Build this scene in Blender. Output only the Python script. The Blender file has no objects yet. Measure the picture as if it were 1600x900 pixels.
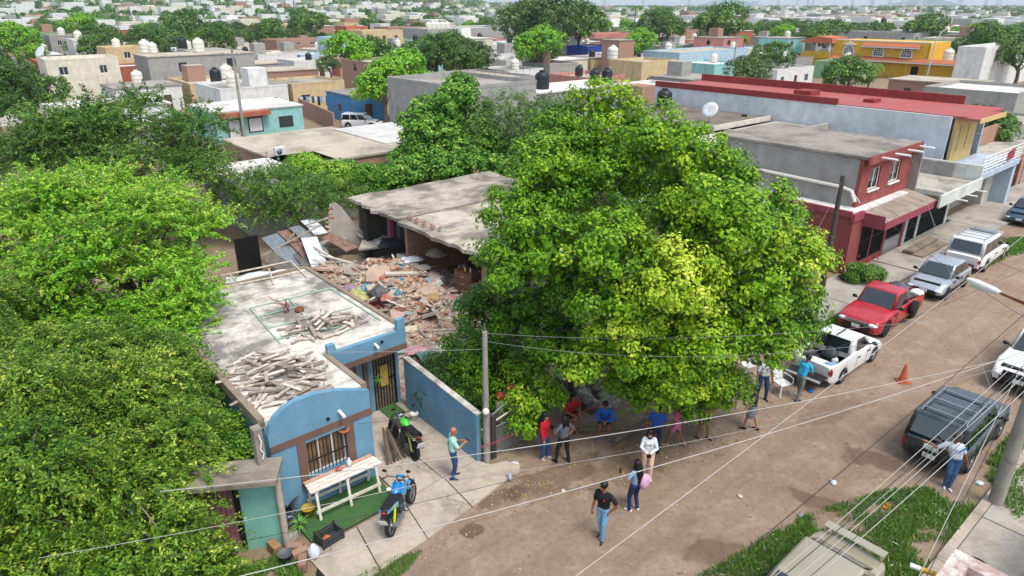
import bpy, bmesh, math, random
import numpy as np
from mathutils import Vector, Matrix, noise as mnoise

random.seed(7); RNG = np.random.default_rng(11)
SC = bpy.context.scene
COL = SC.collection
R = math.radians

# ------------------------------------------------------------------ camera
CAM_H, PITCH, FPX = 13.0, R(22.5), 1067.0
cam_d = bpy.data.cameras.new('camera'); cam_d.sensor_width = 36; cam_d.lens = 36 * FPX / 1600
cam_d.clip_start = .1; cam_d.clip_end = 30000
cam = bpy.data.objects.new('camera', cam_d); COL.objects.link(cam)
cam.location = (0, 0, CAM_H); cam.rotation_euler = (R(90) - PITCH, 0, 0)
SC.camera = cam

# ------------------------------------------------------------------ sky, sun, exposure
SUN_EL, SUN_AZ = R(62), R(140)          # azimuth clockwise from +Y
world = bpy.data.worlds.new('World'); SC.world = world; world.use_nodes = True
wn = world.node_tree; wn.nodes.clear()
sky = wn.nodes.new('ShaderNodeTexSky'); sky.sky_type = 'NISHITA'; sky.sun_disc = False
sky.sun_elevation = SUN_EL; sky.sun_rotation = SUN_AZ
sky.air_density = 1.0; sky.dust_density = 2.0; sky.ozone_density = 1.0
bg = wn.nodes.new('ShaderNodeBackground'); bg.inputs[1].default_value = .12
wo = wn.nodes.new('ShaderNodeOutputWorld')
# a thin even veil of bright cloud over the clear sky
veil = wn.nodes.new('ShaderNodeMixRGB'); veil.blend_type = 'ADD'; veil.inputs[0].default_value = 1; veil.inputs[2].default_value = (2.3, 2.5, 2.6, 1)
wn.links.new(sky.outputs[0], veil.inputs[1]); wn.links.new(veil.outputs[0], bg.inputs[0]); wn.links.new(bg.outputs[0], wo.inputs[0])
sun_d = bpy.data.lights.new('sun', 'SUN'); sun_d.energy = 2.2; sun_d.angle = R(24); sun_d.color = (1, .965, .91)
sun = bpy.data.objects.new('sun', sun_d); COL.objects.link(sun)
_sd = Vector((math.sin(SUN_AZ) * math.cos(SUN_EL), math.cos(SUN_AZ) * math.cos(SUN_EL), math.sin(SUN_EL)))
sun.rotation_euler = (-_sd).to_track_quat('-Z', 'Y').to_euler(); sun.location = _sd * 60
vs = SC.view_settings; SC.display_settings.display_device = 'sRGB'
vs.view_transform = 'Standard'; vs.look = 'None'; vs.gamma = 1; vs.use_curve_mapping = False
vs.exposure = .64
SC.cycles.use_denoising = True
SC.cycles.max_bounces = 5; SC.cycles.diffuse_bounces = 3; SC.cycles.glossy_bounces = 2
SC.cycles.transmission_bounces = 4; SC.cycles.transparent_max_bounces = 6; SC.cycles.volume_bounces = 0

# ------------------------------------------------------------------ the street's own frame: s along the street, t away from it into the lots
ANG = R(40.5); ORG = (-1.14, 17.28); CA, SA = math.cos(ANG), math.sin(ANG)
def W(s, t, z=0.0): return Vector((ORG[0] + s * CA - t * SA, ORG[1] + s * SA + t * CA, z))
def P(x, y, z=0.0):
    "point of the place at height z, surveyed from a pixel of the photograph"
    u = (x - 800) / FPX; v = (y - 450) / FPX
    d = (u, math.cos(PITCH) - v * math.sin(PITCH), -math.sin(PITCH) - v * math.cos(PITCH))
    k = (z - CAM_H) / d[2]
    return Vector((d[0] * k, d[1] * k, z))
def PD(x, y, Y):
    "point of the place at ground distance Y"
    u = (x - 800) / FPX; v = (y - 450) / FPX
    d = (u, math.cos(PITCH) - v * math.sin(PITCH), -math.sin(PITCH) - v * math.cos(PITCH))
    k = Y / d[1]
    return Vector((d[0] * k, Y, CAM_H + d[2] * k))
def ST(x, y, z=0.0):
    p = P(x, y, z); dx, dy = p.x - ORG[0], p.y - ORG[1]
    return dx * CA + dy * SA, -dx * SA + dy * CA
def toST(p):
    dx, dy = p[0] - ORG[0], p[1] - ORG[1]
    return dx * CA + dy * SA, -dx * SA + dy * CA

# ------------------------------------------------------------------ mesh builder
class MB:
    def __init__(s, T=None): s.v = []; s.f = []; s.m = []; s.sm = []; s.T = T
    def add(s, vs, fs, m=0, smooth=False):
        o = len(s.v)
        s.v += [tuple(s.T @ Vector(p)) for p in vs] if s.T is not None else [tuple(p) for p in vs]
        for f in fs: s.f.append([i + o for i in f]); s.m.append(m); s.sm.append(smooth)
        return s
    def box(s, x0, x1, y0, y1, z0, z1, m=0):
        v = [(x0,y0,z0),(x1,y0,z0),(x1,y1,z0),(x0,y1,z0),(x0,y0,z1),(x1,y0,z1),(x1,y1,z1),(x0,y1,z1)]
        return s.add(v, [(3,2,1,0),(4,5,6,7),(0,1,5,4),(1,2,6,5),(2,3,7,6),(3,0,4,7)], m)
    def ob(s, c, sz, M, m=0):
        "box of size sz centred at c, turned by the matrix M"
        v = [Vector(c) + M @ Vector((a * sz[0] / 2, b * sz[1] / 2, d * sz[2] / 2)) for a, b, d in
             [(-1,-1,-1),(1,-1,-1),(1,1,-1),(-1,1,-1),(-1,-1,1),(1,-1,1),(1,1,1),(-1,1,1)]]
        return s.add(v, [(3,2,1,0),(4,5,6,7),(0,1,5,4),(1,2,6,5),(2,3,7,6),(3,0,4,7)], m)
    def beam(s, a, b, w, h, m=0, roll=0):
        "a bar of section w x h from a to b"
        a, b = Vector(a), Vector(b); d = b - a
        q = d.to_track_quat('X', 'Z').to_matrix() @ Matrix.Rotation(roll, 3, 'X')
        return s.ob((a + b) / 2, (d.length, w, h), q, m)
    def prism(s, poly, z0, z1, m=0, ax='z', smooth=False):
        "polygon extruded: ax z -> poly is (x,y); y -> (x,z) ; x -> (y,z)"
        def put(p, h):
            return (p[0], p[1], h) if ax == 'z' else (p[0], h, p[1]) if ax == 'y' else (h, p[0], p[1])
        n = len(poly); v = [put(p, z0) for p in poly] + [put(p, z1) for p in poly]
        fs = [tuple(range(n - 1, -1, -1)), tuple(range(n, 2 * n))] + [(i, (i + 1) % n, n + (i + 1) % n, n + i) for i in range(n)]
        return s.add(v, fs, m, smooth)
    def tube(s, pts, r, n=8, m=0, caps=True, smooth=True):
        pts = [Vector(p) for p in pts]; k = len(pts)
        rs = r if isinstance(r, (list, tuple)) else [r] * k
        vs = []; up = None
        for i, p in enumerate(pts):
            d = (pts[min(i + 1, k - 1)] - pts[max(i - 1, 0)])
            if d.length < 1e-9: d = Vector((0, 0, 1))
            d.normalize()
            if up is None: up = Vector((0, 0, 1)) if abs(d.z) < .9 else Vector((1, 0, 0))
            a = d.cross(up)
            if a.length < 1e-4: a = d.cross(Vector((.31, .95, .1)))
            a.normalize(); b = d.cross(a); up = -b if b.length else up
            up = a.cross(d)
            for j in range(n):
                th = 2 * math.pi * j / n
                vs.append(p + (a * math.cos(th) + b * math.sin(th)) * rs[i])
        fs = []
        for i in range(k - 1):
            for j in range(n):
                j2 = (j + 1) % n; fs.append((i * n + j, i * n + j2, (i + 1) * n + j2, (i + 1) * n + j))
        s.add(vs, fs, m, smooth)
        if caps: s.add([vs[j] for j in range(n)] + [vs[(k - 1) * n + j] for j in range(n)], [tuple(range(n - 1, -1, -1)), tuple(range(n, 2 * n))], m)
        return s
    def lathe(s, prof, n=16, c=(0, 0, 0), m=0, M=None, smooth=True):
        c = Vector(c); vs = []; k = len(prof)
        for r, z in prof:
            for j in range(n):
                th = 2 * math.pi * j / n; p = Vector((r * math.cos(th), r * math.sin(th), z))
                vs.append(c + (M @ p if M is not None else p))
        fs = [(i * n + j, i * n + (j + 1) % n, (i + 1) * n + (j + 1) % n, (i + 1) * n + j) for i in range(k - 1) for j in range(n)]
        fs += [tuple(range(n - 1, -1, -1)), tuple(range((k - 1) * n, k * n))]
        return s.add(vs, fs, m, smooth)
    def ell(s, c, r, nu=12, nv=8, m=0, M=None, wob=0, seed=0):
        c = Vector(c); r = (r, r, r) if not isinstance(r, (tuple, list)) else r
        vs = []
        for i in range(nv + 1):
            ph = math.pi * i / nv
            for j in range(nu):
                th = 2 * math.pi * j / nu
                p = Vector((math.sin(ph) * math.cos(th), math.sin(ph) * math.sin(th), math.cos(ph)))
                k = 1 + wob * mnoise.noise(p * 1.7 + Vector((seed * 3.1, seed, 0))) if wob else 1
                p = Vector((p.x * r[0] * k, p.y * r[1] * k, p.z * r[2] * k))
                vs.append(c + (M @ p if M is not None else p))
        fs = [(i * nu + j, (i + 1) * nu + j, (i + 1) * nu + (j + 1) % nu, i * nu + (j + 1) % nu) for i in range(nv) for j in range(nu)]
        return s.add(vs, fs, m, True)
    def build(s, name, mats, parent=None, loc=None, rz=0):
        me = bpy.data.meshes.new(name)
        me.from_pydata(s.v, [], s.f); me.validate(verbose=False)
        mats = mats if isinstance(mats, (list, tuple)) else [mats]
        for q in mats: me.materials.append(q)
        if len(me.polygons) == len(s.m):
            me.polygons.foreach_set('material_index', s.m); me.polygons.foreach_set('use_smooth', s.sm)
        o = bpy.data.objects.new(name, me); COL.objects.link(o)
        if parent is not None: o.parent = parent
        if loc is not None: o.location = loc
        if rz: o.rotation_euler.z = rz
        return o

def smooth_bevel(o, w, seg=2):
    bm = bmesh.new(); bm.from_mesh(o.data)
    bmesh.ops.remove_doubles(bm, verts=bm.verts, dist=1e-4)
    bmesh.ops.bevel(bm, geom=list(bm.edges), offset=w, segments=seg, affect='EDGES', clamp_overlap=True, profile=.6)
    bm.to_mesh(o.data); bm.free(); return o

def tag(o, label=None, cat=None, group=None, kind=None):
    if label: o['label'] = label
    if cat: o['category'] = cat
    if group: o['group'] = group
    if kind: o['kind'] = kind
    return o
def thing(name, label, cat, loc=(0, 0, 0), rz=0, group=None):
    o = bpy.data.objects.new(name, None); COL.objects.link(o); o.empty_display_size = .2
    o.location = loc; o.rotation_euler.z = rz
    return tag(o, label, cat, group)
def thing_st(name, label, cat, s, t, group=None, z=0): return thing(name, label, cat, W(s, t, z), ANG, group)
def dup(root, loc=None, rz=None, label=None, scale=None):
    kids = {}
    def cp(o, par):
        c = o.copy(); COL.objects.link(c); c.parent = par
        for ch in list(o.children): cp(ch, c)
        return c
    r = cp(root, None)
    if loc is not None: r.location = loc
    if rz is not None: r.rotation_euler.z = rz
    if scale is not None: r.scale = (scale,) * 3 if not isinstance(scale, (tuple, list)) else scale
    if label: r['label'] = label
    return r

# ------------------------------------------------------------------ materials
def lin(h):
    h = h.lstrip('#'); c = [int(h[i:i + 2], 16) / 255 for i in (0, 2, 4)]
    return tuple(x / 12.92 if x < .04045 else ((x + .055) / 1.055) ** 2.4 for x in c) + (1,)
class NT:
    def __init__(s, name):
        s.m = bpy.data.materials.new(name); s.m.use_nodes = True; s.t = s.m.node_tree
        s.b = s.t.nodes['Principled BSDF']; s.out = s.t.nodes['Material Output']
    def n(s, kind, **kw):
        o = s.t.nodes.new('ShaderNode' + kind)
        for k, v in kw.items():
            if k.startswith('i_'):
                key = k[2:]; key = int(key) if key.isdigit() else key.replace('_', ' ')
                o.inputs[key].default_value = v
            else: setattr(o, k, v)
        return o
    def l(s, a, b): s.t.links.new(a, b)
    def coord(s, scale=(1, 1, 1), kind='Object'):
        tc = s.n('TexCoord'); mp = s.n('Mapping'); mp.inputs['Scale'].default_value = scale
        s.l(tc.outputs[kind], mp.inputs[0]); return mp.outputs[0]
    def noise(s, vec, scale, detail=4, rough=.55):
        o = s.n('TexNoise'); o.inputs['Scale'].default_value = scale; o.inputs['Detail'].default_value = detail
        o.inputs['Roughness'].default_value = rough
        if vec is not None: s.l(vec, o.inputs['Vector'])
        return o.outputs[0]
    def ramp(s, fac, stops):
        o = s.n('ValToRGB'); e = o.color_ramp.elements
        while len(e) < len(stops): e.new(.5)
        for q, (p, c) in zip(e, stops): q.position = p; q.color = c if len(c) == 4 else tuple(c) + (1,)
        s.l(fac, o.inputs[0]); return o.outputs[0]
    def mix(s, fac, a, b, mode='MIX'):
        o = s.n('MixRGB', blend_type=mode)
        for i, q in ((0, fac), (1, a), (2, b)):
            if hasattr(q, 'links'): s.l(q, o.inputs[i])
            else: o.inputs[i].default_value = q
        return o.outputs[0]
    def bump(s, h, strength=.3, dist=.02):
        o = s.n('Bump'); o.inputs['Strength'].default_value = strength; o.inputs['Distance'].default_value = dist
        s.l(h, o.inputs['Height']); s.l(o.outputs[0], s.b.inputs['Normal'])
MC = {}
def g4(x): return (x, x, x, 1)
def plain(name, h, rough=.6, metal=0, var=.12, scale=6, spec=.4, coat=0, bump=0):
    key = ('plain', name, h, rough, metal)
    if key in MC: return MC[key]
    q = NT(name); c = lin(h)
    v = q.coord(); n = q.noise(v, scale, 5)
    dk = tuple(x * (1 - var) for x in c[:3]) + (1,); lt = tuple(min(1, x * (1 + var)) for x in c[:3]) + (1,)
    q.l(q.ramp(n, [(.3, dk), (.7, lt)]), q.b.inputs['Base Color'])
    q.b.inputs['Roughness'].default_value = rough; q.b.inputs['Metallic'].default_value = metal
    q.b.inputs['Specular IOR Level'].default_value = spec; q.b.inputs['Coat Weight'].default_value = coat
    if bump: q.bump(n, bump, .02)
    MC[key] = q.m; return q.m
def plaster(name, h, stain=.45, h2=None, scale=1.0, rough=.9):
    "rendered wall: mottled paint, run-down streaks, chipped spots of bare render"
    key = ('plaster', name, h, stain, h2)
    if key in MC: return MC[key]
    q = NT(name); c = lin(h); v = q.coord()
    n1 = q.noise(v, 1.3 * scale, 6, .6); n2 = q.noise(q.coord((1.1, 1.1, .3)), 1.7 * scale, 7, .68); n3 = q.noise(v, 14 * scale, 4)
    base = q.ramp(n1, [(.3, tuple(x * .8 for x in c[:3])), (.7, tuple(min(1, x * 1.1) for x in c[:3]))])
    gr = lin(h2 or '#6d675e')
    m = q.ramp(n2, [(.52, g4(0)), (.72, g4(stain))])
    base = q.mix(m, base, gr)
    ch = q.ramp(n3, [(.70, g4(0)), (.76, g4(.55 * stain))])
    base = q.mix(ch, base, lin('#b0a698'))
    q.l(base, q.b.inputs['Base Color']); q.b.inputs['Roughness'].default_value = rough
    q.b.inputs['Specular IOR Level'].default_value = .2
    q.bump(n3, .25, .015); MC[key] = q.m; return q.m
def slabmat(name, h, hd='#5d5850', amt=.75, scale=.55, lo=.45, hi=.62, rough=.9):
    "old concrete: light ground with dark weathered mottling, fine cracks"
    key = ('slab', name, h, hd, amt)
    if key in MC: return MC[key]
    q = NT(name); v = q.coord()
    n1 = q.noise(v, scale, 8, .68); n2 = q.noise(v, scale * 9, 5, .6); n3 = q.noise(q.coord((.5, 2.5, 1)), scale * 3, 6, .65)
    c = lin(h)
    base = q.ramp(n2, [(.25, tuple(x * .82 for x in c[:3])), (.75, tuple(min(1, x * 1.08) for x in c[:3]))])
    m = q.ramp(n1, [(lo, g4(0)), (hi, g4(amt))]); base = q.mix(m, base, lin(hd))
    m2 = q.ramp(n3, [(.56, g4(0)), (.7, g4(amt * .6))]); base = q.mix(m2, base, lin(hd))
    vo = q.n('TexVoronoi', feature='DISTANCE_TO_EDGE'); vo.inputs['Scale'].default_value = .3
    vd = q.n('MixRGB', blend_type='ADD'); vd.inputs[0].default_value = .55
    nz = q.n('TexNoise'); nz.inputs['Scale'].default_value = 2.5; q.l(v, nz.inputs['Vector'])
    q.l(v, vd.inputs[1]); q.l(nz.outputs[1], vd.inputs[2]); q.l(vd.outputs[0], vo.inputs['Vector'])
    cr = q.mix(1, q.ramp(vo.outputs[0], [(.002, g4(.6)), (.006, g4(0))]), q.ramp(n1, [(.42, g4(0)), (.55, g4(1))]), 'MULTIPLY'); base = q.mix(cr, base, lin('#4a443c'))
    q.l(base, q.b.inputs['Base Color']); q.b.inputs['Roughness'].default_value = rough
    q.b.inputs['Specular IOR Level'].default_value = .2; q.bump(n2, .3, .02)
    MC[key] = q.m; return q.m
def brickmat(name, h='#a8694c', mortar='#a99c8c', sc=1.0, axis='x'):
    "brickwork too far off to tell the bricks apart"
    key = ('brick', name, h)
    if key in MC: return MC[key]
    q = NT(name); tc = q.n('TexCoord'); sp = q.n('SeparateXYZ'); q.l(tc.outputs['Object'], sp.inputs[0])
    ad = q.n('Math', operation='ADD'); q.l(sp.outputs[0], ad.inputs[0]); q.l(sp.outputs[1], ad.inputs[1])
    cb = q.n('CombineXYZ'); q.l(ad.outputs[0], cb.inputs[0]); q.l(sp.outputs[2], cb.inputs[1])
    b = q.n('TexBrick'); q.l(cb.outputs[0], b.inputs['Vector'])
    c = lin(h); b.inputs['Color1'].default_value = c; b.inputs['Color2'].default_value = tuple(x * .7 for x in c[:3]) + (1,)
    b.inputs['Mortar'].default_value = lin(mortar); b.inputs['Scale'].default_value = 1
    b.inputs['Brick Width'].default_value = .26 * sc; b.inputs['Row Height'].default_value = .085 * sc; b.inputs['Mortar Size'].default_value = .012
    n = q.noise(tc.outputs['Object'], .9, 6, .65); st = q.ramp(n, [(.5, g4(0)), (.75, g4(.5))])
    q.l(q.mix(st, b.outputs[0], lin('#7d6c5c')), q.b.inputs['Base Color']); q.b.inputs['Roughness'].default_value = .92
    q.bump(b.outputs[1], -.4, .01); MC[key] = q.m; return q.m
def paint(name, h, rough=.28, metal=0.0, dust=.25):
    "car paint under a film of road dust"
    key = ('paint', name, h)
    if key in MC: return MC[key]
    q = NT(name); v = q.coord(); n = q.noise(v, 2.2, 6, .65); c = lin(h)
    m = q.ramp(n, [(.45, g4(0)), (.75, g4(dust))])
    q.l(q.mix(m, c, lin('#a8957f')), q.b.inputs['Base Color'])
    q.l(q.ramp(n, [(.4, g4(rough)), (.8, g4(min(1, rough + .35)))]), q.b.inputs['Roughness'])
    q.b.inputs['Metallic'].default_value = metal; q.b.inputs['Coat Weight'].default_value = .5; q.b.inputs['Coat Roughness'].default_value = .12
    MC[key] = q.m; return q.m
def glassmat(name='tinted_glass', h='#12171a', rough=.06):
    key = ('glass', name, h)
    if key in MC: return MC[key]
    q = NT(name); n = q.noise(q.coord(), 3, 3); c = lin(h)
    q.l(q.ramp(n, [(.3, c), (.8, tuple(x * 2.2 for x in c[:3]))]), q.b.inputs['Base Color'])
    q.b.inputs['Roughness'].default_value = rough; q.b.inputs['Specular IOR Level'].default_value = .9
    q.b.inputs['Coat Weight'].default_value = .6; q.b.inputs['Coat Roughness'].default_value = .03
    MC[key] = q.m; return q.m
def leafmat(name, stops, trans=.26, gloss=.12):
    "leaves: every leaf has a colour of its own, light comes through the blade"
    q = NT(name); a = q.n('Attribute', attribute_name='tint')
    c = q.ramp(a.outputs['Fac'], [(p, lin(h)) for p, h in stops])
    q.t.nodes.remove(q.b)
    d = q.n('BsdfDiffuse'); tr = q.n('BsdfTranslucent'); gl = q.n('BsdfGlossy'); gl.inputs['Roughness'].default_value = .45
    q.l(c, d.inputs[0]); br = q.mix(1, c, (1.05, 1.05, .5, 1), 'MULTIPLY'); q.l(br, tr.inputs[0])
    m1 = q.n('MixShader'); m1.inputs[0].default_value = trans; q.l(d.outputs[0], m1.inputs[1]); q.l(tr.outputs[0], m1.inputs[2])
    fr = q.n('Fresnel'); mu = q.n('Math', operation='MULTIPLY'); mu.inputs[1].default_value = gloss * 4; q.l(fr.outputs[0], mu.inputs[0])
    m2 = q.n('MixShader'); q.l(mu.outputs[0], m2.inputs[0]); q.l(m1.outputs[0], m2.inputs[1]); q.l(gl.outputs[0], m2.inputs[2])
    q.l(m2.outputs[0], q.out.inputs[0]); return q.m
# ------------------------------------------------------------------ ground and street
def dirt(name, ca, cb, spots=(), pale=None):
    q = NT(name); v = q.coord()
    n1 = q.noise(v, .35, 8, .62); n2 = q.noise(v, 6, 6, .7); n3 = q.noise(q.coord((1, 1, 1)), 38, 3, .6); n4 = q.noise(v, 1.4, 6, .6)
    base = q.ramp(n1, [(.3, lin(ca)), (.7, lin(cb))])
    base = q.mix(q.ramp(n4, [(.5, g4(0)), (.72, g4(.45))]), base, lin(pale or '#b7a08a'))
    base = q.mix(q.ramp(n2, [(.3, g4(.45)), (.55, g4(0))]), base, lin('#5f4b3c'))
    base = q.mix(q.ramp(n3, [(.62, g4(0)), (.7, g4(.5))]), base, lin('#c9b9a5'))
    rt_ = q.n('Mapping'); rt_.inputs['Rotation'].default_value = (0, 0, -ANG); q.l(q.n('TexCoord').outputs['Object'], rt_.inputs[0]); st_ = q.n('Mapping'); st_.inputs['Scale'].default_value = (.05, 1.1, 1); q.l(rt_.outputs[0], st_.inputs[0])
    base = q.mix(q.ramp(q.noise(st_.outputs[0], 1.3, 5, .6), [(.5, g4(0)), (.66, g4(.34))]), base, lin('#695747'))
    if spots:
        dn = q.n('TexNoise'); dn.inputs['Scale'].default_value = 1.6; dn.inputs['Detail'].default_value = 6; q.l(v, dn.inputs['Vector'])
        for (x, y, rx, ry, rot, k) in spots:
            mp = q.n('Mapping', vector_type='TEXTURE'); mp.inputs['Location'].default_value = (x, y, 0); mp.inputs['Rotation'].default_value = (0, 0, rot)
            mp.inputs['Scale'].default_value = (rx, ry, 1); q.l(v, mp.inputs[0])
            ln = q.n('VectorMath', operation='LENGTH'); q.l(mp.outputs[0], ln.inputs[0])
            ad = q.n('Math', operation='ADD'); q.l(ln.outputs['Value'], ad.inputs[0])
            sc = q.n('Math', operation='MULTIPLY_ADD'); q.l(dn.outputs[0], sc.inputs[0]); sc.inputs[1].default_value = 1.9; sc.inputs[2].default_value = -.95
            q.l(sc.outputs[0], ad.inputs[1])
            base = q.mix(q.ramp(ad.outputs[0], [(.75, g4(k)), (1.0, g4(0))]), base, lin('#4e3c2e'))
    q.l(base, q.b.inputs['Base Color']); q.b.inputs['Roughness'].default_value = .95; q.b.inputs['Specular IOR Level'].default_value = .15
    h = q.mix(.5, n2, n3); q.bump(h, .5, .05); return q.m

mb = MB(); mb.add([(-9000, -60, 0), (9000, -60, 0), (9000, 14000, 0), (-9000, 14000, 0)], [(0, 1, 2, 3)])
tag(mb.build('ground', dirt('earth', '#7a6a55', '#8f7d66', pale='#9a917d')), kind='structure')
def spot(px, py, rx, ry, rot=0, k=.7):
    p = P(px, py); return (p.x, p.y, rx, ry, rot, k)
SPOTS = [spot(735, 830, .38, .28), spot(1358, 717, 1.0, .55, -.5, .6), spot(1272, 782, .9, .4, -.7, .55), spot(1110, 862, .9, .5, .3, .5),  # stains and leaf litter, plus patches of shade painted into the dirt colour
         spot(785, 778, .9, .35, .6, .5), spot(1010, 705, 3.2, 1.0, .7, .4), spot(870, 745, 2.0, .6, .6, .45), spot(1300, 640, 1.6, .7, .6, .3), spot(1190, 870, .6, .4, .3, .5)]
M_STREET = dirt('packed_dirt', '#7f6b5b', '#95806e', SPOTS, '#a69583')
def poly_st(name, pts, z, mat, thick=0, parent=None, kind=None):
    m = MB(); v = [W(s, t, z) for s, t in pts]
    if thick: m.prism([(p.x, p.y) for p in v], z - thick, z)
    else: m.add(v, [tuple(range(len(v)))])
    o = m.build(name, mat, parent)
    if kind: o['kind'] = kind
    return o
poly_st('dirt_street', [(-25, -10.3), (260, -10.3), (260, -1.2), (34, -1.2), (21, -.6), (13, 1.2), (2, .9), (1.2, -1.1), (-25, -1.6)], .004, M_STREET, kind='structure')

# concrete aprons, pavements and kerbs
M_CONC = slabmat('worn_concrete', '#b0a292', '#6f6355', .45, .9)
M_CONC2 = slabmat('sidewalk_concrete', '#a39b90', '#6c655b', .5, .7)
apron = MB()
def crack_slab(mb, pts, z, th):
    mb.prism([(W(s, t).x, W(s, t).y) for s, t in pts], z - th, z)
ap = thing('concrete_apron', None, None); ap['kind'] = 'structure'
for pts in ([(-2.55, 4.6), (-2.55, 1.95), (.12, 1.95), (.12, 4.6)], [(-2.55, 1.93), (-2.55, -.1), (-1.2, .05), (-1.22, 1.93)], [(-1.18, 1.93), (-1.18, .05), (.1, .06), (.1, 1.93)],
            [(-2.6, -.12), (-2.9, -1.75), (-1.3, -1.55), (-1.16, .03)], [(-1.13, .03), (-1.26, -1.55), (.25, -1.25), (.42, -.6), (.1, .04)],
            [(-4.1, -.15), (-4.4, -1.9), (-2.93, -1.77), (-2.64, -.12)], [(-5.6, -.2), (-5.5, -2.0), (-4.44, -1.92), (-4.14, -.16)]):
    m = MB(); crack_slab(m, pts, .07 + random.uniform(-.008, .008), .12); m.build('paving_slab', M_CONC, ap)
# grass mat in front of the blue house
q = NT('artificial_turf'); n = q.noise(q.coord(), 30, 3); q.l(q.ramp(n, [(.3, lin('#2b4c22')), (.7, lin('#416a35'))]), q.b.inputs['Base Color']); q.b.inputs['Roughness'].default_value = .95; q.bump(n, .8, .03)
M_TURF = q.m
o = poly_st('turf_mat', [(-5.35, 1.55), (-5.3, .1), (-4.6, -.08), (-2.75, .0), (-2.62, 1.3), (-2.72, 1.55)], .085, M_TURF, .012)
tag(o, 'dark green turf mat under the wooden bench table before the blue house', 'turf mat')
# pavement on the red house side, raised slabs
fp = thing('pavement', None, None); fp['kind'] = 'structure'
for (s0, s1, t0, t1, z) in [(14.5, 17.6, -1.9, 1.3, .16), (17.63, 20.4, -2.1, 1.3, .16), (20.43, 23.9, -2.2, .2, .17), (23.93, 27.2, -2.3, -.06, .16), (27.23, 30.6, -2.4, -.06, .2), (30.63, 34.2, -3.0, -.06, .18), (34.23, 38.6, -3.1, -.06, .17), (38.63, 43.5, -2.6, .4, .18), (43.53, 50, -2.4, .4, .15), (50.03, 58, -2.4, .4, .15)]:
    m = MB(); m.prism([(W(a, b).x, W(a, b).y) for a, b in ((s0, t0), (s1, t0), (s1, t1), (s0, t1))], 0, z); m.build('paving_slab', M_CONC2, fp)
# near side pavement with kerb
nk = thing('near_pavement', None, None); nk['kind'] = 'structure'
for k in range(16):
    s0 = -4 + k * 2.6
    m = MB(); m.prism([(W(a, b).x, W(a, b).y) for a, b in ((s0, -13.2), (s0 + 2.57, -13.2), (s0 + 2.57, -10.95), (s0, -10.95))], 0, .13 + random.uniform(-.006, .006)); m.build('paving_slab', M_CONC2, nk)
    m = MB(); m.prism([(W(a, b).x, W(a, b).y) for a, b in ((s0, -10.93), (s0 + 2.585, -10.93), (s0 + 2.585, -10.7), (s0, -10.7))], 0, .15 + random.uniform(-.006, .004)); m.build('kerb_stone', M_CONC, nk)

# ------------------------------------------------------------------ foliage
def unit(a): return a / np.maximum(np.linalg.norm(a, axis=1, keepdims=True), 1e-9)
def leaf_mesh(name, pos, nrm, size, tint, mat, parent=None, aspect=.5, fold=.18, long=None):
    n = len(pos); nrm = unit(nrm)
    if long is None: long = RNG.normal(size=(n, 3))
    a = unit(long - nrm * np.sum(long * nrm, axis=1, keepdims=True)); b = np.cross(nrm, a)
    L = size[:, None] * .5; wd = L * aspect
    v = np.empty((n, 4, 3), np.float32)
    v[:, 0] = pos + a * L; v[:, 2] = pos - a * L
    v[:, 1] = pos + b * wd + nrm * L * fold; v[:, 3] = pos - b * wd + nrm * L * fold
    me = bpy.data.meshes.new(name); me.vertices.add(4 * n); me.vertices.foreach_set('co', v.reshape(-1))
    me.loops.add(4 * n); me.loops.foreach_set('vertex_index', np.arange(4 * n, dtype=np.int32))
    me.polygons.add(n); me.polygons.foreach_set('loop_start', np.arange(0, 4 * n, 4, dtype=np.int32)); me.polygons.foreach_set('loop_total', np.full(n, 4, np.int32))
    at = me.attributes.new('tint', 'FLOAT', 'FACE'); at.data.foreach_set('value', np.clip(tint, 0, 1).astype(np.float32))
    me.materials.append(mat); me.update(); me.validate(verbose=False)
    o = bpy.data.objects.new(name, me); COL.objects.link(o)
    if parent is not None: o.parent = parent
    return o
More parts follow.
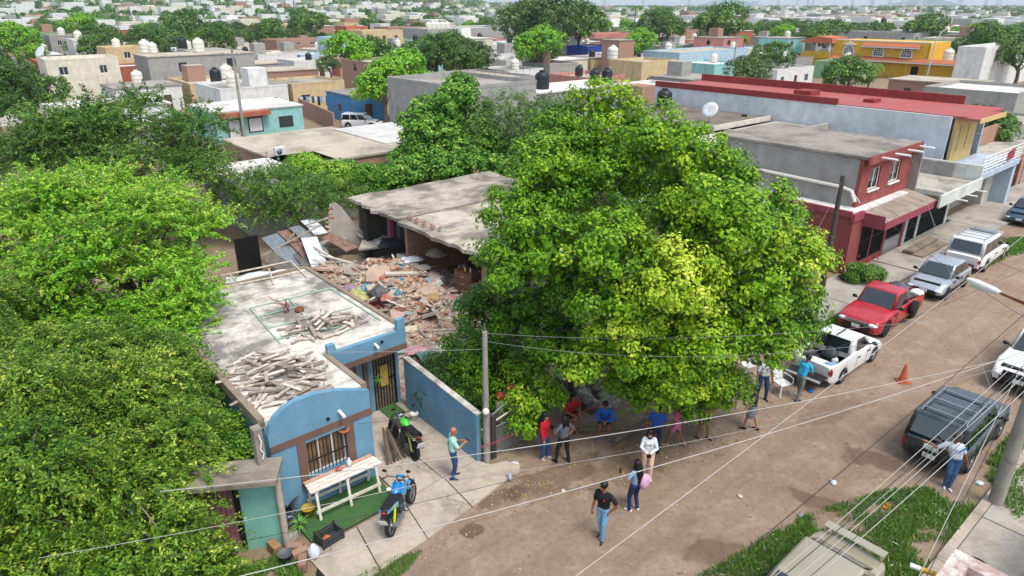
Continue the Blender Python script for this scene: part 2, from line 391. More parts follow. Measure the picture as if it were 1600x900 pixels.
def lobes_foliage(lobes, n, size, sub=.35, mode='clump', up=.35, droop=.4, tintvar=.16, fill=.0, low=-.55, lt=None, sub_n=26, core=0):
    """lobes: [(centre, radius(3), tint)] -> pos, nrm, size, tint, long ; clumps of leaves (or leafy sprays) over every lobe"""
    C = np.array([l[0] for l in lobes], float); Rr = np.array([l[1] if hasattr(l[1], '__len__') else (l[1],) * 3 for l in lobes], float)
    T0 = np.array([l[2] if len(l) > 2 else .5 for l in lobes])
    area = (Rr[:, 0] * Rr[:, 1] + Rr[:, 0] * Rr[:, 2]); ns = max(1, int(n / sub_n))
    li = RNG.choice(len(lobes), ns * 3, p=area / area.sum())
    u = unit(RNG.normal(size=(len(li), 3)))
    keep = u[:, 2] > low + RNG.normal(size=len(li)) * .15; li, u = li[keep], u[keep]
    rad = RNG.uniform(.82, 1.06, len(li))[:, None] if mode == 'clump' else RNG.uniform(.6, 1.0, len(li))[:, None]
    p = C[li] + u * Rr[li] * rad
    inside = np.zeros(len(p), bool)
    for k in range(len(C)):
        d = np.sum(((p - C[k]) / (Rr[k] * .78)) ** 2, axis=1); inside |= (d < 1) & (li != k)
    keep = ~inside; li, u, p = li[keep][:ns], u[keep][:ns], p[keep][:ns]
    m = len(p); ct = T0[li] + RNG.normal(size=m) * tintvar * .7
    k = np.repeat(np.arange(m), max(1, n // max(m, 1))); N = len(k)
    if mode == 'clump':
        od = unit(RNG.normal(size=(N, 3)) + u[k] * .5 + np.array([0, 0, .45])); rr_ = (RNG.uniform(0, 1, N) ** .45 * RNG.uniform(.85, 1.12, N))
        off = od * (sub * rr_ * RNG.uniform(.55, 1.25, m)[k])[:, None] * np.array([1, 1, .8])
        pos = p[k] + off
        nrm = od * .85 + u[k] * .3 + RNG.normal(size=(N, 3)) * .33 + np.array([0, 0, up])
        lg = None
    else:
        d = unit(u * np.array([1, 1, .55]) + RNG.normal(size=(m, 3)) * .35 + np.array([0, 0, .15])); ln = RNG.uniform(.5, 1.25, m) * sub * 3
        x = RNG.uniform(0, 1, N); off = RNG.normal(size=(N, 3)) * (sub * .2 * (1.15 - x * .8))[:, None]
        pos = p[k] + d[k] * (x * ln[k])[:, None] + off; pos[:, 2] -= droop * x ** 2 * ln[k]
        nrm = RNG.normal(size=(N, 3)) * .5 + np.array([0, 0, .75]) + u[k] * .3; lg = d[k] + RNG.normal(size=(N, 3)) * .5 - np.array([0, 0, droop * .5])
    sz = size * RNG.uniform(.65, 1.3, N); tint = ct[k] + RNG.normal(size=N) * tintvar
    if core:      # larger leaves added inside the crown to block light, tinted darker
        ci = RNG.choice(len(lobes), core, p=area / area.sum()); cu = unit(RNG.normal(size=(core, 3)))
        pos = np.concatenate([pos, C[ci] + cu * Rr[ci] * (RNG.uniform(0, 1, core) ** .5 * .8)[:, None]]); nrm = np.concatenate([nrm, cu + RNG.normal(size=(core, 3)) * .6])
        sz = np.concatenate([sz, size * 2.4 * RNG.uniform(.7, 1.2, core)]); tint = np.concatenate([tint, T0[ci] - .1 + RNG.normal(size=core) * tintvar])
        if lg is not None: lg = np.concatenate([lg, RNG.normal(size=(core, 3))])
    return pos, nrm, sz, tint, lg
def ray_lobe(px, py, C, Rr, r, push=.8, tint=.5):
    "a lobe lying on the crown's ellipsoid where the photograph shows it"
    o = Vector((0, 0, CAM_H)); d = (PD(px, py, 20) - o).normalized()
    C = Vector(C); a = b = c = 0
    for i in range(3):
        a += (d[i] / Rr[i]) ** 2; b += 2 * d[i] * (o[i] - C[i]) / Rr[i] ** 2; c += ((o[i] - C[i]) / Rr[i]) ** 2
    c -= 1; D = b * b - 4 * a * c
    t = (-b - math.sqrt(D)) / (2 * a) if D > 0 else -b / (2 * a)
    return (tuple(o + d * (t + r * push)), (r, r, r * .85), tint)
def limbs(mb, base, fork, ends, r0, m=0, k=.55):
    base, fork = Vector(base), Vector(fork)
    mb.tube([base, base + (fork - base) * .25 + Vector((.03, .02, 0)), base + (fork - base) * .6 + Vector((-.06, .05, 0)), fork], [r0 * 1.35, r0 * 1.02, r0 * .92, r0 * .85], 10, m)
    for e in ends:
        e = Vector(e); mid = fork.lerp(e, .5) + Vector((random.uniform(-.3, .3), random.uniform(-.3, .3), random.uniform(.0, .5)))
        rr = r0 * k * random.uniform(.7, 1.05)
        mb.tube([fork - Vector((0, 0, .15)), fork.lerp(mid, .5) + Vector((0, 0, .12)), mid, e], [rr, rr * .8, rr * .6, rr * .2], 7, m)
def barkmat(name, h):
    q = NT(name); n = q.noise(q.coord((6, 6, .9)), 4, 6, .65); c = lin(h)
    q.l(q.ramp(n, [(.3, tuple(x * .5 for x in c[:3])), (.7, c)]), q.b.inputs['Base Color']); q.b.inputs['Roughness'].default_value = .95; q.bump(n, .7, .04); return q.m
M_BARK = barkmat('grey_bark', '#75695a'); M_BARK2 = barkmat('brown_bark', '#5f5040')
LF_FICUS = leafmat('ficus_leaf', [(.0, '#274c0b'), (.35, '#4e7d0e'), (.62, '#79a516'), (.85, '#abc02c'), (1, '#d0d652')])
LF_BRIGHT = leafmat('feathery_leaf', [(0, '#3a6e14'), (.4, '#62a01c'), (.7, '#88b828'), (1, '#bccc56')])
LF_MID = leafmat('tamarind_leaf', [(0, '#2a4e16'), (.45, '#4a7520'), (.75, '#6c942e'), (1, '#9fb255')])
LF_DARK = leafmat('dark_leaf', [(0, '#203e10'), (.5, '#3d651c'), (.8, '#5c822a'), (1, '#92a54c')])
LF_WILLOW = leafmat('drooping_leaf', [(0, '#284a0e'), (.45, '#50791a'), (.75, '#7f9f28'), (1, '#c2c65c')])
LF_VINE = leafmat('vine_leaf', [(0, '#275212'), (.5, '#4a8020'), (.8, '#6fa030'), (1, '#9fbc52')])
LF_PALE = leafmat('slender_leaf', [(0, '#33521f'), (.5, '#577a35'), (.8, '#7c9a52'), (1, '#a8b97e')])

def grow(name, label, lobes, n, size, mat, base, fork, r0=.25, bark=None, cat='tree', ends=None, twigs=0, **kw):
    asp = kw.pop('aspect', .5); group = kw.pop('group', None)
    b = Vector(base); th = thing(name, label, cat, b, 0, group)
    pos, nrm, sz, ti, lg = lobes_foliage(lobes, n, size, **kw)
    o = leaf_mesh('crown', pos - np.array(b), nrm, sz, ti, mat, th, asp, long=lg)
    m = MB(); ls = ends or [l[0] for l in random.sample(lobes, min(len(lobes), 12))]
    limbs(m, (0, 0, -.1), Vector(fork) - b, [Vector(e) - b for e in ls], r0)
    m.build('trunk', bark or M_BARK, th)
    if twigs:
        m = MB()
        for i in RNG.choice(len(pos), twigs):
            e = Vector(pos[i]) - b; c = Vector(min(lobes, key=lambda l: (Vector(l[0]) - Vector(pos[i])).length)[0]) - b; d_ = (e - c); m.tube([c, c.lerp(e, .6) + Vector((0, 0, .08)), e + d_ * .12], [.028, .02, .008], 5)
        m.build('twigs', plain('pale_twig', '#8a7d6c', .9), th)['kind'] = 'stuff'
    return th

def interp0(pts, x):
    if x <= pts[0][0]: return pts[0][1]
    for (x0, a), (x1, b) in zip(pts, pts[1:]):
        if x <= x1: return a + (b - a) * (x - x0) / (x1 - x0)
    return pts[-1][1]
# --- the big ficus
FC, FR = (4.9, 24.2, 4.7), (7.3, 7.3, 5.4)
FSH = .88
fl = [(945,178,1.25,.55),(885,222,1.4,.5),(1022,222,1.2,.5),(965,262,1.3,.55),(1080,250,1.15,.5),(852,262,1.2,.42),(1128,280,1.05,.5),
      (822,335,1.3,.42),(872,305,1.5,.5),(812,420,1.4,.38),(850,395,1.5,.4),(778,490,1.3,.35),(752,560,1.1,.35),(822,492,1.45,.4),(730,600,.8,.35),
      (948,395,1.4,.42),(900,455,1.4,.4),(955,475,1.3,.45),(1060,300,1.5,.55),(1118,318,1.45,.5),(1150,365,1.3,.48),(1075,360,1.1,.5),(1180,330,1.1,.45),
      (1215,372,1.2,.6),(1240,405,1.0,.62),(1195,440,1.35,.5),(1230,468,1.1,.52),(1178,490,1.2,.42),(1222,515,1.0,.45),(1190,540,.9,.4),
      (1050,440,1.4,.7),(1108,475,1.3,.66),(985,515,1.3,.68),(1040,515,1.3,.68),(1100,545,1.3,.55),(1065,590,1.2,.55),(1000,590,1.1,.6),(1112,605,1.1,.5),
      (875,540,1.25,.45),(830,585,1.0,.55),(912,565,.9,.5),(790,560,1.2,.4),(775,610,.9,.42)]
lobes = [ray_lobe(x, y, FC, FR, r * FSH, (.0, 1.15, .35, 1.5, .1)[i % 5], t + (.1, -.14, .04, -.1, .08)[i % 5]) for i, (x, y, r, t) in enumerate(fl)]
for x, y, Y, r, t in [(1105,612,18.2,.7,.55),(1040,616,18.2,.7,.55),(1078,632,18,.5,.5),(1000,618,18.2,.55,.5),(838,632,18.4,.75,.6),(1128,608,18.4,.7,.45),(1000,560,17.4,.9,.6),(745,585,20.5,.8,.4),(825,660,18,.42,.5),(722,560,21.5,.8,.4),(712,600,20.9,.75,.4),(728,638,20.2,.6,.45)]:
    lobes.append((tuple(PD(x, y, Y)), (r, r, r * .9), t))
for k in range(60):
    th = random.uniform(0, 2 * math.pi); el = random.uniform(.1, 1.25)
    if math.sin(th) < -.2 and el < .9: continue
    p = Vector((FC[0] + .5 + FR[0] * .6 * math.cos(th) * math.cos(el), FC[1] + FR[1] * .85 * math.sin(th) * math.cos(el), FC[2] + FR[2] * .72 * math.sin(el)))
    d_ = p - Vector((0, 0, CAM_H)); fw_ = p.y * math.cos(PITCH) + (CAM_H - p.z - 1.7) * math.sin(PITCH); px_ = 800 + FPX * p.x / fw_; py_ = 450 - FPX * (p.y * math.sin(PITCH) + (p.z + 1.7 - CAM_H) * math.cos(PITCH)) / fw_
    if py_ < interp0([(740, 340), (790, 260), (860, 205), (945, 165), (1000, 190), (1060, 215), (1110, 255), (1170, 280), (1210, 330), (1290, 390)], px_) or not 770 < px_ < 1270: continue
    lobes.append((tuple(p), (1.3, 1.3, 1.1), .45))
for k in range(9): lobes.append(((FC[0] + random.uniform(-4, 4), FC[1] + random.uniform(-1, 4), random.uniform(3.5, 6)), (1.3, 1.3, 1.0), .35))
ft = grow('ficus_tree', 'huge bright green ficus with a lumpy spreading crown over the dirt street', lobes, 200000, .125, LF_FICUS, W(9.1, .6), (5.4, 24.4, 2.4), .42, M_BARK, sub=.46, low=-.3, sub_n=105, aspect=.58, tintvar=.11, core=26000, twigs=60,
          ends=[(7.8, 24.6, 6.5), (9.5, 25, 5.5), (3, 24, 7), (.5, 24, 5), (5.5, 27, 8.5), (5.5, 20, 5.5), (2.2, 20.5, 4.5), (8, 20.8, 4.2), (1, 27, 6), (10.8, 27, 5)])
m = MB(T=Matrix.Translation(-ft.location)); limbs(m, (7.6, 24.9, -.1), (7.7, 24.4, 3.6), [(8.6, 25, 6.5), (10, 23.5, 5.5), (6.8, 26, 7)], .3); m.build('second_stem', M_BARK, ft)

def ell_lobes(C, Rr, n, r, tint=.5, zmin=-.3, var=.12, seed=1, flat=.8):
    rn = random.Random(seed); out = []
    while len(out) < n:
        v = Vector((rn.gauss(0, 1), rn.gauss(0, 1), rn.gauss(0, 1))).normalized()
        if v.z < zmin: continue
        k = rn.uniform(.6, .9); rr = r * rn.uniform(.75, 1.2)
        out.append(((C[0] + Rr[0] * v.x * k, C[1] + Rr[1] * v.y * k, C[2] + Rr[2] * v.z * k), (rr, rr, rr * flat), tint + rn.uniform(-var, var)))
    return out
# --- trees on the left
grow('feathery_tree', 'broad bright yellow-green feathery tree beside the white flat roof with scrap timber', ell_lobes((-15.7, 24.6, 4.5), (4.9, 4.8, 3.0), 38, .82, .62, -.25, .16, 3, .65) + [(tuple(PD(x, y, Y)), (r, r, r * .6), .58) for x, y, Y, r in ((285, 425, 22.5, 1.0), (295, 470, 21.5, .9), (255, 490, 21, 1.0), (210, 520, 20.5, 1.1), (150, 500, 21, 1.2), (265, 520, 20, .8), (100, 500, 21, 1.3), (30, 480, 21, 1.3))],
     130000, .124, LF_BRIGHT, (-15.0, 25.2, 0), (-14.8, 25, 2.2), .28, sub=.3, mode='spray', low=-.2, droop=.15, sub_n=40, aspect=.5, core=7000, twigs=110)
grow('tamarind_tree', 'tall mid-green tree with fine airy foliage in front of the white rooftop houses', ell_lobes((-22.2, 38.5, 5.3), (5.9, 5, 3.2), 38, 1.1, .5, -.35, .12, 5, .6),
     78000, .16, LF_MID, (-22, 39, 0), (-22.1, 38.8, 2.8), .32, sub=.42, mode='spray', droop=.2, sub_n=36, aspect=.45, core=3000, twigs=110)
grow('round_tree', 'dark dense round-headed tree at the far left edge behind the airy tree', ell_lobes((-37, 47.5, 6.4), (4.3, 3.8, 3.0), 26, 1.3, .4, -.5, .1, 7) + ell_lobes((-37, 45, 3.2), (4, 3.2, 2), 12, 1.3, .4, -.4, .1, 8),
     42000, .2, LF_DARK, (-37, 48, 0), (-37, 48, 3), .35, sub=.5, sub_n=28)
grow('drooping_tree', 'large drooping fine-leaved tree filling the bottom left corner', ell_lobes((-12.0, 14.6, 2.4), (4.3, 4.8, 2.8), 34, .8, .52, -.3, .16, 9, .7) + ell_lobes((-15.5, 18.5, 2.8), (4.5, 4, 2.5), 17, .9, .5, -.3, .12, 10, .6) + [(tuple(PD(x, y, Y)), (r, r, r * .65), t) for x, y, Y, r, t in ((255, 570, 18, .9, .5), (235, 640, 16, 1, .55), (285, 690, 15, .85, .6), (240, 720, 14, 1, .55), (300, 740, 13.8, .6, .6), (200, 640, 15.5, 1.1, .5), (200, 760, 13, 1, .5), (250, 830, 12.2, .9, .6), (120, 820, 12.2, 1, .5), (40, 760, 13, 1.1, .5), (60, 640, 15, 1.2, .5), (120, 560, 17, 1.2, .55), (30, 560, 17, 1.2, .55), (200, 880, 11.5, .9, .5), (60, 890, 11.3, 1, .5), (210, 560, 17.5, 1.0, .5))],
     215000, .107, LF_WILLOW, (-11.6, 15.5, 0), (-11.4, 15.2, 1.5), .25, M_BARK2, sub=.36, mode='spray', low=-.25, droop=.65, sub_n=44, aspect=.42, core=12000, twigs=140)
grow('leafy_bush', 'leafy overhanging bush beside the pink roller gate', ell_lobes((-7.9, 11.6, .9), (1.6, 1.4, .9), 14, .5, .55, -.3, .12, 12, .7),
     30000, .1, LF_WILLOW, (-7.9, 11.6, 0), (-7.9, 11.6, .5), .07, M_BARK2, sub=.26, mode='spray', droop=.5, sub_n=40, cat='bush', aspect=.45)
grow('creeper_bush', 'tangle of bright vines climbing the side of the blue house', ell_lobes((-7.9, 15.7, 1.15), (1.35, 1.9, 1.3), 24, .55, .6, -.2, .12, 13, .7),
     30000, .085, LF_VINE, (-7.9, 15.7, 0), (-7.9, 15.7, .5), .05, M_BARK2, sub=.24, sub_n=30, cat='bush', aspect=.6)
grow('mid_shrub', 'loose green shrub standing behind the heap of corrugated sheets', ell_lobes((-13.2, 40, 2.1), (4.6, 3, 1.9), 18, 1.1, .5, -.2, .1, 14, .75),
     34000, .13, LF_MID, (-13, 40.5, 0), (-13, 40.4, 1), .14, sub=.4, mode='spray', droop=.3, sub_n=32, cat='shrub')
grow('lime_shrub', 'bright green bush at the foot of the vine-hung wall', ell_lobes((-12.6, 42.8, 2.4), (2.2, 1.6, 1.7), 9, .9, .68, -.2, .1, 15, .8),
     16000, .12, LF_BRIGHT, (-12.6, 43, 0), (-12.6, 43, 1), .1, sub=.4, sub_n=28, cat='shrub')
grow('vine_covered_tree', 'tall tree smothered in bright green vines beside the big grey wall', ell_lobes((-4.6, 49.5, 3.0), (4.7, 3.2, 4.9), 74, .8, .66, -.8, .14, 16, 1.0) + [((-3.9, 51, 7.2), (1.0, 1.0, 1.2), .6), ((-6.2, 47.5, 1.6), (1.8, 1.6, 1.3), .6), ((-8, 45.8, 1.4), (1.5, 1.4, 1.3), .6)] + [(tuple(PD(x, y, Y)), (1.2, 1.1, .9), .66) for x, y, Y in ((660, 205, 51), (690, 170, 51), (720, 140, 51), (700, 225, 48), (735, 250, 46), (780, 265, 45), (820, 262, 45), (670, 245, 47), (645, 268, 46), (700, 262, 45.5))],
     54000, .21, LF_VINE, (-4.2, 51, 0), (-4.2, 51, 3), .25, sub=.4, sub_n=26, aspect=.75, core=5000)
grow('slender_leaf_thicket', 'pale grey-green thicket with slender leaves behind the cracked roof slab', ell_lobes((1.2, 49, 3.0), (4.6, 3.4, 4.2), 36, 1.15, .5, -.3, .16, 17, .8),
     46000, .2, LF_PALE, (.8, 50, 0), (.8, 50, 2), .18, sub=.5, mode='spray', droop=.5, sub_n=30, aspect=.3, cat='thicket')
grow('garden_shrub', 'dark shrub growing against the inside of the blue boundary wall', ell_lobes((-2.0, 20.6, .9), (1.0, 1.7, .9), 12, .5, .4, -.3, .1, 18, .8),
     15000, .085, LF_DARK, (-2.0, 20.6, 0), (-2, 20.6, .4), .05, sub=.25, sub_n=28, cat='shrub')
# ------------------------------------------------------------------ building helpers (coordinates s, t, z of the street frame)
def TT(root_s, root_t): return Matrix.Translation((-root_s, -root_t, 0))
def wall(mb, face, a0, a1, z0, z1, p0, p1, holes=(), m=0):
    "a wall slab on face 't' (runs along s) or 's' (runs along t) with real openings"
    xs = sorted({a0, a1, *[min(max(h[i], a0), a1) for h in holes for i in (0, 1)]})
    for i in range(len(xs) - 1):
        b0, b1 = xs[i], xs[i + 1]; mid = (b0 + b1) / 2
        zz = [(z0, z1)]
        for h in holes:
            if h[0] < mid < h[1]:
                nz = []
                for c0, c1 in zz:
                    if h[2] > c0: nz.append((c0, min(h[2], c1)))
                    if h[3] < c1: nz.append((max(h[3], c0), c1))
                zz = [q for q in nz if q[1] - q[0] > 1e-4]
        for c0, c1 in zz:
            if face == 't': mb.box(b0, b1, p0, p1, c0, c1, m)
            else: mb.box(p0, p1, b0, b1, c0, c1, m)
def fbox(mb, face, a0, a1, z0, z1, p0, p1, m=0):
    p0, p1 = min(p0, p1), max(p0, p1)
    if face == 't': mb.box(a0, a1, p0, p1, z0, z1, m)
    else: mb.box(p0, p1, a0, a1, z0, z1, m)
M_GLASS = glassmat(); M_GLASSB = glassmat('window_glass', '#1c2429', .1)
M_WHITE = plain('white_paint', '#d9d8d2', .6, var=.08); M_BLACK = plain('black_iron', '#1b1b1c', .5, var=.2); M_ALU = plain('aluminium', '#b8bcbf', .35, .6, .06)
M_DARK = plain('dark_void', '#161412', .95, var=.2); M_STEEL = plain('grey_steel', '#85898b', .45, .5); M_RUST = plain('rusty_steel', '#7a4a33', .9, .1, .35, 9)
def window(root, T, face, a0, a1, z0, z1, p, frame=None, glass=None, nx=2, nz=1, fw=.05, name='window', inset=.08, bars=0, barm=None):
    "sash set back in its opening: window > pane (and bars)"
    f = MB(T); d0, d1 = p + inset, p + inset + .05
    fbox(f, face, a0, a1, z0, z0 + fw, d0, d1); fbox(f, face, a0, a1, z1 - fw, z1, d0, d1)
    for i in range(nx + 1):
        c = a0 + (a1 - a0) * i / nx; e0 = min(max(c - fw / 2, a0), a1 - fw)
        fbox(f, face, e0, e0 + fw, z0 + fw, z1 - fw, d0 - .001, d1 + .001)
    for k in range(1, nz):
        c = z0 + (z1 - z0) * k / nz; fbox(f, face, a0 + fw, a1 - fw, c - fw / 2, c + fw / 2, d0 + .002, d1 - .002)
    w = f.build(name, frame or M_WHITE, root)
    g = MB(T); fbox(g, face, a0 + .01, a1 - .01, z0 + .01, z1 - .01, d0 + .018, d0 + .032); g.build('pane', glass or M_GLASSB, w)
    if bars:
        for i in range(bars):
            c = a0 + (a1 - a0) * (i + .5) / bars; b = MB(T); fbox(b, face, c - .012, c + .012, z0 + .03, z1 - .03, p - .03, p - .006); b.build('bar', barm or M_BLACK, w)
    return w
def bargate(root, T, face, a0, a1, z0, z1, p, mat, n, name='gate', rails=3, backing=None, w=.02):
    f = MB(T)
    for k in range(rails):
        c = z0 + .04 + (z1 - z0 - .08) * k / (rails - 1); fbox(f, face, a0, a1, c - .025, c + .025, p, p + .04)
    for c in (a0 + .02, a1 - .02): fbox(f, face, c - .02, c + .02, z0, z1, p - .004, p + .044)
    g = f.build(name, mat, root)
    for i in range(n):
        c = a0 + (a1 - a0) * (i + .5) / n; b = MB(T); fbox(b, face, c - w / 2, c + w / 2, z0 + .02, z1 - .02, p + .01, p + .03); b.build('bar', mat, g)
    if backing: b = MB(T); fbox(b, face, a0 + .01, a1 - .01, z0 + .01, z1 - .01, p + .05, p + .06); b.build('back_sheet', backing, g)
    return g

# ------------------------------------------------------------------ the blue house
M_BLUE = plaster('sky_blue_render', '#668fa6', .5, '#7b878c'); M_BROWN = plaster('brown_band', '#6f564b', .3)
M_ROOFW = slabmat('lime_washed_roof', '#cdc5b9', '#615c57', .85, .5, .42, .56); M_EDGE = plaster('weathered_edge', '#8a7a68', .7)
bs, bt = -5.6, 1.4; BH = thing_st('blue_house', 'sky blue single-storey house with an arched parapet and brown window band', 'house', bs, bt); T = TT(bs, bt)
m = MB(T)
prof = [(-2.6, 2.98), (-3.2, 3.22), (-3.7, 3.39), (-4.2, 3.48), (-4.7, 3.48), (-5.05, 3.38), (-5.3, 3.22), (-5.46, 3.02), (-5.55, 2.75)]
# front wall in two pieces so that the window is a real opening
WIN = (-4.62, -3.42, 1.02, 2.12)
wall(m, 't', -5.55, -2.6, 0, 2.4, 1.4, 1.6, [WIN])
m.prism([(-5.55, 2.402), (-2.6, 2.402)] + prof, 1.4, 1.58, ax='y')
wall(m, 's', 1.6, 11.4, 0, 2.95, -5.55, -5.4); wall(m, 's', 1.6, 4.45, 0, 2.98, -2.75, -2.6)
wall(m, 't', -5.4, .15, 0, 2.95, 11.25, 11.4); wall(m, 's', 4.5, 11.25, 0, 2.95, 0, .15)
wall(m, 't', -2.6, .15, 0, 2.6, 4.45, 4.6, [(-2.35, -1.35, .5, 2.3), (-.85, .03, 0, 2.35)])
m.build('wall', M_BLUE, BH)
m = MB(T); m.box(-5.62, -2.62, 1.62, 11.45, 2.952, 3.08); m.box(-2.618, .2, 4.05, 11.45, 2.95, 3.078); m.build('roof_slab', M_ROOFW, BH)
m = MB(T); m.box(-5.68, -5.5, 1.62, 11.5, 2.9, 3.2); m.box(.1, .26, 4.2, 11.5, 2.9, 3.14); m.box(-5.5, .1, 11.4, 11.56, 2.9, 3.16); m.box(-2.72, -2.56, 1.6, 4.0, 2.9, 3.13); m.build('roof_edge', M_EDGE, BH)
m = MB(T); m.prism([(-2.6, 2.62), (.16, 2.62), (.16, 3.52), (-.14, 3.52), (-.14, 3.12), (-2.3, 3.12), (-2.36, 3.4), (-2.6, 3.4)], 3.86, 4.03, ax='y'); m.build('porch_parapet', M_BLUE, BH)
m = MB(T)
m.box(-5.552, -2.58, 1.372, 1.4, 2.22, 2.42); m.box(-4.86, -4.62, 1.374, 1.4, .8, 2.219); m.box(-3.42, -3.18, 1.374, 1.4, .8, 2.219); m.box(-4.86, -3.18, 1.34, 1.4, .72, .799)
m.build('brown_trim', M_BROWN, BH); m = MB(T); m.box(-2.6, .17, 3.84, 4.04, 2.42, 2.615); m.build('porch_band', M_BROWN, BH); m = MB(T); m.box(-1.22, -1.06, 4.36, 4.45, 0, 2.4); m.build('door_jamb', M_BROWN, BH)
w = window(BH, T, 't', *WIN, 1.4, M_WHITE, plain('curtain_glass', '#7d6248', .4, var=.5, scale=3), nx=3, inset=.1, bars=11)
m = MB(T); m.box(-4.62, -3.42, 1.365, 1.385, 1.5, 1.54); m.build('rail', M_BLACK, w)
for k in range(9):
    m = MB(T); c = -4.58 + k * .128; m.box(c, c + .1, 1.522, 1.526, 1.06, 2.08); m.build('curtain', plain('curtain_%d' % (k % 4), ['#a8865a', '#6b3f33', '#c9b48a', '#4f5148'][k % 4], .9), w)
bargate(BH, T, 't', -.85, .03, .02, 2.35, 4.47, M_BLACK, 8, 'entrance_gate', 3, plain('dark_slats', '#6f5f4d', .8, var=.5, scale=14), .03)
m = MB(T); m.box(-.6, -.3, 4.42, 4.45, .95, 1.75); m.build('woven_mat', plain('yellow_wicker', '#a58a3d', .9, var=.5, scale=30), BH)
bargate(BH, T, 't', -2.35, -1.35, .5, 2.3, 4.47, M_ALU, 6, 'porch_window', 2, M_GLASSB)
m = MB(T); m.tube([(-3.55, 1.1, 2.66), (-3.55, 1.45, 2.7)], .05, 8); m.build('drain_spout', M_WHITE, BH); m = MB(T); m.tube([(-1.0, 3.6, 2.9), (-1.0, 3.88, 2.95)], .045, 8); m.build('drain_spout', M_WHITE, BH)
m = MB(T); m.tube([(-3.9, 1.36, 2.6), (-3.9, 1.42, 2.6)], .05, 8); m.build('drain_hole', M_DARK, BH); m = MB(T); m.tube([(-.75, 3.82, 2.95), (-.75, 3.9, 2.95)], .05, 8); m.build('drain_hole', M_DARK, BH)
# boundary wall
m = MB(TT(.1, 0)); m.prism([(-.02, 0), (3.98, 0), (3.98, 2.0), (-.02, 1.72)], .08, .24, ax='x'); 
BW = thing_st('boundary_wall', 'long sky blue yard wall with a pale coping beside the parked motorcycles', 'wall', .1, 0); m.build('wall_body', M_BLUE, BW)
m = MB(TT(.1, 0)); m.prism([(-.05, 1.723), (3.98, 2.003), (3.98, 2.05), (-.05, 1.77)], .06, .26, ax='x'); m.build('coping', slabmat('pale_coping', '#cbc3b6'), BW)
# concrete post by the house corner
m = MB(); m.box(-.11, .11, -.13, .13, 0, 3.45); o = smooth_bevel(m.build('concrete_post', slabmat('post_concrete', '#8b857b', '#5e574d'), None, W(-5.95, .95), ANG), .02)
tag(o, 'tall square concrete post at the corner of the blue house', 'post')
m = MB(); m.tube([(0, -.14, 3.3), (.03, -.17, 3.1), (-.02, -.16, 2.9), (.05, -.16, 2.75), (0, -.16, 2.6)], .018, 6); tag(m.build('rope_loop', M_WHITE, None, W(-5.95, .95), ANG), 'white rope knotted round the concrete post', 'rope')
# roof oddments on the blue house
M_PIPE = plain('pale_green_pipe', '#8fae9f', .5)
pr = thing_st('pipe_frame', 'pale green plastic pipes laid out on the white flat roof', 'pipes', -2.6, 5.2, z=3.08)
for a, b in [((-3.4, 5.6), (-3.1, 8.9)), ((-3.1, 8.9), (-.1, 8.7)), ((-3.3, 6.9), (-.3, 6.6)), ((-3.35, 5.9), (-.4, 5.2)), ((-.1, 8.9), (-.1, 5.0)), ((-1.7, 8.8), (-1.9, 7.2)), ((-3.2, 8.0), (-1.8, 7.9))]:
    m = MB(TT(-2.6, 5.2)); m.tube([(a[0], a[1], .03), (b[0], b[1], .03)], .022, 6); m.build('pipe', M_PIPE, pr)
rb = thing_st('roof_starter_bars', 'rusty reinforcing bars sticking out of the white flat roof', 'rebar', -2.2, 7.7, z=3.07)
for k in range(6):
    m = MB(); m.tube([(random.uniform(-.1, .1), random.uniform(-.1, .1), 0), (random.uniform(-.15, .1), random.uniform(-.1, .1), .3), (random.uniform(-.6, .25), random.uniform(-.2, .35), random.uniform(.45, .75))], .014, 5); m.build('bar', M_RUST, rb)
m = MB(); m.lathe([(.16, 0), (.17, .12), (.1, .13), (.09, .04)], 10); tag(m.build('vent_stub', M_RUST, None, W(-1.85, 7.55, 3.08)), 'short rusty pipe stub beside the bent bars on the white roof', 'pipe')
M_PLANK = [plain('weathered_timber_%d' % i, h, .95, var=.35, scale=7) for i, h in enumerate(['#a09386', '#b8ab9b', '#85796d', '#c4b8a9', '#8f8178'])]
def offcuts(n, cs, ct, rs, rt, z0, hmax, label, group, lrange=(.45, 1.5), seed=1, aim=None):
    rn = random.Random(seed)
    for k in range(n):
        a = rn.uniform(0, 2 * math.pi); q = math.sqrt(rn.random()); ds, dt = q * math.cos(a), q * math.sin(a)
        L = rn.uniform(*lrange) * (1 - .3 * q); wd = rn.uniform(.05, .12); h = rn.uniform(.015, .035)
        rz = rn.gauss(aim, .5) if aim is not None and rn.random() < .38 else rn.uniform(0, math.pi)
        m = MB(); m.box(-L / 2, L / 2, -wd / 2, wd / 2, -h / 2, h / 2)
        z = z0 + hmax * (1 - q) * rn.random() + h * .6 + .01
        o = m.build('timber_offcut', M_PLANK[rn.randrange(5)], None, W(cs + ds * rs, ct + dt * rt, z)); pit = rn.uniform(-.14, .14) * (1 - q)
        o.rotation_euler = (rn.uniform(-.15, .15), pit, rz)
        tag(o, label, 'timber', group)
offcuts(52, -1.75, 5.9, 1.35, .95, 3.09, .38, 'weathered timber offcut in the rear heap on the white flat roof', 'rear heap of timber offcuts', (.4, 1.2), 4, ANG + .3)
offcuts(95, -4.35, 3.5, 1.2, 1.95, 3.09, .42, 'weathered timber offcut in the front heap behind the arched parapet', 'front heap of timber offcuts', (.45, 1.5), 5, ANG - .2)

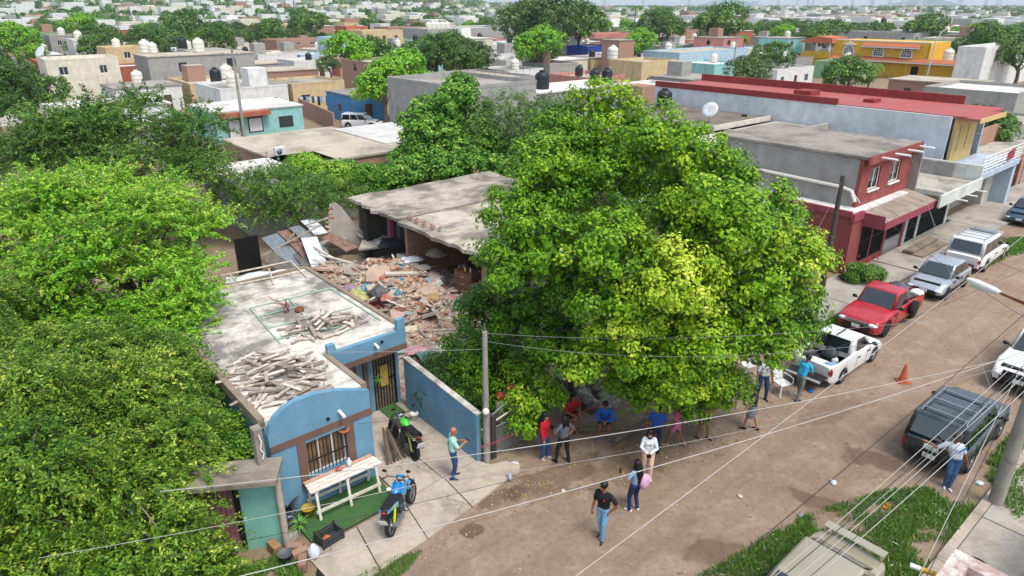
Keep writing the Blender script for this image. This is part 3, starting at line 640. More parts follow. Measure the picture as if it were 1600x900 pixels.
# ------------------------------------------------------------------ pink and mint house
PH = thing('mint_house', 'low mint green house with a pink roller gate and bare concrete roof', 'house', P(443, 853, 0), R(9)); T = None
m = MB(T); wall(m, 't', -2.7, 0, 0, 2.3, 0, .15, [(-2.55, -1.0, .1, 2.0)]); wall(m, 's', .15, .45, 0, 2.3, -.15, 0); wall(m, 's', .15, .45, 0, 2.3, -2.7, -2.55); m.build('wall', plaster('mint_render', '#7ab3a3', .9, '#a39a8c'), PH)
m = MB(T); m.box(-3.0, .2, -.5, .5, 2.302, 2.42); m.build('roof_slab', slabmat('bare_roof', '#8d8376', '#5a544b', .8, .8), PH)
g = MB(T); g.box(-2.55, -1.0, .06, .075, .1, 2.0); g = g.build('roller_gate', plain('pink_sheet', '#7d4a55', .7, var=.15), PH)
for k in range(13): m = MB(T); c = -2.54 + k * .119; m.box(c, c + .103, .035, .06, .12, 1.98); m.build('slat', plain('pink_slat', '#96606b', .65, var=.2), g)
m = MB(T); m.box(-1.0, -.86, -.04, -.003, .08, 2.05); m.build('door_post', M_BLACK, PH)
m = MB(T); m.tube([(.12, -.1, 0), (.12, -.1, 2.3)], .09, 10); m.build('drain_pipe', M_CONC, PH)

# ------------------------------------------------------------------ the red house row
M_RED = plaster('brick_red_paint', '#8a4843', .35, '#a3756a'); M_REDL = plaster('faded_red', '#8f4550', .3); M_GREYW = plaster('bare_render', '#918d88', .5, '#6a6661'); M_ROOFG = slabmat('grey_flat_roof', '#8f877d', '#5b554e', .8, .4)
bs, bt = 24.2, .1; RH = thing_st('red_house', 'brick red two-storey house with two upper windows and a concrete canopy', 'house', bs, bt); T = TT(bs, bt)
m = MB(T); wall(m, 't', 24.2, 31.3, 0, 2.9, .1, .3, [(25.5, 28.55, .35, 2.6), (28.85, 31.0, .05, 2.6)]); wall(m, 's', .3, 9.5, 0, 3.1, 24.2, 24.4); m.build('ground_wall', M_RED, RH)
m = MB(T); wall(m, 't', 25.7, 32.3, 3.0, 5.75, .75, .95, [(26.75, 28.0, 3.95, 5.1), (29.3, 30.6, 3.95, 5.1)]); m.build('upper_wall', M_RED, RH)
m = MB(T); wall(m, 's', .95, 9.5, 3.1, 5.72, 25.7, 25.85); wall(m, 's', .3, 9.5, 2.6, 5.72, 32.15, 32.3); wall(m, 't', 25.85, 32.15, 0, 5.72, 9.35, 9.5); m.build('side_wall', M_GREYW, RH)
m = MB(T); m.box(25.62, 32.34, .5, 9.55, 5.752, 5.9); m.build('roof_slab', M_ROOFG, RH)
m = MB(T); m.box(25.6, 32.36, .42, .498, 5.5, 5.93); m.build('fascia', M_RED, RH)
m = MB(T); m.prism([(-1.0, 2.72), (.74, 3.1), (.74, 3.22), (-1.0, 2.85)], 25.3, 32.2, ax='x'); m.build('canopy', slabmat('canopy_concrete', '#97897a', '#6a5d50', .5, 1.2), RH)
m = MB(T); m.box(25.28, 32.2, -1.06, -1.003, 2.5, 2.88); m.box(25.24, 25.298, -1.0, .74, 2.5, 3.2); m.build('canopy_fascia', M_REDL, RH)
m = MB(T); m.box(24.4, 31.3, .3, 9.5, 3.1, 3.22); m.build('first_floor', slabmat('white_roof', '#d6d2cb', '#9a948b', .4), RH)
m = MB(T); m.box(24.1, 25.25, .02, .2, 2.902, 3.3); m.box(24.1, 24.28, .2, 9.5, 3.102, 3.4); m.build('low_parapet', M_REDL, RH)
for a0, a1 in ((26.75, 28.0), (29.3, 30.6)): window(RH, T, 't', a0, a1, 3.95, 5.1, .75, M_WHITE, M_GLASS, 2, 1, .06); 
for a0, a1 in ((26.75, 28.0), (29.3, 30.6)): m = MB(T); m.box(a0 - .05, a1 + .05, .66, .75, 3.86, 3.945); m.build('sill', M_WHITE, RH)
for k in range(4): m = MB(T); c = 27 + k * 1.6; m.tube([(c, -.35, 5.72), (c, .45, 5.72)], .06, 8); m.build('drain_spout', M_WHITE, RH)
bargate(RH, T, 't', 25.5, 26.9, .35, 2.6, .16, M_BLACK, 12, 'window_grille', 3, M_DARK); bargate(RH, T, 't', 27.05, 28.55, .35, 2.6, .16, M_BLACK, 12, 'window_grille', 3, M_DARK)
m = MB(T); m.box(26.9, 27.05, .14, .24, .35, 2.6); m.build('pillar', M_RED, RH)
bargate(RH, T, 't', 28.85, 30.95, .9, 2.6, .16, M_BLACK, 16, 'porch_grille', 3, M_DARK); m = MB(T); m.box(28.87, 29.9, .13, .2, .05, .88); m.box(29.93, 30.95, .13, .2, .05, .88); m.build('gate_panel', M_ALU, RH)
m = MB(T); m.tube([(24.05, -.05, .1), (24.05, -.05, .5), (24.5, -.02, .62)], .03, 6); m.tube([(24.3, 0, 3.9), (25.6, .85, 3.9)], .02, 6); m.build('water_pipe', M_WHITE, RH)
m = MB(T); m.tube([(25.62, 9.3, 4.35), (25.58, 1.6, 4.2), (25.5, 1.0, 4.1), (25.4, .7, 3.6)], .09, 8); m.build('rain_pipe', plain('pvc', '#cfcabd', .5), RH)
# low white roof left of it
bs, bt = 17.5, 2.5; LH = thing_st('white_roof_house', 'low house with a bright white flat roof between the ficus and the red house', 'house', bs, bt); T = TT(bs, bt)
m = MB(T); wall(m, 't', 17.5, 24.1, 0, 2.9, 2.5, 2.7, [(19, 20.2, .9, 2.1), (21.5, 22.5, .05, 2.2)]); wall(m, 's', 2.7, 12, 0, 2.9, 17.5, 17.7); wall(m, 't', 17.7, 24.1, 0, 2.9, 11.8, 12); m.build('wall', M_GREYW, LH)
m = MB(T); m.box(17.4, 24.05, 2.4, 12.1, 2.902, 3.05); m.build('roof_slab', slabmat('white_roof2', '#d3cfc8', '#97918a', .45), LH)
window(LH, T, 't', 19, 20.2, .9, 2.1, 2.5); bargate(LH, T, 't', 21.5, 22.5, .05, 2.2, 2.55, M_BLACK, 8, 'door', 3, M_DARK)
m = MB(T); m.box(17.5, 24.0, 8.6, 8.75, 3.052, 3.5); m.build('roof_kerb', M_WHITE, LH)
# white terrace house
M_TERR = slabmat('terrace_concrete', '#aaa395', '#6c6459', .7, .6); M_PALEB = plaster('pale_blue_render', '#a9b6c4', .3, '#8d949c')
bs, bt = 31.4, .1; TH = thing_st('terrace_house', 'white-framed house with a wide black gate under a peeling white terrace slab', 'house', bs, bt); T = TT(bs, bt)
m = MB(T); wall(m, 't', 31.4, 38.2, 0, 2.85, .1, .3, [(31.75, 33.2, .05, 2.55), (33.5, 37.9, .05, 2.55)]); m.build('white_frame', plaster('white_frame', '#c9cbc6', .3), TH)
m = MB(T); wall(m, 's', .3, 16, 0, 3.9, 38.0, 38.2); wall(m, 't', 32.4, 38, 2.95, 5.0, 9.5, 9.7); m.build('wall', M_GREYW, TH)
m = MB(T); m.box(32.4, 38.15, -1.2, 16, 2.86, 3.02); m.build('terrace_slab', M_TERR, TH)
m = MB(T); m.box(31.6, 38.3, -1.32, -1.203, 2.55, 3.25); m.box(32.32, 32.42, -1.2, .7, 3.02, 3.3); m.box(38.16, 38.34, -1.2, 9.5, 2.9, 3.95); m.build('terrace_fascia', plaster('peeling_white', '#c6c8c0', .6, '#8f8b84'), TH)
for k in range(3): m = MB(T); c = 34.2 + k * 1.6; m.tube([(c, -1.9, 2.62), (c, -1.3, 2.62)], .045, 8); m.build('drain_spout', M_WHITE, TH)
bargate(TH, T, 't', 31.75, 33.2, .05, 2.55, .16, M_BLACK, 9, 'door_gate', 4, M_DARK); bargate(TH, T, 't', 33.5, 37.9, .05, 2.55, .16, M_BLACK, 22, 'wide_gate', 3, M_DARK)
m = MB(T); m.box(34, 35.2, 3, 3.5, 3.021, 3.06); m.build('brick_patch', brickmat('brick_patch'), TH)
# steps before it
stp = thing_st('entrance_steps', 'two worn concrete steps in front of the white-framed gate', 'steps', 31, -1.6)
for k in range(2): m = MB(TT(31, -1.6)); m.box(29.6, 33.3, -1.75 + k * .55, -1.22 + k * .55, .15, .28 + .13 * k); m.build('step', slabmat('step_concrete', '#8b7c6c', '#5f5347', .6, 1.2), stp)
# beige house with the long red roof, pale blue balcony
M_BEIGE = plaster('beige_render', '#c9ad74', .2, '#9b8860'); M_REDROOF = slabmat('red_roof_paint', '#a05452', '#8b6a62', .6, .3, .45, .65); M_WALLW = plaster('white_block_wall', '#c4c7ca', .5, '#9a9a98')
bs, bt = 38.5, .3; LB = thing_st('red_roof_house', 'long two-storey beige house with a flat red-painted roof and a pale blue balcony', 'house', bs, bt); T = TT(bs, bt)
m = MB(T); wall(m, 't', 41.0, 44.9, 3.2, 6.2, 1.6, 1.8, [(41.7, 41.95, 4.0, 5.7), (43.2, 43.45, 4.0, 5.7)]); m.build('beige_wall', M_BEIGE, LB)
for a in (41.7, 43.2): window(LB, T, 't', a, a + .25, 4.0, 5.7, 1.6, M_WHITE, M_GLASS, 1, 3, .04)
m = MB(T); wall(m, 's', 1.9, 26, 0, 6.3, 40.6, 40.8); wall(m, 's', 1.9, 26, 0, 6.2, 47.4, 47.6); wall(m, 't', 40.8, 47.4, 0, 6.2, 25.8, 26); m.build('side_wall', M_WALLW, LB)
m = MB(T); m.box(40.82, 47.6, 1.0, 26, 6.21, 6.36); m.box(40.3, 45.2, .2, 1.0, 6.2, 6.36); m.build('roof_slab', M_REDROOF, LB)
m = MB(T); m.box(47.5, 47.72, 3.5, 26, 6.362, 6.95); m.box(40.56, 40.84, 9.5, 26, 6.302, 6.75); m.box(43.4, 45, 13, 14.4, 6.362, 6.75); m.box(43.2, 44.4, 8, 8.8, 6.362, 6.6); m.build('roof_parapet', plaster('red_parapet', '#863a39', .25, '#a35c54'), LB)
m = MB(T); m.box(40.3, 45.2, .14, .198, 6.1, 6.4); m.build('roof_fascia', M_BEIGE, LB)
m = MB(T); wall(m, 't', 38.5, 46.6, 0, 2.9, 1.2, 1.4, []); wall(m, 't', 44.5, 46.6, 0, 2.9, .1, .3); wall(m, 's', .3, 1.2, 0, 2.9, 44.5, 44.7); m.build('ground_wall', plaster('cream_wall', '#bdb8ac', .3), LB)
m = MB(T); m.box(46.0, 46.6, -.9, .1, 0, 3.1); m.box(38.4, 46.7, -1.0, 1.6, 2.905, 3.25); wall(m, 's', 1.6, 6, 3.25, 4.6, 46.3, 46.5); wall(m, 't', 38.4, 40.6, 3.25, 4.4, 3.0, 3.2); m.build('pale_blue_frame', M_PALEB, LB)
bal = MB(T)
for z in (3.45, 3.65, 3.85, 4.05, 4.3): bal.tube([(39.0, -.93, z), (46.6, -.93, z)], .028, 6)
bal = bal.build('balcony_rail', M_WHITE, LB)
for k in range(9): m = MB(T); c = 39.0 + k * .95; m.tube([(c, -.92, 3.25), (c, -.92, 4.33)], .035, 6); m.build('baluster', M_WHITE, bal)
m = MB(); m.prism([(0, 0), (1.3, .05), (1.35, .75), (.1, .6)], 0, .03, ax='y'); tag(m.build('hung_cloth', plain('red_blue_cloth', '#8c3443', .95, var=.5, scale=3), None, W(43.6, -1.0, 3.5), ANG), 'red cloth hung over the white balcony railing', 'cloth')
# unfinished brick house further along
bs, bt = 47.2, .2; UB = thing_st('unfinished_house', 'unfinished bare brick house past the pale blue balcony', 'house', bs, bt); T = TT(bs, bt)
M_BRICK = brickmat('brickwork'); 
m = MB(T); wall(m, 't', 47.2, 58, 0, 2.7, .2, .4, [(48.4, 49.6, .9, 2.1), (51, 52.6, .05, 2.2), (54.5, 56, .9, 2.1)]); wall(m, 's', .4, 12, 0, 2.7, 47.2, 47.4); wall(m, 't', 49, 58, 2.9, 4.2, 3.0, 3.2); m.build('wall', M_BRICK, UB)
m = MB(T); m.box(47.1, 58, .05, 12, 2.702, 2.86); m.box(50.2, 50.5, .12, .19, 0, 2.69); m.box(53.4, 53.7, .12, .19, 0, 2.69); m.build('roof_slab', M_TERR, UB)
for a0, a1, z0, z1 in ((48.4, 49.6, .9, 2.1), (54.5, 56, .9, 2.1)): window(UB, T, 't', a0, a1, z0, z1, .2, M_ALU, M_GLASS, 2)
bargate(UB, T, 't', 51, 52.6, .05, 2.2, .25, M_RUST, 9, 'door', 3, M_DARK)
# flat roofs between the red house and the long red roof, and the purple house
bs, bt = 26, 9.7; GH = thing_st('patched_roof_house', 'low building with a patched grey-white flat roof behind the red house', 'house', bs, bt); T = TT(bs, bt)
m = MB(T); wall(m, 's', 9.75, 13.8, 0, 4.5, 28.5, 28.7); wall(m, 't', 28.7, 40.4, 0, 4.5, 9.75, 9.9); wall(m, 't', 28.7, 40.4, 0, 4.5, 13.6, 13.8); m.build('wall', M_GREYW, GH)
m = MB(T); m.box(28.4, 40.5, 9.74, 13.9, 4.502, 4.65); m.build('roof_slab', slabmat('patched_roof', '#c3b9ab', '#7b7268', .75, .35), GH)
m = MB(T); m.box(32.5, 40.4, 9.74, 9.95, 4.652, 5.0); m.box(33, 33.2, 9.96, 13.7, 4.652, 4.9); m.build('roof_kerb', M_TERR, GH)
bs, bt = 33, 14.4; PU = thing_st('purple_house', 'purple-walled house under a dark flat roof with a big black tank', 'house', bs, bt); T = TT(bs, bt)
m = MB(T); wall(m, 't', 33.1, 40.3, 0, 4.75, 15.6, 15.8, [(35, 36.4, .05, 2.4), (37.6, 39.0, 3.2, 4.2)]); wall(m, 's', 15.8, 24, 0, 4.75, 33.1, 33.3); wall(m, 't', 33.3, 40.3, 0, 4.75, 23.8, 24); m.build('wall', plaster('purple_paint', '#3c2468', .2, '#5c4a76'), PU)
m = MB(T); m.box(32.9, 40.45, 14.5, 24.1, 4.752, 4.92); m.build('roof_slab', slabmat('dark_roof', '#756c60', '#4f4940', .7, .4), PU)
m = MB(T); m.box(32.8, 40.45, 14.4, 14.498, 4.65, 5.02); m.box(32.8, 32.898, 14.5, 24.1, 4.65, 5.02); m.build('white_edge', plaster('cream_edge', '#cfc8b6', .3), PU); m = MB(T); m.box(32.82, 33.0, 14.52, 14.7, 0, 4.65); m.build('corner_post', M_WHITE, PU)
window(PU, T, 't', 37.6, 39.0, 3.2, 4.2, 15.6); bargate(PU, T, 't', 35, 36.4, .05, 2.4, 15.65, M_BLACK, 9, 'door', 3, M_DARK)
# ------------------------------------------------------------------ the collapsed house
bs, bt = 6.5, 7.4; CH = thing_st('collapsed_house', 'half collapsed house with an open side under cracked concrete roof slabs', 'house', bs, bt); T = TT(bs, bt)
def slab_grid(s0, s1, t0, t1, z, th, n, jag, sag, seed):
    rn = random.Random(seed); vs = []; fs = []; nt = n
    js = [s0 + jag * mnoise.noise(Vector((seed, i * .55, 0))) + rn.uniform(-.07, .07) for i in range(nt + 1)]
    for i in range(nt + 1):
        for j in range(nt + 1):
            s = js[i] + (s1 - js[i]) * j / nt; t = t0 + (t1 - t0) * i / nt
            vs.append((s, t, z + sag * mnoise.noise(Vector((s * .35, t * .35, seed))) + .02 * mnoise.noise(Vector((s * 2, t * 2, seed)))))
    k = len(vs); vs += [(a, b, c - th) for a, b, c in vs]; r = nt + 1
    for i in range(nt):
        for j in range(nt):
            a = i * r + j; fs += [(a, a + 1, a + r + 1, a + r), (k + a, k + a + r, k + a + r + 1, k + a + 1)]
    for i in range(nt):
        a = i * r; fs.append((a, a + r, k + a + r, k + a)); a = i * r + nt; fs.append((a, k + a, k + a + r, a + r))
        a = i; fs.append((a, k + a, k + a + 1, a + 1)); a = nt * r + i; fs.append((a, a + 1, k + a + 1, k + a))
    return vs, fs
m = MB(T); v, f = slab_grid(6.55, 16.6, 14.55, 19.9, 3.22, .17, 18, .35, .22, 3); m.add(v, f); m.build('roof_slab', slabmat('rear_roof_slab', '#aca192', '#5d564d', .85, .5, .42, .58), CH)
m = MB(T); v, f = slab_grid(6.4, 16.6, 7.3, 14.5, 3.14, .17, 18, .3, .14, 9); m.add(v, f); m.build('roof_slab', slabmat('front_roof_slab', '#b8ad9c', '#6f665b', .85, .45, .42, .58), CH)
M_RBRICK = brickmat('old_brick', '#9c6147', '#9e9282'); M_INN = plaster('inner_wall', '#6e665c', .6)
m = MB(T); wall(m, 't', 6.9, 16.4, 0, 2.95, 19.3, 19.5); wall(m, 's', 7.5, 19.3, 0, 2.95, 16.2, 16.4); wall(m, 's', 7.75, 19.3, 0, 2.9, 11.6, 11.75); m.build('inner_wall', M_INN, CH)
m = MB(T); wall(m, 't', 6.75, 11.6, 0, 2.92, 14.2, 14.42); m.build('dividing_wall', M_RBRICK, CH)
m = MB(T); wall(m, 't', 6.45, 16.2, 0, 2.92, 7.5, 7.72, [(7.5, 8.5, .2, 1.7), (10, 11, .0, 2.1), (12.6, 14, .9, 2.1)]); m.build('front_wall', plaster('front_render', '#9d9183', .55), CH)
m = MB(T); m.box(6.4, 6.448, 7.46, 7.76, 0, 2.9); m.build('broken_edge', M_RBRICK, CH)
m = MB(T); m.box(6.55, 6.8, 18.0, 18.4, 0, 3.0); m.build('dark_pillar', plain('charred_pillar', '#2c2927', .9), CH)
m = MB(T); m.box(6.6, 11.6, 7.7, 19.3, .01, .1); m.build('floor', plain('floor_dust', '#6d6054', .95, bump=.3), CH)
for k in range(9):
    m = MB(); m.box(-.12, .12, -.06, .06, -.035, .035); o = m.build('brick', M_RBRICK, CH, (.5 + random.uniform(-.15, .15), 7.0 - k * .32, 5.72 - 2.55 + .1)); o.rotation_euler = (0, 0, random.uniform(-.4, 2))
def mound(s, t):
    h = .15 + 1.05 * math.exp(-((s - 4.6) / 1.9) ** 2 - ((t - 9.6) / 2.4) ** 2) + 1.2 * math.exp(-((s - 5.4) / 1.8) ** 2 - ((t - 13.2) / 2.2) ** 2) + .9 * math.exp(-((s - 3) / 2) ** 2 - ((t - 15.8) / 2) ** 2) + .45 * math.exp(-((s - 2.6) / 1.8) ** 2 - ((t - 7) / 2) ** 2)
    n = mnoise.noise(Vector((s * .9, t * .9, 4))) * .3 + mnoise.noise(Vector((s * 2.6, t * 2.6, 9))) * .14
    e = min(1, max(0, (s - .3) / .8), max(0, (t - 4.4) / 1.2), max(0, (19 - t) / 1.0))
    return max(.02, (h + n) * max(0, min(1, (s - .25) / .8)) * max(0, min(1, (t - 4.2) / 1.2)) * max(0, min(1, (18.6 - t))))
q = NT('broken_masonry'); vo = q.n('TexVoronoi'); vo.inputs['Scale'].default_value = 5.5; q.l(q.coord(), vo.inputs['Vector'])
sp = q.n('SeparateColor'); q.l(vo.outputs['Color'], sp.inputs[0])
c = q.ramp(sp.outputs[0], [(0, lin('#8a6654')), (.3, lin('#a5826f')), (.5, lin('#b3a698')), (.7, lin('#8c7d6e')), (1, lin('#c2b8aa'))])
c = q.mix(q.ramp(q.noise(q.coord(), .9, 6), [(.38, g4(0)), (.55, g4(.85))]), c, lin('#a08f7e')); q.l(c, q.b.inputs['Base Color']); q.b.inputs['Roughness'].default_value = .95; q.bump(vo.outputs[0], 1, .12); M_RUB = q.m
m = MB(T); ns, nt = 62, 100; vs = []
for i in range(nt + 1):
    for j in range(ns + 1):
        s, t = .3 + 8.4 * j / ns, 4.3 + 14.2 * i / nt; vs.append((s, t, mound(s, t)))
m.add(vs, [(i * (ns + 1) + j, i * (ns + 1) + j + 1, (i + 1) * (ns + 1) + j + 1, (i + 1) * (ns + 1) + j) for i in range(nt) for j in range(ns)], 0, False)
tag(m.build('rubble_mound', M_RUB, CH), kind='stuff')
M_BR = [plain('loose_brick_%d' % i, h, .95, var=.3, scale=12) for i, h in enumerate(['#a06a4e', '#b08566', '#8a5f48', '#b39a84', '#bfae9a', '#94806c'])]
bm_ = []
for k in range(6): m = MB(); m.box(-.125, .125, -.062, .062, -.035, .035); me = m.build('brick', M_BR[k]); bm_.append(me.data); bpy.data.objects.remove(me)
rn = random.Random(21)
def rub_pt():
    while 1:
        s, t = rn.uniform(1.0, 7.6), rn.uniform(5, 17.4)
        if rn.random() < min(1, mound(s, t)) * (1.0 if 8 < t < 15 else .55): return s, t
for k in range(300):
    s, t = rub_pt(); o = bpy.data.objects.new('brick', bm_[rn.randrange(6)]); COL.objects.link(o); o.parent = CH
    o.location = (s - bs, t - bt, mound(s, t) + rn.uniform(0, .1)); o.rotation_euler = (rn.uniform(-.9, .9), rn.uniform(-.9, .9), rn.uniform(0, 6.3)); kk = rn.uniform(.7, 1.15); o.scale = (kk * rn.uniform(.6, 1.1), kk, kk)
m = MB(T)
for k in range(1500):
    s, t = rub_pt(); a = rn.uniform(.04, .15); z = mound(s, t) + rn.uniform(-.02, .05)
    M3 = Matrix.Rotation(rn.uniform(0, 6.3), 3, 'Z') @ Matrix.Rotation(rn.uniform(-.9, .9), 3, 'X')
    m.ob((s, t, z), (a * rn.uniform(.8, 1.7), a, a * rn.uniform(.3, .8)), M3, rn.randrange(8))
tag(m.build('rubble', M_BR + [plain('mortar_lump', '#b5aa9b', .95), plain('dust_lump', '#8d7d6d', .95)], CH), kind='stuff')

rn = random.Random(31)
for k in range(46):
    s, t = rub_pt(); L = rn.uniform(.8, 2.4); m = MB(); m.box(-L / 2, L / 2, -.05, .05, -.015, .02); o = m.build('board', M_PLANK[rn.randrange(5)], CH, (s - bs, t - bt, mound(s, t) + .1)); o.rotation_euler = (rn.uniform(-.3, .3), rn.uniform(-.35, .35), rn.uniform(0, 6.3))
for k in range(36):
    s, t = rub_pt(); a = rn.uniform(.25, .85); m = MB(); n_ = rn.randrange(4, 7); m.prism([(a * rn.uniform(.6, 1) * math.cos(6.283 * i / n_), a * rn.uniform(.6, 1) * math.sin(6.283 * i / n_)) for i in range(n_)], -.05, .06); o = m.build('masonry_chunk', slabmat('chunk_%d' % (k % 3), ['#b0a597', '#9b8f83', '#b59a88'][k % 3], '#7d7267', .5, 1.5), CH, (s - bs, t - bt, mound(s, t) + .08)); o.rotation_euler = (rn.uniform(-.5, .5), rn.uniform(-.5, .5), rn.uniform(0, 6.3))
m = MB(T); cols = ['#c9c9c6', '#6d8aa0', '#b09aa0', '#7d9a94', '#94605a', '#bdb296', '#2c2e33', '#d5d3cc']
for k in range(110):
    s, t = rub_pt(); a = rn.uniform(.1, .28); m.ob((s, t, mound(s, t) + .07), (a * rn.uniform(.8, 2), a, rn.uniform(.02, .08)), Matrix.Rotation(rn.uniform(0, 6.3), 3, 'Z') @ Matrix.Rotation(rn.uniform(-.7, .7), 3, 'X'), rn.randrange(8))
tag(m.build('household_debris', [plain('debris' + h, h, .7) for h in cols], CH), kind='stuff')
M_SHARD = slabmat('plaster_shard', '#a59c90', '#7d746a', .5, 1.0)
def mp(px, py, z=None):
    "the spot of the ruin seen at a pixel"
    zz = .6
    if z is not None: return P(px, py, z)
    for _ in range(4): s, t = ST(px, py, zz); zz = mound(s, t)
    return P(px, py, zz)
SH = thing('wall_shard', 'tall pointed shard of grey plastered wall standing in the rubble', 'wall fragment', P(514, 388, .5), R(8))
m = MB(); m.prism([(0, 0), (2.35, -.1), (2.3, .45), (1.9, .9), (1.35, 1.5), (.85, 2.25), (.5, 2.55), (.22, 2.45), (.1, 1.5)], -.02, .14, ax='y'); o = m.build('plaster_face', M_SHARD, SH); SH.rotation_euler.x = R(-10)
for k in range(9): m = MB(); m.box(-.14, .12, -.03, .17, 0, .1); o = m.build('brick', M_BR[k % 6], SH, (.08 + .03 * k * (k > 5) + random.uniform(-.05, .05), -.02, .15 + k * .25)); o.rotation_euler.y = random.uniform(-.3, .3)
frag = [('flat slab of fallen plaster lying left of the wall shard', 478, 388, .5, [(0, 0), (1.9, -.5), (2.3, .2), (1.2, .9), (.3, .7)], (.12, -.15, .1), M_SHARD),
        ('pale broken slab lying at the foot of the wall shard', 560, 392, .8, [(0, 0), (1.3, .1), (1.5, .8), (.5, 1.0)], (.2, .1, .5), M_SHARD),
        ('grey slab tilted over the hollow beside the brick heap', 500, 418, .7, [(0, 0), (1.6, -.3), (2.0, .4), (.3, .6)], (.15, .2, .3), M_SHARD),
        ('long pale concrete strip lying across the brick heap', 602, 432, 1.2, [(0, 0), (1.9, .15), (1.9, .4), (0, .28)], (.08, .05, .1), slabmat('pale_slab', '#bdb3a6')),
        ('thick pale slab fragment at the foot of the grey front wall', 684, 478, .35, [(0, 0), (1.7, .1), (1.9, .9), (.8, 1.3), (-.1, .7)], (.15, -.1, .15), slabmat('pale_slab', '#bdb3a6')),
        ('dusty slab half buried below the brown dresser', 620, 405, 1.0, [(0, 0), (1.0, .1), (.9, .5), (.1, .5)], (.1, .2, .4), M_SHARD)]
for lab, px, py, z, poly, rot, mt in frag:
    m = MB(); m.prism(poly, 0, .11); o = m.build('slab_fragment', mt, None, P(px, py, z + .15)); o.rotation_euler = rot; tag(o, lab, 'slab fragment')
def bar_obj(name, a, b, w, h, mat, label, cat, group=None):
    a, b = Vector(a), Vector(b); m = MB(); m.beam((0, 0, 0), b - a, w, h); o = m.build(name, mat, None, a); return tag(o, label, cat, group)
bar_obj('concrete_post', P(636, 490, .5), P(634, 438, 1.35), .16, .16, slabmat('pale_slab', '#bdb3a6'), 'fallen concrete post leaning upright in the brick heap', 'post')
bar_obj('concrete_beam', P(643, 503, .35), P(688, 522, .35), .2, .18, slabmat('pale_slab', '#bdb3a6'), 'long concrete beam lying near the corner of the blue house roof', 'beam')
bar_obj('concrete_beam', P(608, 465, .75), P(628, 487, .6), .16, .14, M_SHARD, 'short concrete beam stuck among the coloured household things', 'beam')
TB = [(410, 400, .8, 500, 352, 2.0, 'long grey beam lying across the corrugated sheets'), (478, 352, 1.9, 520, 338, 2.2, 'timber rail reaching from the sheets to the shard'), (490, 385, 1.3, 548, 420, .8, 'dark plank fallen from the sheets towards the hollow'),
      (500, 398, 1.2, 552, 412, 1.0, 'brown plank lying crosswise over the hollow'), (530, 348, 1.6, 568, 372, 1.1, 'brown timber propped behind the wall shard'), (440, 390, 1.0, 462, 362, 1.7, 'short brown stud under the rusty sheet'), (498, 408, .9, 545, 440, .5, 'grey lath sliding into the hollow'), (515, 405, 1.0, 556, 436, .7, 'weathered joist ending by the slatted box')]
for x0, y0, z0, x1, y1, z1, lab in TB: bar_obj('fallen_timber', P(x0, y0, z0), P(x1, y1, z1), .1, .07, M_PLANK[random.randrange(5)], lab, 'timber', 'timbers of the fallen shed')
# corrugated sheets
def corr(name, L, wd, mat, label, p, rot, bend=0.0):
    n = int(wd / .038); m = MB(); vs = []
    for i in range(9):
        x = L * i / 8
        for j in range(n + 1): vs.append((x, wd * j / n, .018 * math.cos(j * math.pi / 1.5 * 1) + bend * math.sin(x / L * math.pi)))
    m.add(vs, [(i * (n + 1) + j, i * (n + 1) + j + 1, (i + 1) * (n + 1) + j + 1, (i + 1) * (n + 1) + j) for i in range(8) for j in range(n)])
    k = len(vs); vs2 = [(a, b, c - .006) for a, b, c in vs]; m.add(vs2, [(i * (n + 1) + j, (i + 1) * (n + 1) + j, (i + 1) * (n + 1) + j + 1, i * (n + 1) + j + 1) for i in range(8) for j in range(n)])
    o = m.build(name, mat, None, p); o.rotation_euler = rot; return tag(o, label, 'metal sheet', 'corrugated sheets of the fallen shed')
M_Z = plain('zinc_sheet', '#8d9496', .45, .55, .2, 3); M_ZR = plain('rusted_sheet', '#86695a', .8, .2, .4, 3); M_ZW = plain('white_sheet', '#c9ccce', .5, .1, .12, 2); M_ZD = plain('dull_sheet', '#6f6a62', .7, .3, .35, 3)
for k, (px, py, z, L, wd, mt, rz, ry, lab) in enumerate([
    (408, 372, 1.5, 2.9, .95, M_Z, -.75, .38, 'dull zinc sheet leaning at the outer left of the sheet heap'), (432, 362, 1.65, 2.9, .8, M_ZR, -.75, .36, 'rust brown corrugated sheet in the middle of the sheet heap'),
    (450, 356, 1.75, 2.8, .7, M_Z, -.72, .36, 'grey corrugated sheet right of the rusty one'), (405, 402, 1.0, 3.2, .9, M_ZD, -.7, .25, 'dark corrugated sheet sliding under the zinc sheets'),
    (468, 345, 1.95, 1.6, .8, M_ZW, -.8, .3, 'short white sheet on top of the sheet heap'), (470, 372, 1.6, 2.7, .85, M_ZW, -1.1, .42, 'long white sheet hanging down from the sheet heap'),
    (500, 372, 1.4, 2.0, .8, M_ZR, -.6, .2, 'tan sheet lying between the white sheet and the shard'), (515, 425, .9, 1.4, .6, M_ZW, -.2, .2, 'small crumpled light sheet at the edge of the hollow'), (455, 395, .9, 2.6, .8, M_ZD, -.9, .25, 'dull sheet lying below the long white one')]):
    corr('corrugated_sheet', L, wd, mt, lab, P(px, py, z), (random.uniform(-.1, .1), ry, rz), random.uniform(0, .08))
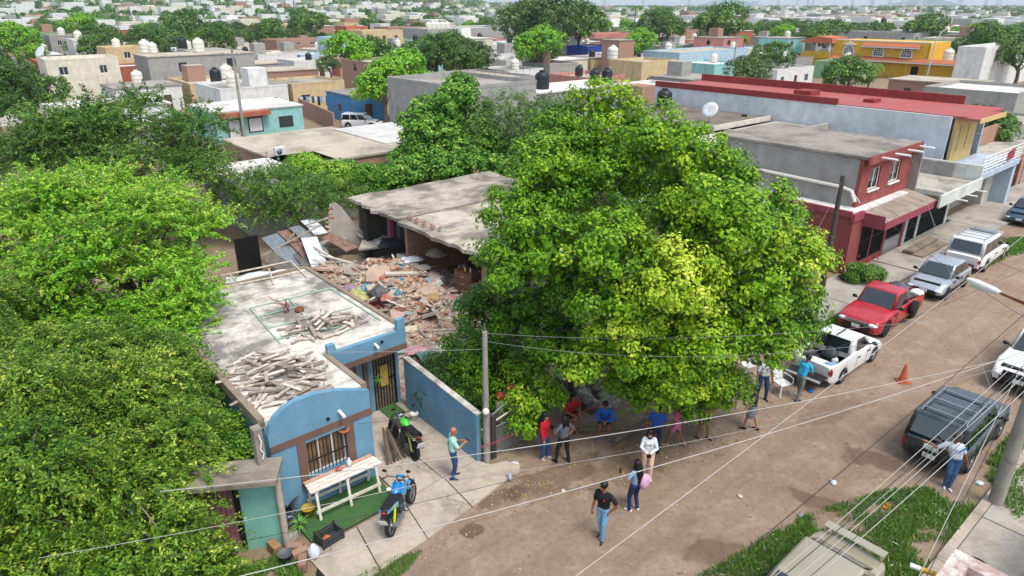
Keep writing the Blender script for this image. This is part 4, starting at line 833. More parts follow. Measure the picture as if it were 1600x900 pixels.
# pale pole frame behind the white roof
pf = thing('pole_frame', 'pale wooden pole frame beyond the back edge of the white roof', 'frame', P(330, 440, 3.2))
for a, b in (((300, 440), (455, 408)), ((330, 452), (470, 425)), ((420, 420), (428, 446)), ((455, 408), (480, 434)), ((360, 430), (372, 442))):
    m = MB(T=Matrix.Translation(-pf.location)); m.tube([P(a[0], a[1], 3.2), P(b[0], b[1], 3.1)], .035, 6); m.build('pole', M_PLANK[1], pf)
vsx = []; m = MB()
for i in range(13):
    for j in range(7): vsx.append((i * .22, j * .2, .09 * mnoise.noise(Vector((i * .5, j * .6, 2))) - .02 * abs(i - 6) * .5))
m.add(vsx, [(i * 7 + j, (i + 1) * 7 + j, (i + 1) * 7 + j + 1, i * 7 + j + 1) for i in range(12) for j in range(6)], 0, True)
o = m.build('white_tarpaulin', plain('white_plastic', '#d2d3d2', .5), None, P(352, 448, 2.95), ANG - .35); tag(o, 'crumpled white tarpaulin spread behind the white roof', 'tarpaulin')
m = MB(); m.box(-.6, .6, -.05, .05, 0, 1.9); o = m.build('black_tarpaulin', plain('black_plastic', '#141517', .4), None, P(392, 425, .2), ANG); tag(o, 'sheet of black plastic hung beside the corrugated sheets', 'tarpaulin')
# household things in the ruin
def heap(px, py, z, r, h, name, label, cat, seed=0, w=.35):
    for _ in range(3):
        s_, t_ = ST(px, py, z)
        if s_ < 6.6: z = max(z, mound(s_, t_) + r[2] * .55)
    m = MB(); vs = []; nr, na = 9, 26
    for i in range(nr + 1):
        q = i / nr
        for j in range(na):
            th = 6.2832 * j / na; dx, dy = math.cos(th), math.sin(th); rad = q * (1 + .45 * mnoise.noise(Vector((dx * 1.3, dy * 1.3, seed * 2.7)))); x, y = dx * rad, dy * rad
            fold = abs(mnoise.noise(Vector((x * 3.2, y * 3.2, seed)))) * .9 + abs(mnoise.noise(Vector((x * 7, y * 7, seed + 5)))) * .35
            vs.append((x * r[0] * 1.2, y * r[1] * 1.2, r[2] * ((1 - q ** 2.2) * (.55 + fold) + .25 * fold * q - .55)))
    m.add(vs, [(i * na + j, (i + 1) * na + j, (i + 1) * na + (j + 1) % na, i * na + (j + 1) % na) for i in range(nr) for j in range(na)], 0, True); hc = lin(h); gm = sum(hc[:3]) / 3; h = '#' + ''.join('%02x' % int(255 * ((x * .62 + gm * .38) ** (1 / 2.2))) for x in hc[:3])
    o = m.build(name, plain(name + str(seed), h, .95, var=.4, scale=5), None, P(px, py, z)); return tag(o, label, cat)
heap(567, 452, .75, (.55, .7, .3), '#a9a83a', 'cloth_bundle', 'yellow-green cloth spread at the edge of the blue house roof', 'cloth', 1); heap(575, 446, .95, (.3, .35, .15), '#3f8fb0', 'cloth_bundle', 'light blue cloth lying on the yellow-green one', 'cloth', 2)
heap(603, 463, .8, (.25, .22, .22), '#c2502e', 'cloth_bundle', 'orange-red cloth among the coloured household things', 'cloth', 3); heap(621, 455, .9, (.12, .16, .3), '#2f8a9c', 'cloth_bundle', 'turquoise cloth hanging by the upright concrete post', 'cloth', 4)
heap(548, 447, .6, (.35, .3, .22), '#8d6d86', 'cloth_bundle', 'mauve cloth crumpled beside the slatted box', 'cloth', 5); heap(590, 452, .8, (.3, .35, .4), '#5c5a5c', 'cloth_bundle', 'dark grey bundle behind the yellow-green cloth', 'bundle', 6)
heap(674, 463, .8, (.33, .28, .2), '#a8842f', 'cloth_bundle', 'ochre sack lying low on the brick heap', 'sack', 7); heap(700, 462, .55, (.35, .25, .12), '#b84a34', 'cloth_bundle', 'red patterned cloth on the slab by the grey wall', 'cloth', 8)
heap(705, 450, .6, (.2, .2, .22), '#2f7f9a', 'cloth_bundle', 'blue cloth at the foot of the grey wall edge', 'cloth', 9); heap(645, 403, 1.35, (.5, .3, .2), '#c8ccd2', 'cloth_bundle', 'white and blue sheet lying in front of the brick pillar', 'cloth', 10)
heap(662, 382, 1.5, (.62, .5, .42), '#8f877c', 'cloth_bundle', 'large grey bundle stuffed in the right-hand room', 'bundle', 11); heap(680, 392, 1.6, (.4, .35, .38), '#a38d6d', 'cloth_bundle', 'tan sack on top of the things in the right-hand room', 'sack', 12)
heap(600, 373, 1.2, (.55, .4, .3), '#a09a94', 'cloth_bundle', 'pale bedding at the front of the dark left-hand room', 'bedding', 13); heap(615, 375, 1.3, (.75, .6, .4), '#232427', 'cloth_bundle', 'pile of black bags in the dark left-hand room', 'bags', 14)
heap(628, 368, 1.4, (.4, .4, .35), '#3b3d42', 'cloth_bundle', 'dark grey bag beside the brick pillar', 'bags', 15); heap(700, 378, 1.7, (.3, .3, .3), '#8a4a5a', 'cloth_bundle', 'maroon bundle above the dresser', 'bundle', 16)
heap(735, 552, .3, (.35, .25, .2), '#c98a9e', 'cloth_bundle', 'pink cloth caught in the shrub behind the blue yard wall', 'cloth', 17); heap(652, 545, .3, (.4, .3, .2), '#c87f86', 'cloth_bundle', 'dusty pink cloth low in the rubble behind the blue wall', 'cloth', 18)
heap(668, 552, .25, (.3, .3, .15), '#4f8a80', 'cloth_bundle', 'faded teal cloth in the rubble by the blue wall', 'cloth', 19); heap(712, 437, .7, (.28, .25, .3), '#a5765a', 'cloth_bundle', 'tan bundle beside the dresser at the wall edge', 'bundle', 20)
heap(683, 438, .9, (.25, .25, .22), '#b7b0a4', 'cloth_bundle', 'pale bundle in front of the dresser', 'bundle', 22); heap(725, 415, .8, (.2, .2, .2), '#9aa3a8', 'cloth_bundle', 'grey cloth inside the hole of the front wall', 'cloth', 23)
def crate(px, py, z, sz, h, rz, label, name='crate', rows=3):
    c = thing(name, label, 'crate', P(px, py, z), rz); x, y, hh = sz; mt = plain(name + h, h, .6)
    m = MB(); m.box(-x / 2, x / 2, -y / 2, y / 2, 0, .025); m.build('base', mt, c)
    for a in range(rows):
        z0 = .035 + (hh - .04) * a / rows; z1 = z0 + (hh - .04) / rows * .62
        for (x0, x1, y0, y1) in ((-x/2, x/2, -y/2, -y/2+.02), (-x/2, x/2, y/2-.02, y/2), (-x/2, -x/2+.02, -y/2+.02, y/2-.02), (x/2-.02, x/2, -y/2+.02, y/2-.02)):
            m = MB(); m.box(x0, x1, y0, y1, z0, z1); m.build('slat', mt, c)
    for sx in (-1, 1):
        for sy in (-1, 1): m = MB(); m.box(sx * x/2 - .025, sx * x/2 + .025, sy * y/2 - .025, sy * y/2 + .025, .01, hh + .004); m.build('post', mt, c)
    return c
o = crate(584, 482, .55, (.55, .38, .3), '#8f3334', .5, 'red plastic crate tipped over beside the purple board'); o.rotation_euler.x = .5
crate(678, 488, .45, (.7, .4, .3), '#9c3a35', .2, 'red plastic crate in the lower right of the rubble'); crate(561, 440, .5, (.6, .5, .35), '#7b6a58', .3, 'wooden slatted box beside the hollow')
for px, py, z, h, L, lab in ((604, 490, .55, '#7a72b5', 1.1, 'purple board lying beside the blue house roof'), (614, 501, .5, '#2f5fa8', .75, 'small blue board under the purple one')):
    m = MB(); m.prism([(-L/2, -.12), (L/2 - .1, -.14), (L/2, 0), (L/2 - .12, .14), (-L/2, .12)], 0, .06); o = m.build('surf_board', plain('board' + h, h, .4), None, P(px, py, z), .1); o.rotation_euler.x = .2; tag(o, lab, 'board')
DR = thing('dresser', 'brown wooden dresser with bottles standing at the broken room edge', 'dresser', W(6.75, 9.2, .5), ANG); mt = plain('brown_veneer', '#5d3d2b', .5, var=.25)
m = MB(); m.box(-.3, .4, -.65, .65, 0, 1.45); m.build('carcass', mt, DR)
for k in range(4): m = MB(); m.box(-.325, -.3, -.6, .6, .08 + k * .34, .38 + k * .34); d = m.build('drawer', plain('drawer_front', '#6b4833', .45), DR); m = MB(); m.box(-.345, -.326, -.1, .1, .21 + k * .34, .24 + k * .34); m.build('handle', M_ALU, d)
for k in range(7): m = MB(); m.lathe([(.04, 0), (.045, .14), (.02, .18), (.02, .22)], 8); tag(m.build('bottle', plain('bottle%d' % k, ['#4f7a4a', '#c9c9c0', '#a55', '#c8b26a', '#556', '#c77', '#8ab'][k] if len(['#4f7a4a', '#c9c9c0', '#a55', '#c8b26a', '#556', '#c77', '#8ab'][k]) == 7 else '#a06060', .3), None, W(6.6 + .08 * (k % 3), 8.75 + k * .15, 1.95), 0), 'small bottle in the row on top of the brown dresser', 'bottle', 'bottles on the dresser')
BD = thing('bed_frame', 'tilted metal cot with striped bedding leaning before the right-hand room', 'bed', W(5.9, 11.0, 1.0), ANG)
m = MB()
for k in range(12): m.tube([(0, k * .15, 0), (-.15, k * .15, .55)], .012, 5)
m.tube([(0, 0, 0), (0, 1.7, 0)], .02, 6); m.tube([(-.15, 0, .55), (-.15, 1.7, .55)], .02, 6); m.build('headboard', M_RUST, BD)
m = MB(); m.box(.05, .8, 0, 1.7, 0, .16); o = smooth_bevel(m.build('mattress', plain('striped_ticking', '#a08a80', .9, var=.4, scale=9), BD), .04)
CL = thing('clothes_rail', 'rail of dark clothes with one magenta dress in the left-hand room', 'clothes', W(7.9, 15.2, 0), ANG)
m = MB(); m.tube([(0, 0, 2.5), (0, 3.4, 2.5)], .02, 6); m.build('rail', M_STEEL, CL)
for k, h in enumerate(['#2a2a2e', '#3a2f2c', '#1d2026', '#403a3a', '#28303a', '#5a5048', '#26222a', '#a3225f', '#9a7a66', '#2c2c30']):
    m = MB(); w = .34 if k == 7 else .26; m.prism([(-.08 + k * .33, 2.45), (.1 + k * .33, 2.45), (.16 + k * .33, 1.9), (w * .6 + k * .33, 1.15), (-w * .6 + k * .33, 1.15), (-.14 + k * .33, 1.9)], -.08, .02, ax='x')
    m.build('dress' if k == 7 else 'garment', plain('garment%d' % k, h, .95), CL)
# ------------------------------------------------------------------ front of the lot: net fence, stones, cylinders, tape
FN = thing_st('net_fence', 'sagging chain-link fence panel between grey posts before the ruined lot', 'fence', .5, -.1)
for a, b in (((0, 0, 0), (0, 0, 1.65)), ((2.7, .05, 0), (2.7, .05, 1.45))): m = MB(); m.tube([a, b], .045, 8); m.build('post', M_STEEL, FN)
m = MB(); m.tube([(0, 0, 1.05), (2.7, .05, 1.1)], .025, 6); m.tube([(0, 0, .1), (2.7, .05, .15)], .025, 6); m.tube([(0, 0, 1.5), (1.5, .3, 1.75)], .035, 6); m.build('rail', M_STEEL, FN)
m = MB(); N = 34
for k in range(-12, N):
    for sg in (1, -1):
        x0, x1 = k * .08, k * .08 + .9; a, b = (x0, .12, ) , (x1, 1.05)
        z0, z1 = (.14, 1.04) if sg > 0 else (1.04, .14)
        if x0 < 0: z0 += (z1 - z0) * (-x0 / .9); x0 = 0
        if x1 > 2.7: z1 -= (z1 - z0) * ((x1 - 2.7) / max(.01, x1 - x0)); x1 = 2.7
        if x1 - x0 > .02: m.tube([(x0, .02, z0), (x1, .03, z1)], .005, 3, 0, False)
m.build('netting', plain('galvanised_wire', '#a9aaa8', .5, .4), FN)
rn = random.Random(5); stm = []
for k in range(6): m = MB(); m.ell((0, 0, 0), (1, .8, .7), 9, 7, 0, None, .75, k + 3); o = m.build('stone', slabmat('rubble_stone_%d' % (k % 3), ['#8f8a84', '#a39d95', '#7c766f'][k % 3], '#5e5850', .5, 2.0)); stm.append(o.data); bpy.data.objects.remove(o)
for k in range(72):
    a = rn.uniform(0, 6.28); q = math.sqrt(rn.random()); r = rn.uniform(.15, .3)
    o = bpy.data.objects.new('stone', stm[k % 6]); COL.objects.link(o); s, t = 6.0 + q * math.cos(a) * 1.7, .75 + q * math.sin(a) * 1.3
    o.location = W(s, t, r * .4 + max(0, 1.25 * (1 - q)) * rn.uniform(.5, 1)); o.scale = (r, r, r); o.rotation_euler = (rn.uniform(-.5, .5), rn.uniform(-.5, .5), rn.uniform(0, 6)); tag(o, 'grey stone in the rubble-stone heap under the ficus', 'stone', 'heap of rubble stones')
for k, (px, py, h1, lab) in enumerate(((782, 668, '#b5a68e', 'beige gas cylinder with a red collar behind the net fence'), (797, 660, '#a89a86', 'taller gas cylinder with a bright red head'))):
    g = thing('gas_cylinder', lab, 'cylinder', P(px, py, 0), 0); m = MB(); m.lathe([(.14, 0), (.16, .05), (.16, .95 + .15 * k), (.1, 1.08 + .15 * k), (.05, 1.12 + .15 * k)], 14); m.build('body', plain('cyl' + h1, h1, .6), g)
    m = MB(); m.lathe([(.12, 1.08 + .15 * k), (.13, 1.3 + .15 * k), (.11, 1.3 + .15 * k), (.1, 1.1 + .15 * k)], 14); m.build('collar', plain('red_collar', '#a8281f', .5), g)
m = MB(); m.tube([P(750, 700, .8), P(800, 680, .85), P(830, 671, .85), P(905, 645, .9), P(960, 625, 1.1), P(1005, 604, 1.2)], .012, 4); tag(m.build('red_tape', plain('red_plastic', '#b3202a', .5)), 'red barrier tape strung past the net fence to the ficus', 'tape')
m = MB(); m.tube([P(752, 672, 1.2), P(800, 640, 1.3), P(830, 630, 1.3)], .03, 6); tag(m.build('white_pole', M_PLANK[3]), 'pale pole laid across the net fence', 'pole')
pv = P(790, 735, 0); m = MB(); m.prism([(-.55, -.2), (-.1, -.35), (.4, -.25), (.45, .15), (.0, .35), (-.4, .2)], .004, .09); tag(m.build('broken_slab', M_CONC, None, pv), 'broken concrete slab lying before the net fence', 'slab')
m = MB(); m.lathe([(.1, 0), (.17, .02), (.18, .035), (.02, .02)], 16); tag(m.build('plate', M_WHITE, None, P(802, 726, .02)), 'white plastic plate on the dirt by the broken slab', 'plate')
m = MB(); m.lathe([(.04, 0), (.045, .2), (.018, .25), (.018, .29)], 10); tag(m.build('water_bottle', plain('clear_blue', '#a7cfe0', .15), None, P(797, 752, .02)), 'clear blue plastic water bottle near the broken slab', 'bottle')
lg = [((905, 672, .1), (985, 668, .35), .1), ((960, 690, .1), (1010, 655, .4), .08)]
for k, (a, b, r) in enumerate(lg): m = MB(); m.tube([P(*a), P(*b)], [r, r * .8], 8); tag(m.build('log', M_BARK, None), ['log the man in the blue top sits on', 'weathered branch leaning on the stone heap'][k], 'log')
# vine wall
A_, B_ = P(488, 345, 0), P(655, 318, 0); d = B_ - A_; rz = math.atan2(d.y, d.x)
VW = thing('yard_wall', 'old brick yard wall half hidden by hanging vines', 'wall', A_, rz); m = MB(); m.box(0, d.length, 0, .2, 0, 2.7); m.build('wall_body', brickmat('dark_old_brick', '#7b5844', '#6f665b'), VW)
lobes = []
for k in range(16):
    x = (k + .5) / 16; p = A_.lerp(B_, x); hz = 2.75 + .35 * math.sin(x * 7); lobes.append(((p.x, p.y - .15, hz), (.8, .6, .55), .6))
    if k % 3: lobes.append(((p.x + .2, p.y - .4, hz - .9 - .5 * (k % 2)), (.55, .35, .9), .5))
pos, nrm, sz, ti, lg_ = lobes_foliage(lobes, 30000, .14, sub=.35, sub_n=26); o = leaf_mesh('hanging_vine', pos, nrm, sz, ti, LF_VINE, None, .8); tag(o, 'bright green vine draped over the old brick yard wall', 'vine')
# ------------------------------------------------------------------ vehicles
M_RUBBER = plain('tyre_rubber', '#1c1b1a', .9, var=.2); M_PLASTIC = plain('black_trim', '#1a1a1b', .55); M_CHROME = plain('chrome', '#b9bdc0', .2, .9, .04)
M_LAMP = plain('headlamp_lens', '#c9ced0', .12, .2, .05); M_AMBER = plain('amber_lens', '#c9741c', .2); M_TAIL = plain('tail_lens', '#8d1a18', .2); M_PLATE = plain('number_plate', '#cfd2cd', .5, var=.15, scale=30); M_RIM = plain('alloy_rim', '#9a9da0', .35, .7)
def interp(pts, x):
    if x <= pts[0][0]: return pts[0][1]
    for (x0, a), (x1, b) in zip(pts, pts[1:]):
        if x <= x1:
            k = (x - x0) / (x1 - x0); k = k * k * (3 - 2 * k) * .6 + k * .4; return a + (b - a) * k
    return pts[-1][1]
def face_pane(c, u0, u1, v0, v1, off=.012, th=.02):
    p = lambda u, v: (c[0] * (1 - u) * (1 - v) + c[1] * u * (1 - v) + c[2] * u * v + c[3] * (1 - u) * v)
    q = [p(u0, v0), p(u1, v0), p(u1, v1), p(u0, v1)]; n = (q[1] - q[0]).cross(q[3] - q[0]).normalized()
    m = MB(); a = [x + n * off for x in q]; b = [x + n * (off - th) for x in q]
    m.add(a + b, [(0, 1, 2, 3), (7, 6, 5, 4), (0, 4, 5, 1), (1, 5, 6, 2), (2, 6, 7, 3), (3, 7, 4, 0)]); return m
def make_wheel(parent, x, y, r, wd, rimm):
    wh = MB(); Mx = Matrix.Rotation(R(90), 3, 'X'); sgn = 1 if y > 0 else -1
    wh.lathe([(r * .62, -wd / 2), (r * .92, -wd / 2), (r, -wd * .32), (r, wd * .32), (r * .92, wd / 2), (r * .62, wd / 2), (r * .6, 0)], 22, (x, y, r), 0, Mx)
    tyre = wh.build('wheel', M_RUBBER, parent)
    rm = MB(); yo = y + sgn * (wd / 2 - .03)
    rm.lathe([(r * .63, -.02), (r * .63, .02), (r * .54, .025), (r * .5, -.005)], 20, (x, yo, r), 0, Mx)
    for k in range(6):
        a = k * math.pi / 3; rm.beam((x, yo, r), (x + math.cos(a) * r * .56, yo, r + math.sin(a) * r * .56), .03, .07)
    rm.lathe([(.0, -.03), (.07, -.03), (.07, .03), (0, .03)], 10, (x, yo, r), 0, Mx); rm.build('rim', rimm, tyre)
    dk = MB(); dk.lathe([(0, -.01), (r * .6, -.01), (r * .6, .01), (0, .01)], 16, (x, y + sgn * (wd / 2 - .07), r), 0, Mx); dk.build('brake_disc', M_PLASTIC, tyre)
def car(name, label, cat, s, t, hd, L, Wd, H, pm, top, cab, belt, wb, r=.32, gc=.22, wr=.80, bed=None, side=((.06, .46), (.5, .9)), lower=None, rack=0, arch=None, rimm=None, rear_glass=True, seams=(), tail='v', loc=None, rz=None, glass=None, mirrors=True, plateR=True, plateF=True, hood_seam=True):
    """top: (x, height) of the shoulder line; cab: x of windscreen foot, roof front, roof rear, rear window foot"""
    rt = thing(name, label, cat, W(s, t, .0) if loc is None else loc, (ANG if hd > 0 else ANG + math.pi) if rz is None else rz)
    hw = Wd / 2; x0, x1 = -L / 2, L / 2; arch = arch or r * 1.22; gl = glass or M_GLASS
    wfn = lambda x: 1 - .16 * max(0, (abs(x) - (L / 2 - .55)) / .55) ** 2.2
    xs = sorted(set([x0 + (x1 - x0) * i / 72 for i in range(73)] + ([bed[0] - .001, bed[0] + .001, bed[1]] if bed else [])))
    vs = []; npt = 11; rows = []
    for x in xs:
        w = hw * wfn(x); zt = interp(top, x); e = max(0, (abs(x) - (L / 2 - .2)) / .2); zb = gc + .14 * e ** 2; zt -= .07 * e ** 2
        for xw in wb:
            d = abs(x - xw)
            if d < arch: zb = max(zb, r + math.sqrt(arch * arch - d * d) - .02)
        h = zt - zb
        if bed and bed[1] < x <= bed[0]:
            ring = [(0, zb), (w * .8, zb), (w * .97, zb + h * .06), (w, zb + h * .35), (w, zb + h * .62), (w * .995, zt - .06), (w * .985, zt - .01), (w - .05, zt), (w - .1, zt - .005), (w - .11, bed[2]), (0, bed[2])]
        else: ring = [(0, zb), (w * .8, zb), (w * .97, zb + h * .06), (w, zb + h * .35), (w * .995, zb + h * .62), (w * .975, zt - .09), (w * .945, zt - .03), (w * .88, zt), (w * .6, zt + .018), (w * .3, zt + .025), (0, zt + .028)]
        full = ring + [(-a, b) for a, b in ring[-2:0:-1]]
        rows.append(len(full)); vs += [(x, a, b) for a, b in full]
    n = rows[0]; fs = []
    for i in range(len(xs) - 1):
        for j in range(n):
            j2 = (j + 1) % n; fs.append((i * n + j, (i + 1) * n + j, (i + 1) * n + j2, i * n + j2))
    fs += [tuple(range(n)), tuple(range((len(xs) - 1) * n + n - 1, (len(xs) - 1) * n - 1, -1))]
    m = MB(); m.add(vs, fs, 0, True)
    if lower:
        for k, f in enumerate(m.f):
            if sum(m.v[i][2] for i in f) / len(f) < lower[0]: m.m[k] = 1
    body = m.build('body', [pm, lower[1] if lower else pm], rt)
    try:
        bmx = bmesh.new(); bmx.from_mesh(body.data)
        for e in bmx.edges:
            if len(e.link_faces) == 2 and e.calc_face_angle() > .75: e.smooth = False
        bmx.to_mesh(body.data); bmx.free()
    except Exception: pass
    u = MB(); u.box(x0 + .25, x1 - .25, -hw + .26, hw - .26, gc + .02, (bed[2] - .02 if bed else interp(top, 0) - .12)); u.build('underbody', M_PLASTIC, rt)
    # cabin
    xA, xB, xC, xD = cab; wb_, wt_ = hw * .93, hw * wr
    lo = [Vector((xA, -wb_ * .97, belt)), Vector((xA, wb_ * .97, belt)), Vector((xD, wb_, belt)), Vector((xD, -wb_, belt))]
    hi = [Vector((xB, -wt_ * .95, H - .03)), Vector((xB, wt_ * .95, H - .03)), Vector((xC, wt_, H)), Vector((xC, -wt_, H))]
    bm = bmesh.new(); bl = [bm.verts.new(p - Vector((0, 0, .1))) for p in lo]; bh = [bm.verts.new(p) for p in hi]
    for i in range(4): j = (i + 1) % 4; bm.faces.new((bl[i], bl[j], bh[j], bh[i]))
    bm.faces.new(bh); bm.faces.new(bl[::-1]); bmesh.ops.recalc_face_normals(bm, faces=bm.faces)
    bmesh.ops.bevel(bm, geom=[e for e in bm.edges if not (e.verts[0] in bl and e.verts[1] in bl)], offset=.07, segments=3, affect='EDGES', profile=.6)
    me = bpy.data.meshes.new('cabin'); bm.to_mesh(me); bm.free(); me.materials.append(pm)
    for p in me.polygons: p.use_smooth = True
    cb = bpy.data.objects.new('cabin', me); COL.objects.link(cb); cb.parent = rt
    face_pane([lo[0], lo[1], hi[1], hi[0]], .07, .93, .06, .9).build('windshield', gl, rt)
    if rear_glass: face_pane([lo[2], lo[3], hi[3], hi[2]], .09, .91, .12 if tail == 'v' else .1, .88).build('rear_window', gl, rt)
    for u0, u1 in side:
        face_pane([lo[1], lo[2], hi[2], hi[1]], u0, u1, .1, .86).build('side_window', gl, rt); face_pane([lo[3], lo[0], hi[0], hi[3]], 1 - u1, 1 - u0, .1, .86).build('side_window', gl, rt)
    for xw in wb:
        for sg in (-1, 1): make_wheel(rt, xw, sg * (hw - .12), r, .21, rimm or M_RIM)
    zf, zr = interp(top, x1 - .15), interp(top, x0 + .1); wf = hw * wfn(x1 - .1)
    for sg in (-1, 1):
        m = MB(); m.ell((x1 - .12, sg * wf * .76, zf - .15), (.16, .22, .085), 12, 8); hl = m.build('headlight', M_LAMP, rt)
        m = MB(); m.ell((x1 - .2, sg * (wf * .78 + .14), zf - .2), (.1, .06, .06), 8, 6); m.build('turn_signal', M_AMBER, rt)
        m = MB(); z = zr - (.28 if tail == 'v' else .2); m.ell((x0 + .08, sg * hw * wfn(x0 + .08) * (.9 if tail == 'v' else .74), z), (.09, .11 if tail == 'v' else .2, .2 if tail == 'v' else .08), 10, 8); m.build('tail_light', M_TAIL, rt)
        if mirrors:
            m = MB(); m.ell((xA - .28, sg * (hw + .1), belt + .1), (.07, .11, .08), 8, 6); m.tube([(xA - .28, sg * (hw - .1), belt + .03), (xA - .28, sg * (hw + .06), belt + .08)], .025, 6); m.build('mirror', M_PLASTIC, rt)
        for xsm in seams:
            m = MB(); a, b = sorted((sg * hw * .97, sg * (hw + .004))); m.box(xsm - .008, xsm + .008, a, b, gc + .12, belt - .1); m.build('door_seam', M_PLASTIC, rt)
            m = MB(); a, b = sorted((sg * hw * .97, sg * (hw + .02))); m.box(xsm + .08, xsm + .24, a, b, belt - .2, belt - .165); m.build('door_handle', M_PLASTIC, rt)
    m = MB(); m.box(x1 - .12, x1 - .0, -wf * .42, wf * .42, zf - .25, zf - .11); smooth_bevel(m.build('grille', M_PLASTIC, rt), .02)
    for nm, xa, on in (('front_bumper', x1, plateF), ('rear_bumper', x0, plateR)):
        sg = 1 if xa > 0 else -1; m = MB(); w = hw * .84; poly = [(xa + sg * .05, -w * .7), (xa + sg * .05, w * .7), (xa - sg * .16, w * 1.08), (xa - sg * .3, w * 1.1), (xa - sg * .3, -w * 1.1), (xa - sg * .16, -w * 1.08)]
        if sg < 0: poly = poly[::-1]
        m.prism(poly, gc + .13, gc + .33); o = smooth_bevel(m.build(nm, lower[1] if lower else pm, rt), .035)
        if on: m = MB(); a, b = sorted((xa + sg * .055, xa + sg * .075)); m.box(a, b, -.17, .17, gc + .2, gc + .34); m.build('number_plate', M_PLATE, rt)
    if rack:
        for sg in (-1, 1): m = MB(); m.tube([(xB - .15, sg * wt_ * .8, H + .01), (xB - .3, sg * wt_ * .8, H + .06), (xC + .25, sg * wt_ * .8, H + .07), (xC + .1, sg * wt_ * .8, H + .01)], .022, 6); m.build('roof_rail', M_PLASTIC if rack < 3 else M_STEEL, rt)
        for k in range(rack): x = xB - .5 + (xC - xB + .8) * k / max(1, rack - 1); m = MB(); m.box(x - .03, x + .03, -wt_ * .8, wt_ * .8, H + .05, H + .075); m.build('roof_bar', M_STEEL, rt)
    return rt
P_WHITE = paint('white_car_paint', '#d8d8d4', .25, 0, .12); P_SILVER = paint('silver_car_paint', '#a8adb3', .28, .55, .12); P_RED = paint('red_car_paint', '#a30f1c', .25, 0, .1); P_TEAL = paint('dark_teal_paint', '#1f3038', .22, .2, .2); P_BEIGE = paint('champagne_paint', '#a89f86', .3, .4, .15); P_NAVY = paint('blue_car_paint', '#2a4a63', .25, .3, .15)
# white minivan, tail to the camera
V = car('minivan', 'white minivan with a roof rack parked on the grass verge before the silver car', 'van', 31.8, -3.6, 1, 4.75, 1.9, 1.72, P_WHITE, [(-2.37, .98), (-1, 1.0), (.9, 1.0), (1.6, .92), (2.37, .66)], (1.35, .45, -2.0, -2.28), .98, (-1.4, 1.45), .33, side=((.05, .3), (.34, .62), (.66, .95)), rack=4, seams=(.75, -.35), wr=.84, lower=(.42, plain('maroon_bumper', '#5d2a2c', .5)))
m = MB(); m.box(.0, .55, -.6, .6, 1.7, 1.735); m.build('sunroof', M_GLASS, V)
car('silver_sedan', 'silver compact sedan with a black lower bumper, nose toward the red pickup', 'car', 26.05, -3.77, -1, 4.0, 1.68, 1.5, P_SILVER, [(-2, .9), (-1.3, .98), (.6, .95), (1.5, .86), (2, .62)], (1.05, .3, -.85, -1.6), .95, (-1.22, 1.25), .3, seams=(.55, -.35), lower=(.44, M_PLASTIC), tail='h')
# red pickup
BEDR = (-.55, -2.3, .62)
V = car('red_pickup', 'bright red pickup truck with loaded bed parked nose to the camera', 'pickup truck', 20.0, -3.55, -1, 5.0, 1.78, 1.68, P_RED, [(-2.5, 1.0), (-.6, 1.02), (.75, 1.02), (1.7, .98), (2.35, .86), (2.5, .7)], (.95, .42, -.38, -.55), 1.0, (-1.45, 1.5), .36, gc=.3, bed=BEDR, side=((.1, .86),), seams=(.72, -.4), wr=.82, lower=(.36, M_PLASTIC))
for k in range(3): m = MB(); m.box(2.48, 2.53, -.5, .5, .66 + k * .055, .69 + k * .055); m.build('grille_bar', M_CHROME, V)
m = MB(); m.box(-2.5, -2.42, -.78, .78, .5, 1.0); smooth_bevel(m.build('tailgate', P_RED, V), .02)
m = MB(); m.ell((0, 0, 0), (.55, .6, .5), 16, 12, 0, None, .45, 4); tag(m.build('load_bag', plain('grey_plastic_bag', '#4e5459', .35), None, V.matrix_basis @ Vector((-1.0, .1, 1.05))), 'big grey plastic bag heaped in the red pickup bed', 'bag')
m = MB(); m.ell((0, 0, 0), (.3, .25, .16), 12, 8, 0, None, .5, 6); tag(m.build('white_cloth', M_WHITE, None, V.matrix_basis @ Vector((-1.75, .65, 1.08))), 'white cloth lying on the red pickup bed side', 'cloth')
m = MB(); m.lathe([(.2, -.1), (.33, -.1), (.34, 0), (.33, .1), (.2, .1)], 18); o = m.build('spare_tyre', M_RUBBER, None, V.matrix_basis @ Vector((-.75, 1.0, .75))); o.rotation_euler = (R(90), 0, ANG); tag(o, 'spare tyre hung on the flank of the red pickup', 'tyre')
# small white pickup with open tailgate
BEDW = (-.25, -2.1, .55)
V = car('white_pickup', 'small white pickup with its tailgate folded down and things in the bed', 'pickup truck', 14.55, -4.22, 1, 4.35, 1.66, 1.48, P_WHITE, [(-2.17, .98), (-.3, 1.0), (.6, .93), (1.6, .84), (2.17, .6)], (1.1, .4, -.45, -.8), .93, (-1.25, 1.35), .3, gc=.22, bed=BEDW, side=((.14, .72),), seams=(.55, -.3), lower=(.36, plain('dark_red_sill', '#4a2224', .6)), plateR=False)
m = MB(); m.box(-2.75, -2.2, -.66, .66, .5, .55); o = smooth_bevel(m.build('tailgate', M_PLASTIC, V), .015); m = MB(); m.box(-2.785, -2.752, -.66, .66, .49, .56); m.build('tailgate_edge', P_WHITE, o)
m = MB(); m.box(-2.08, -.3, -.68, .68, .552, .575); m.build('bed_liner', plain('bed_liner', '#3c3d3e', .8), V)
m = MB(); m.box(-.5, .2, -.05, -.0, 1.5, 1.52); m.build('roof_seam', M_PLASTIC, V)
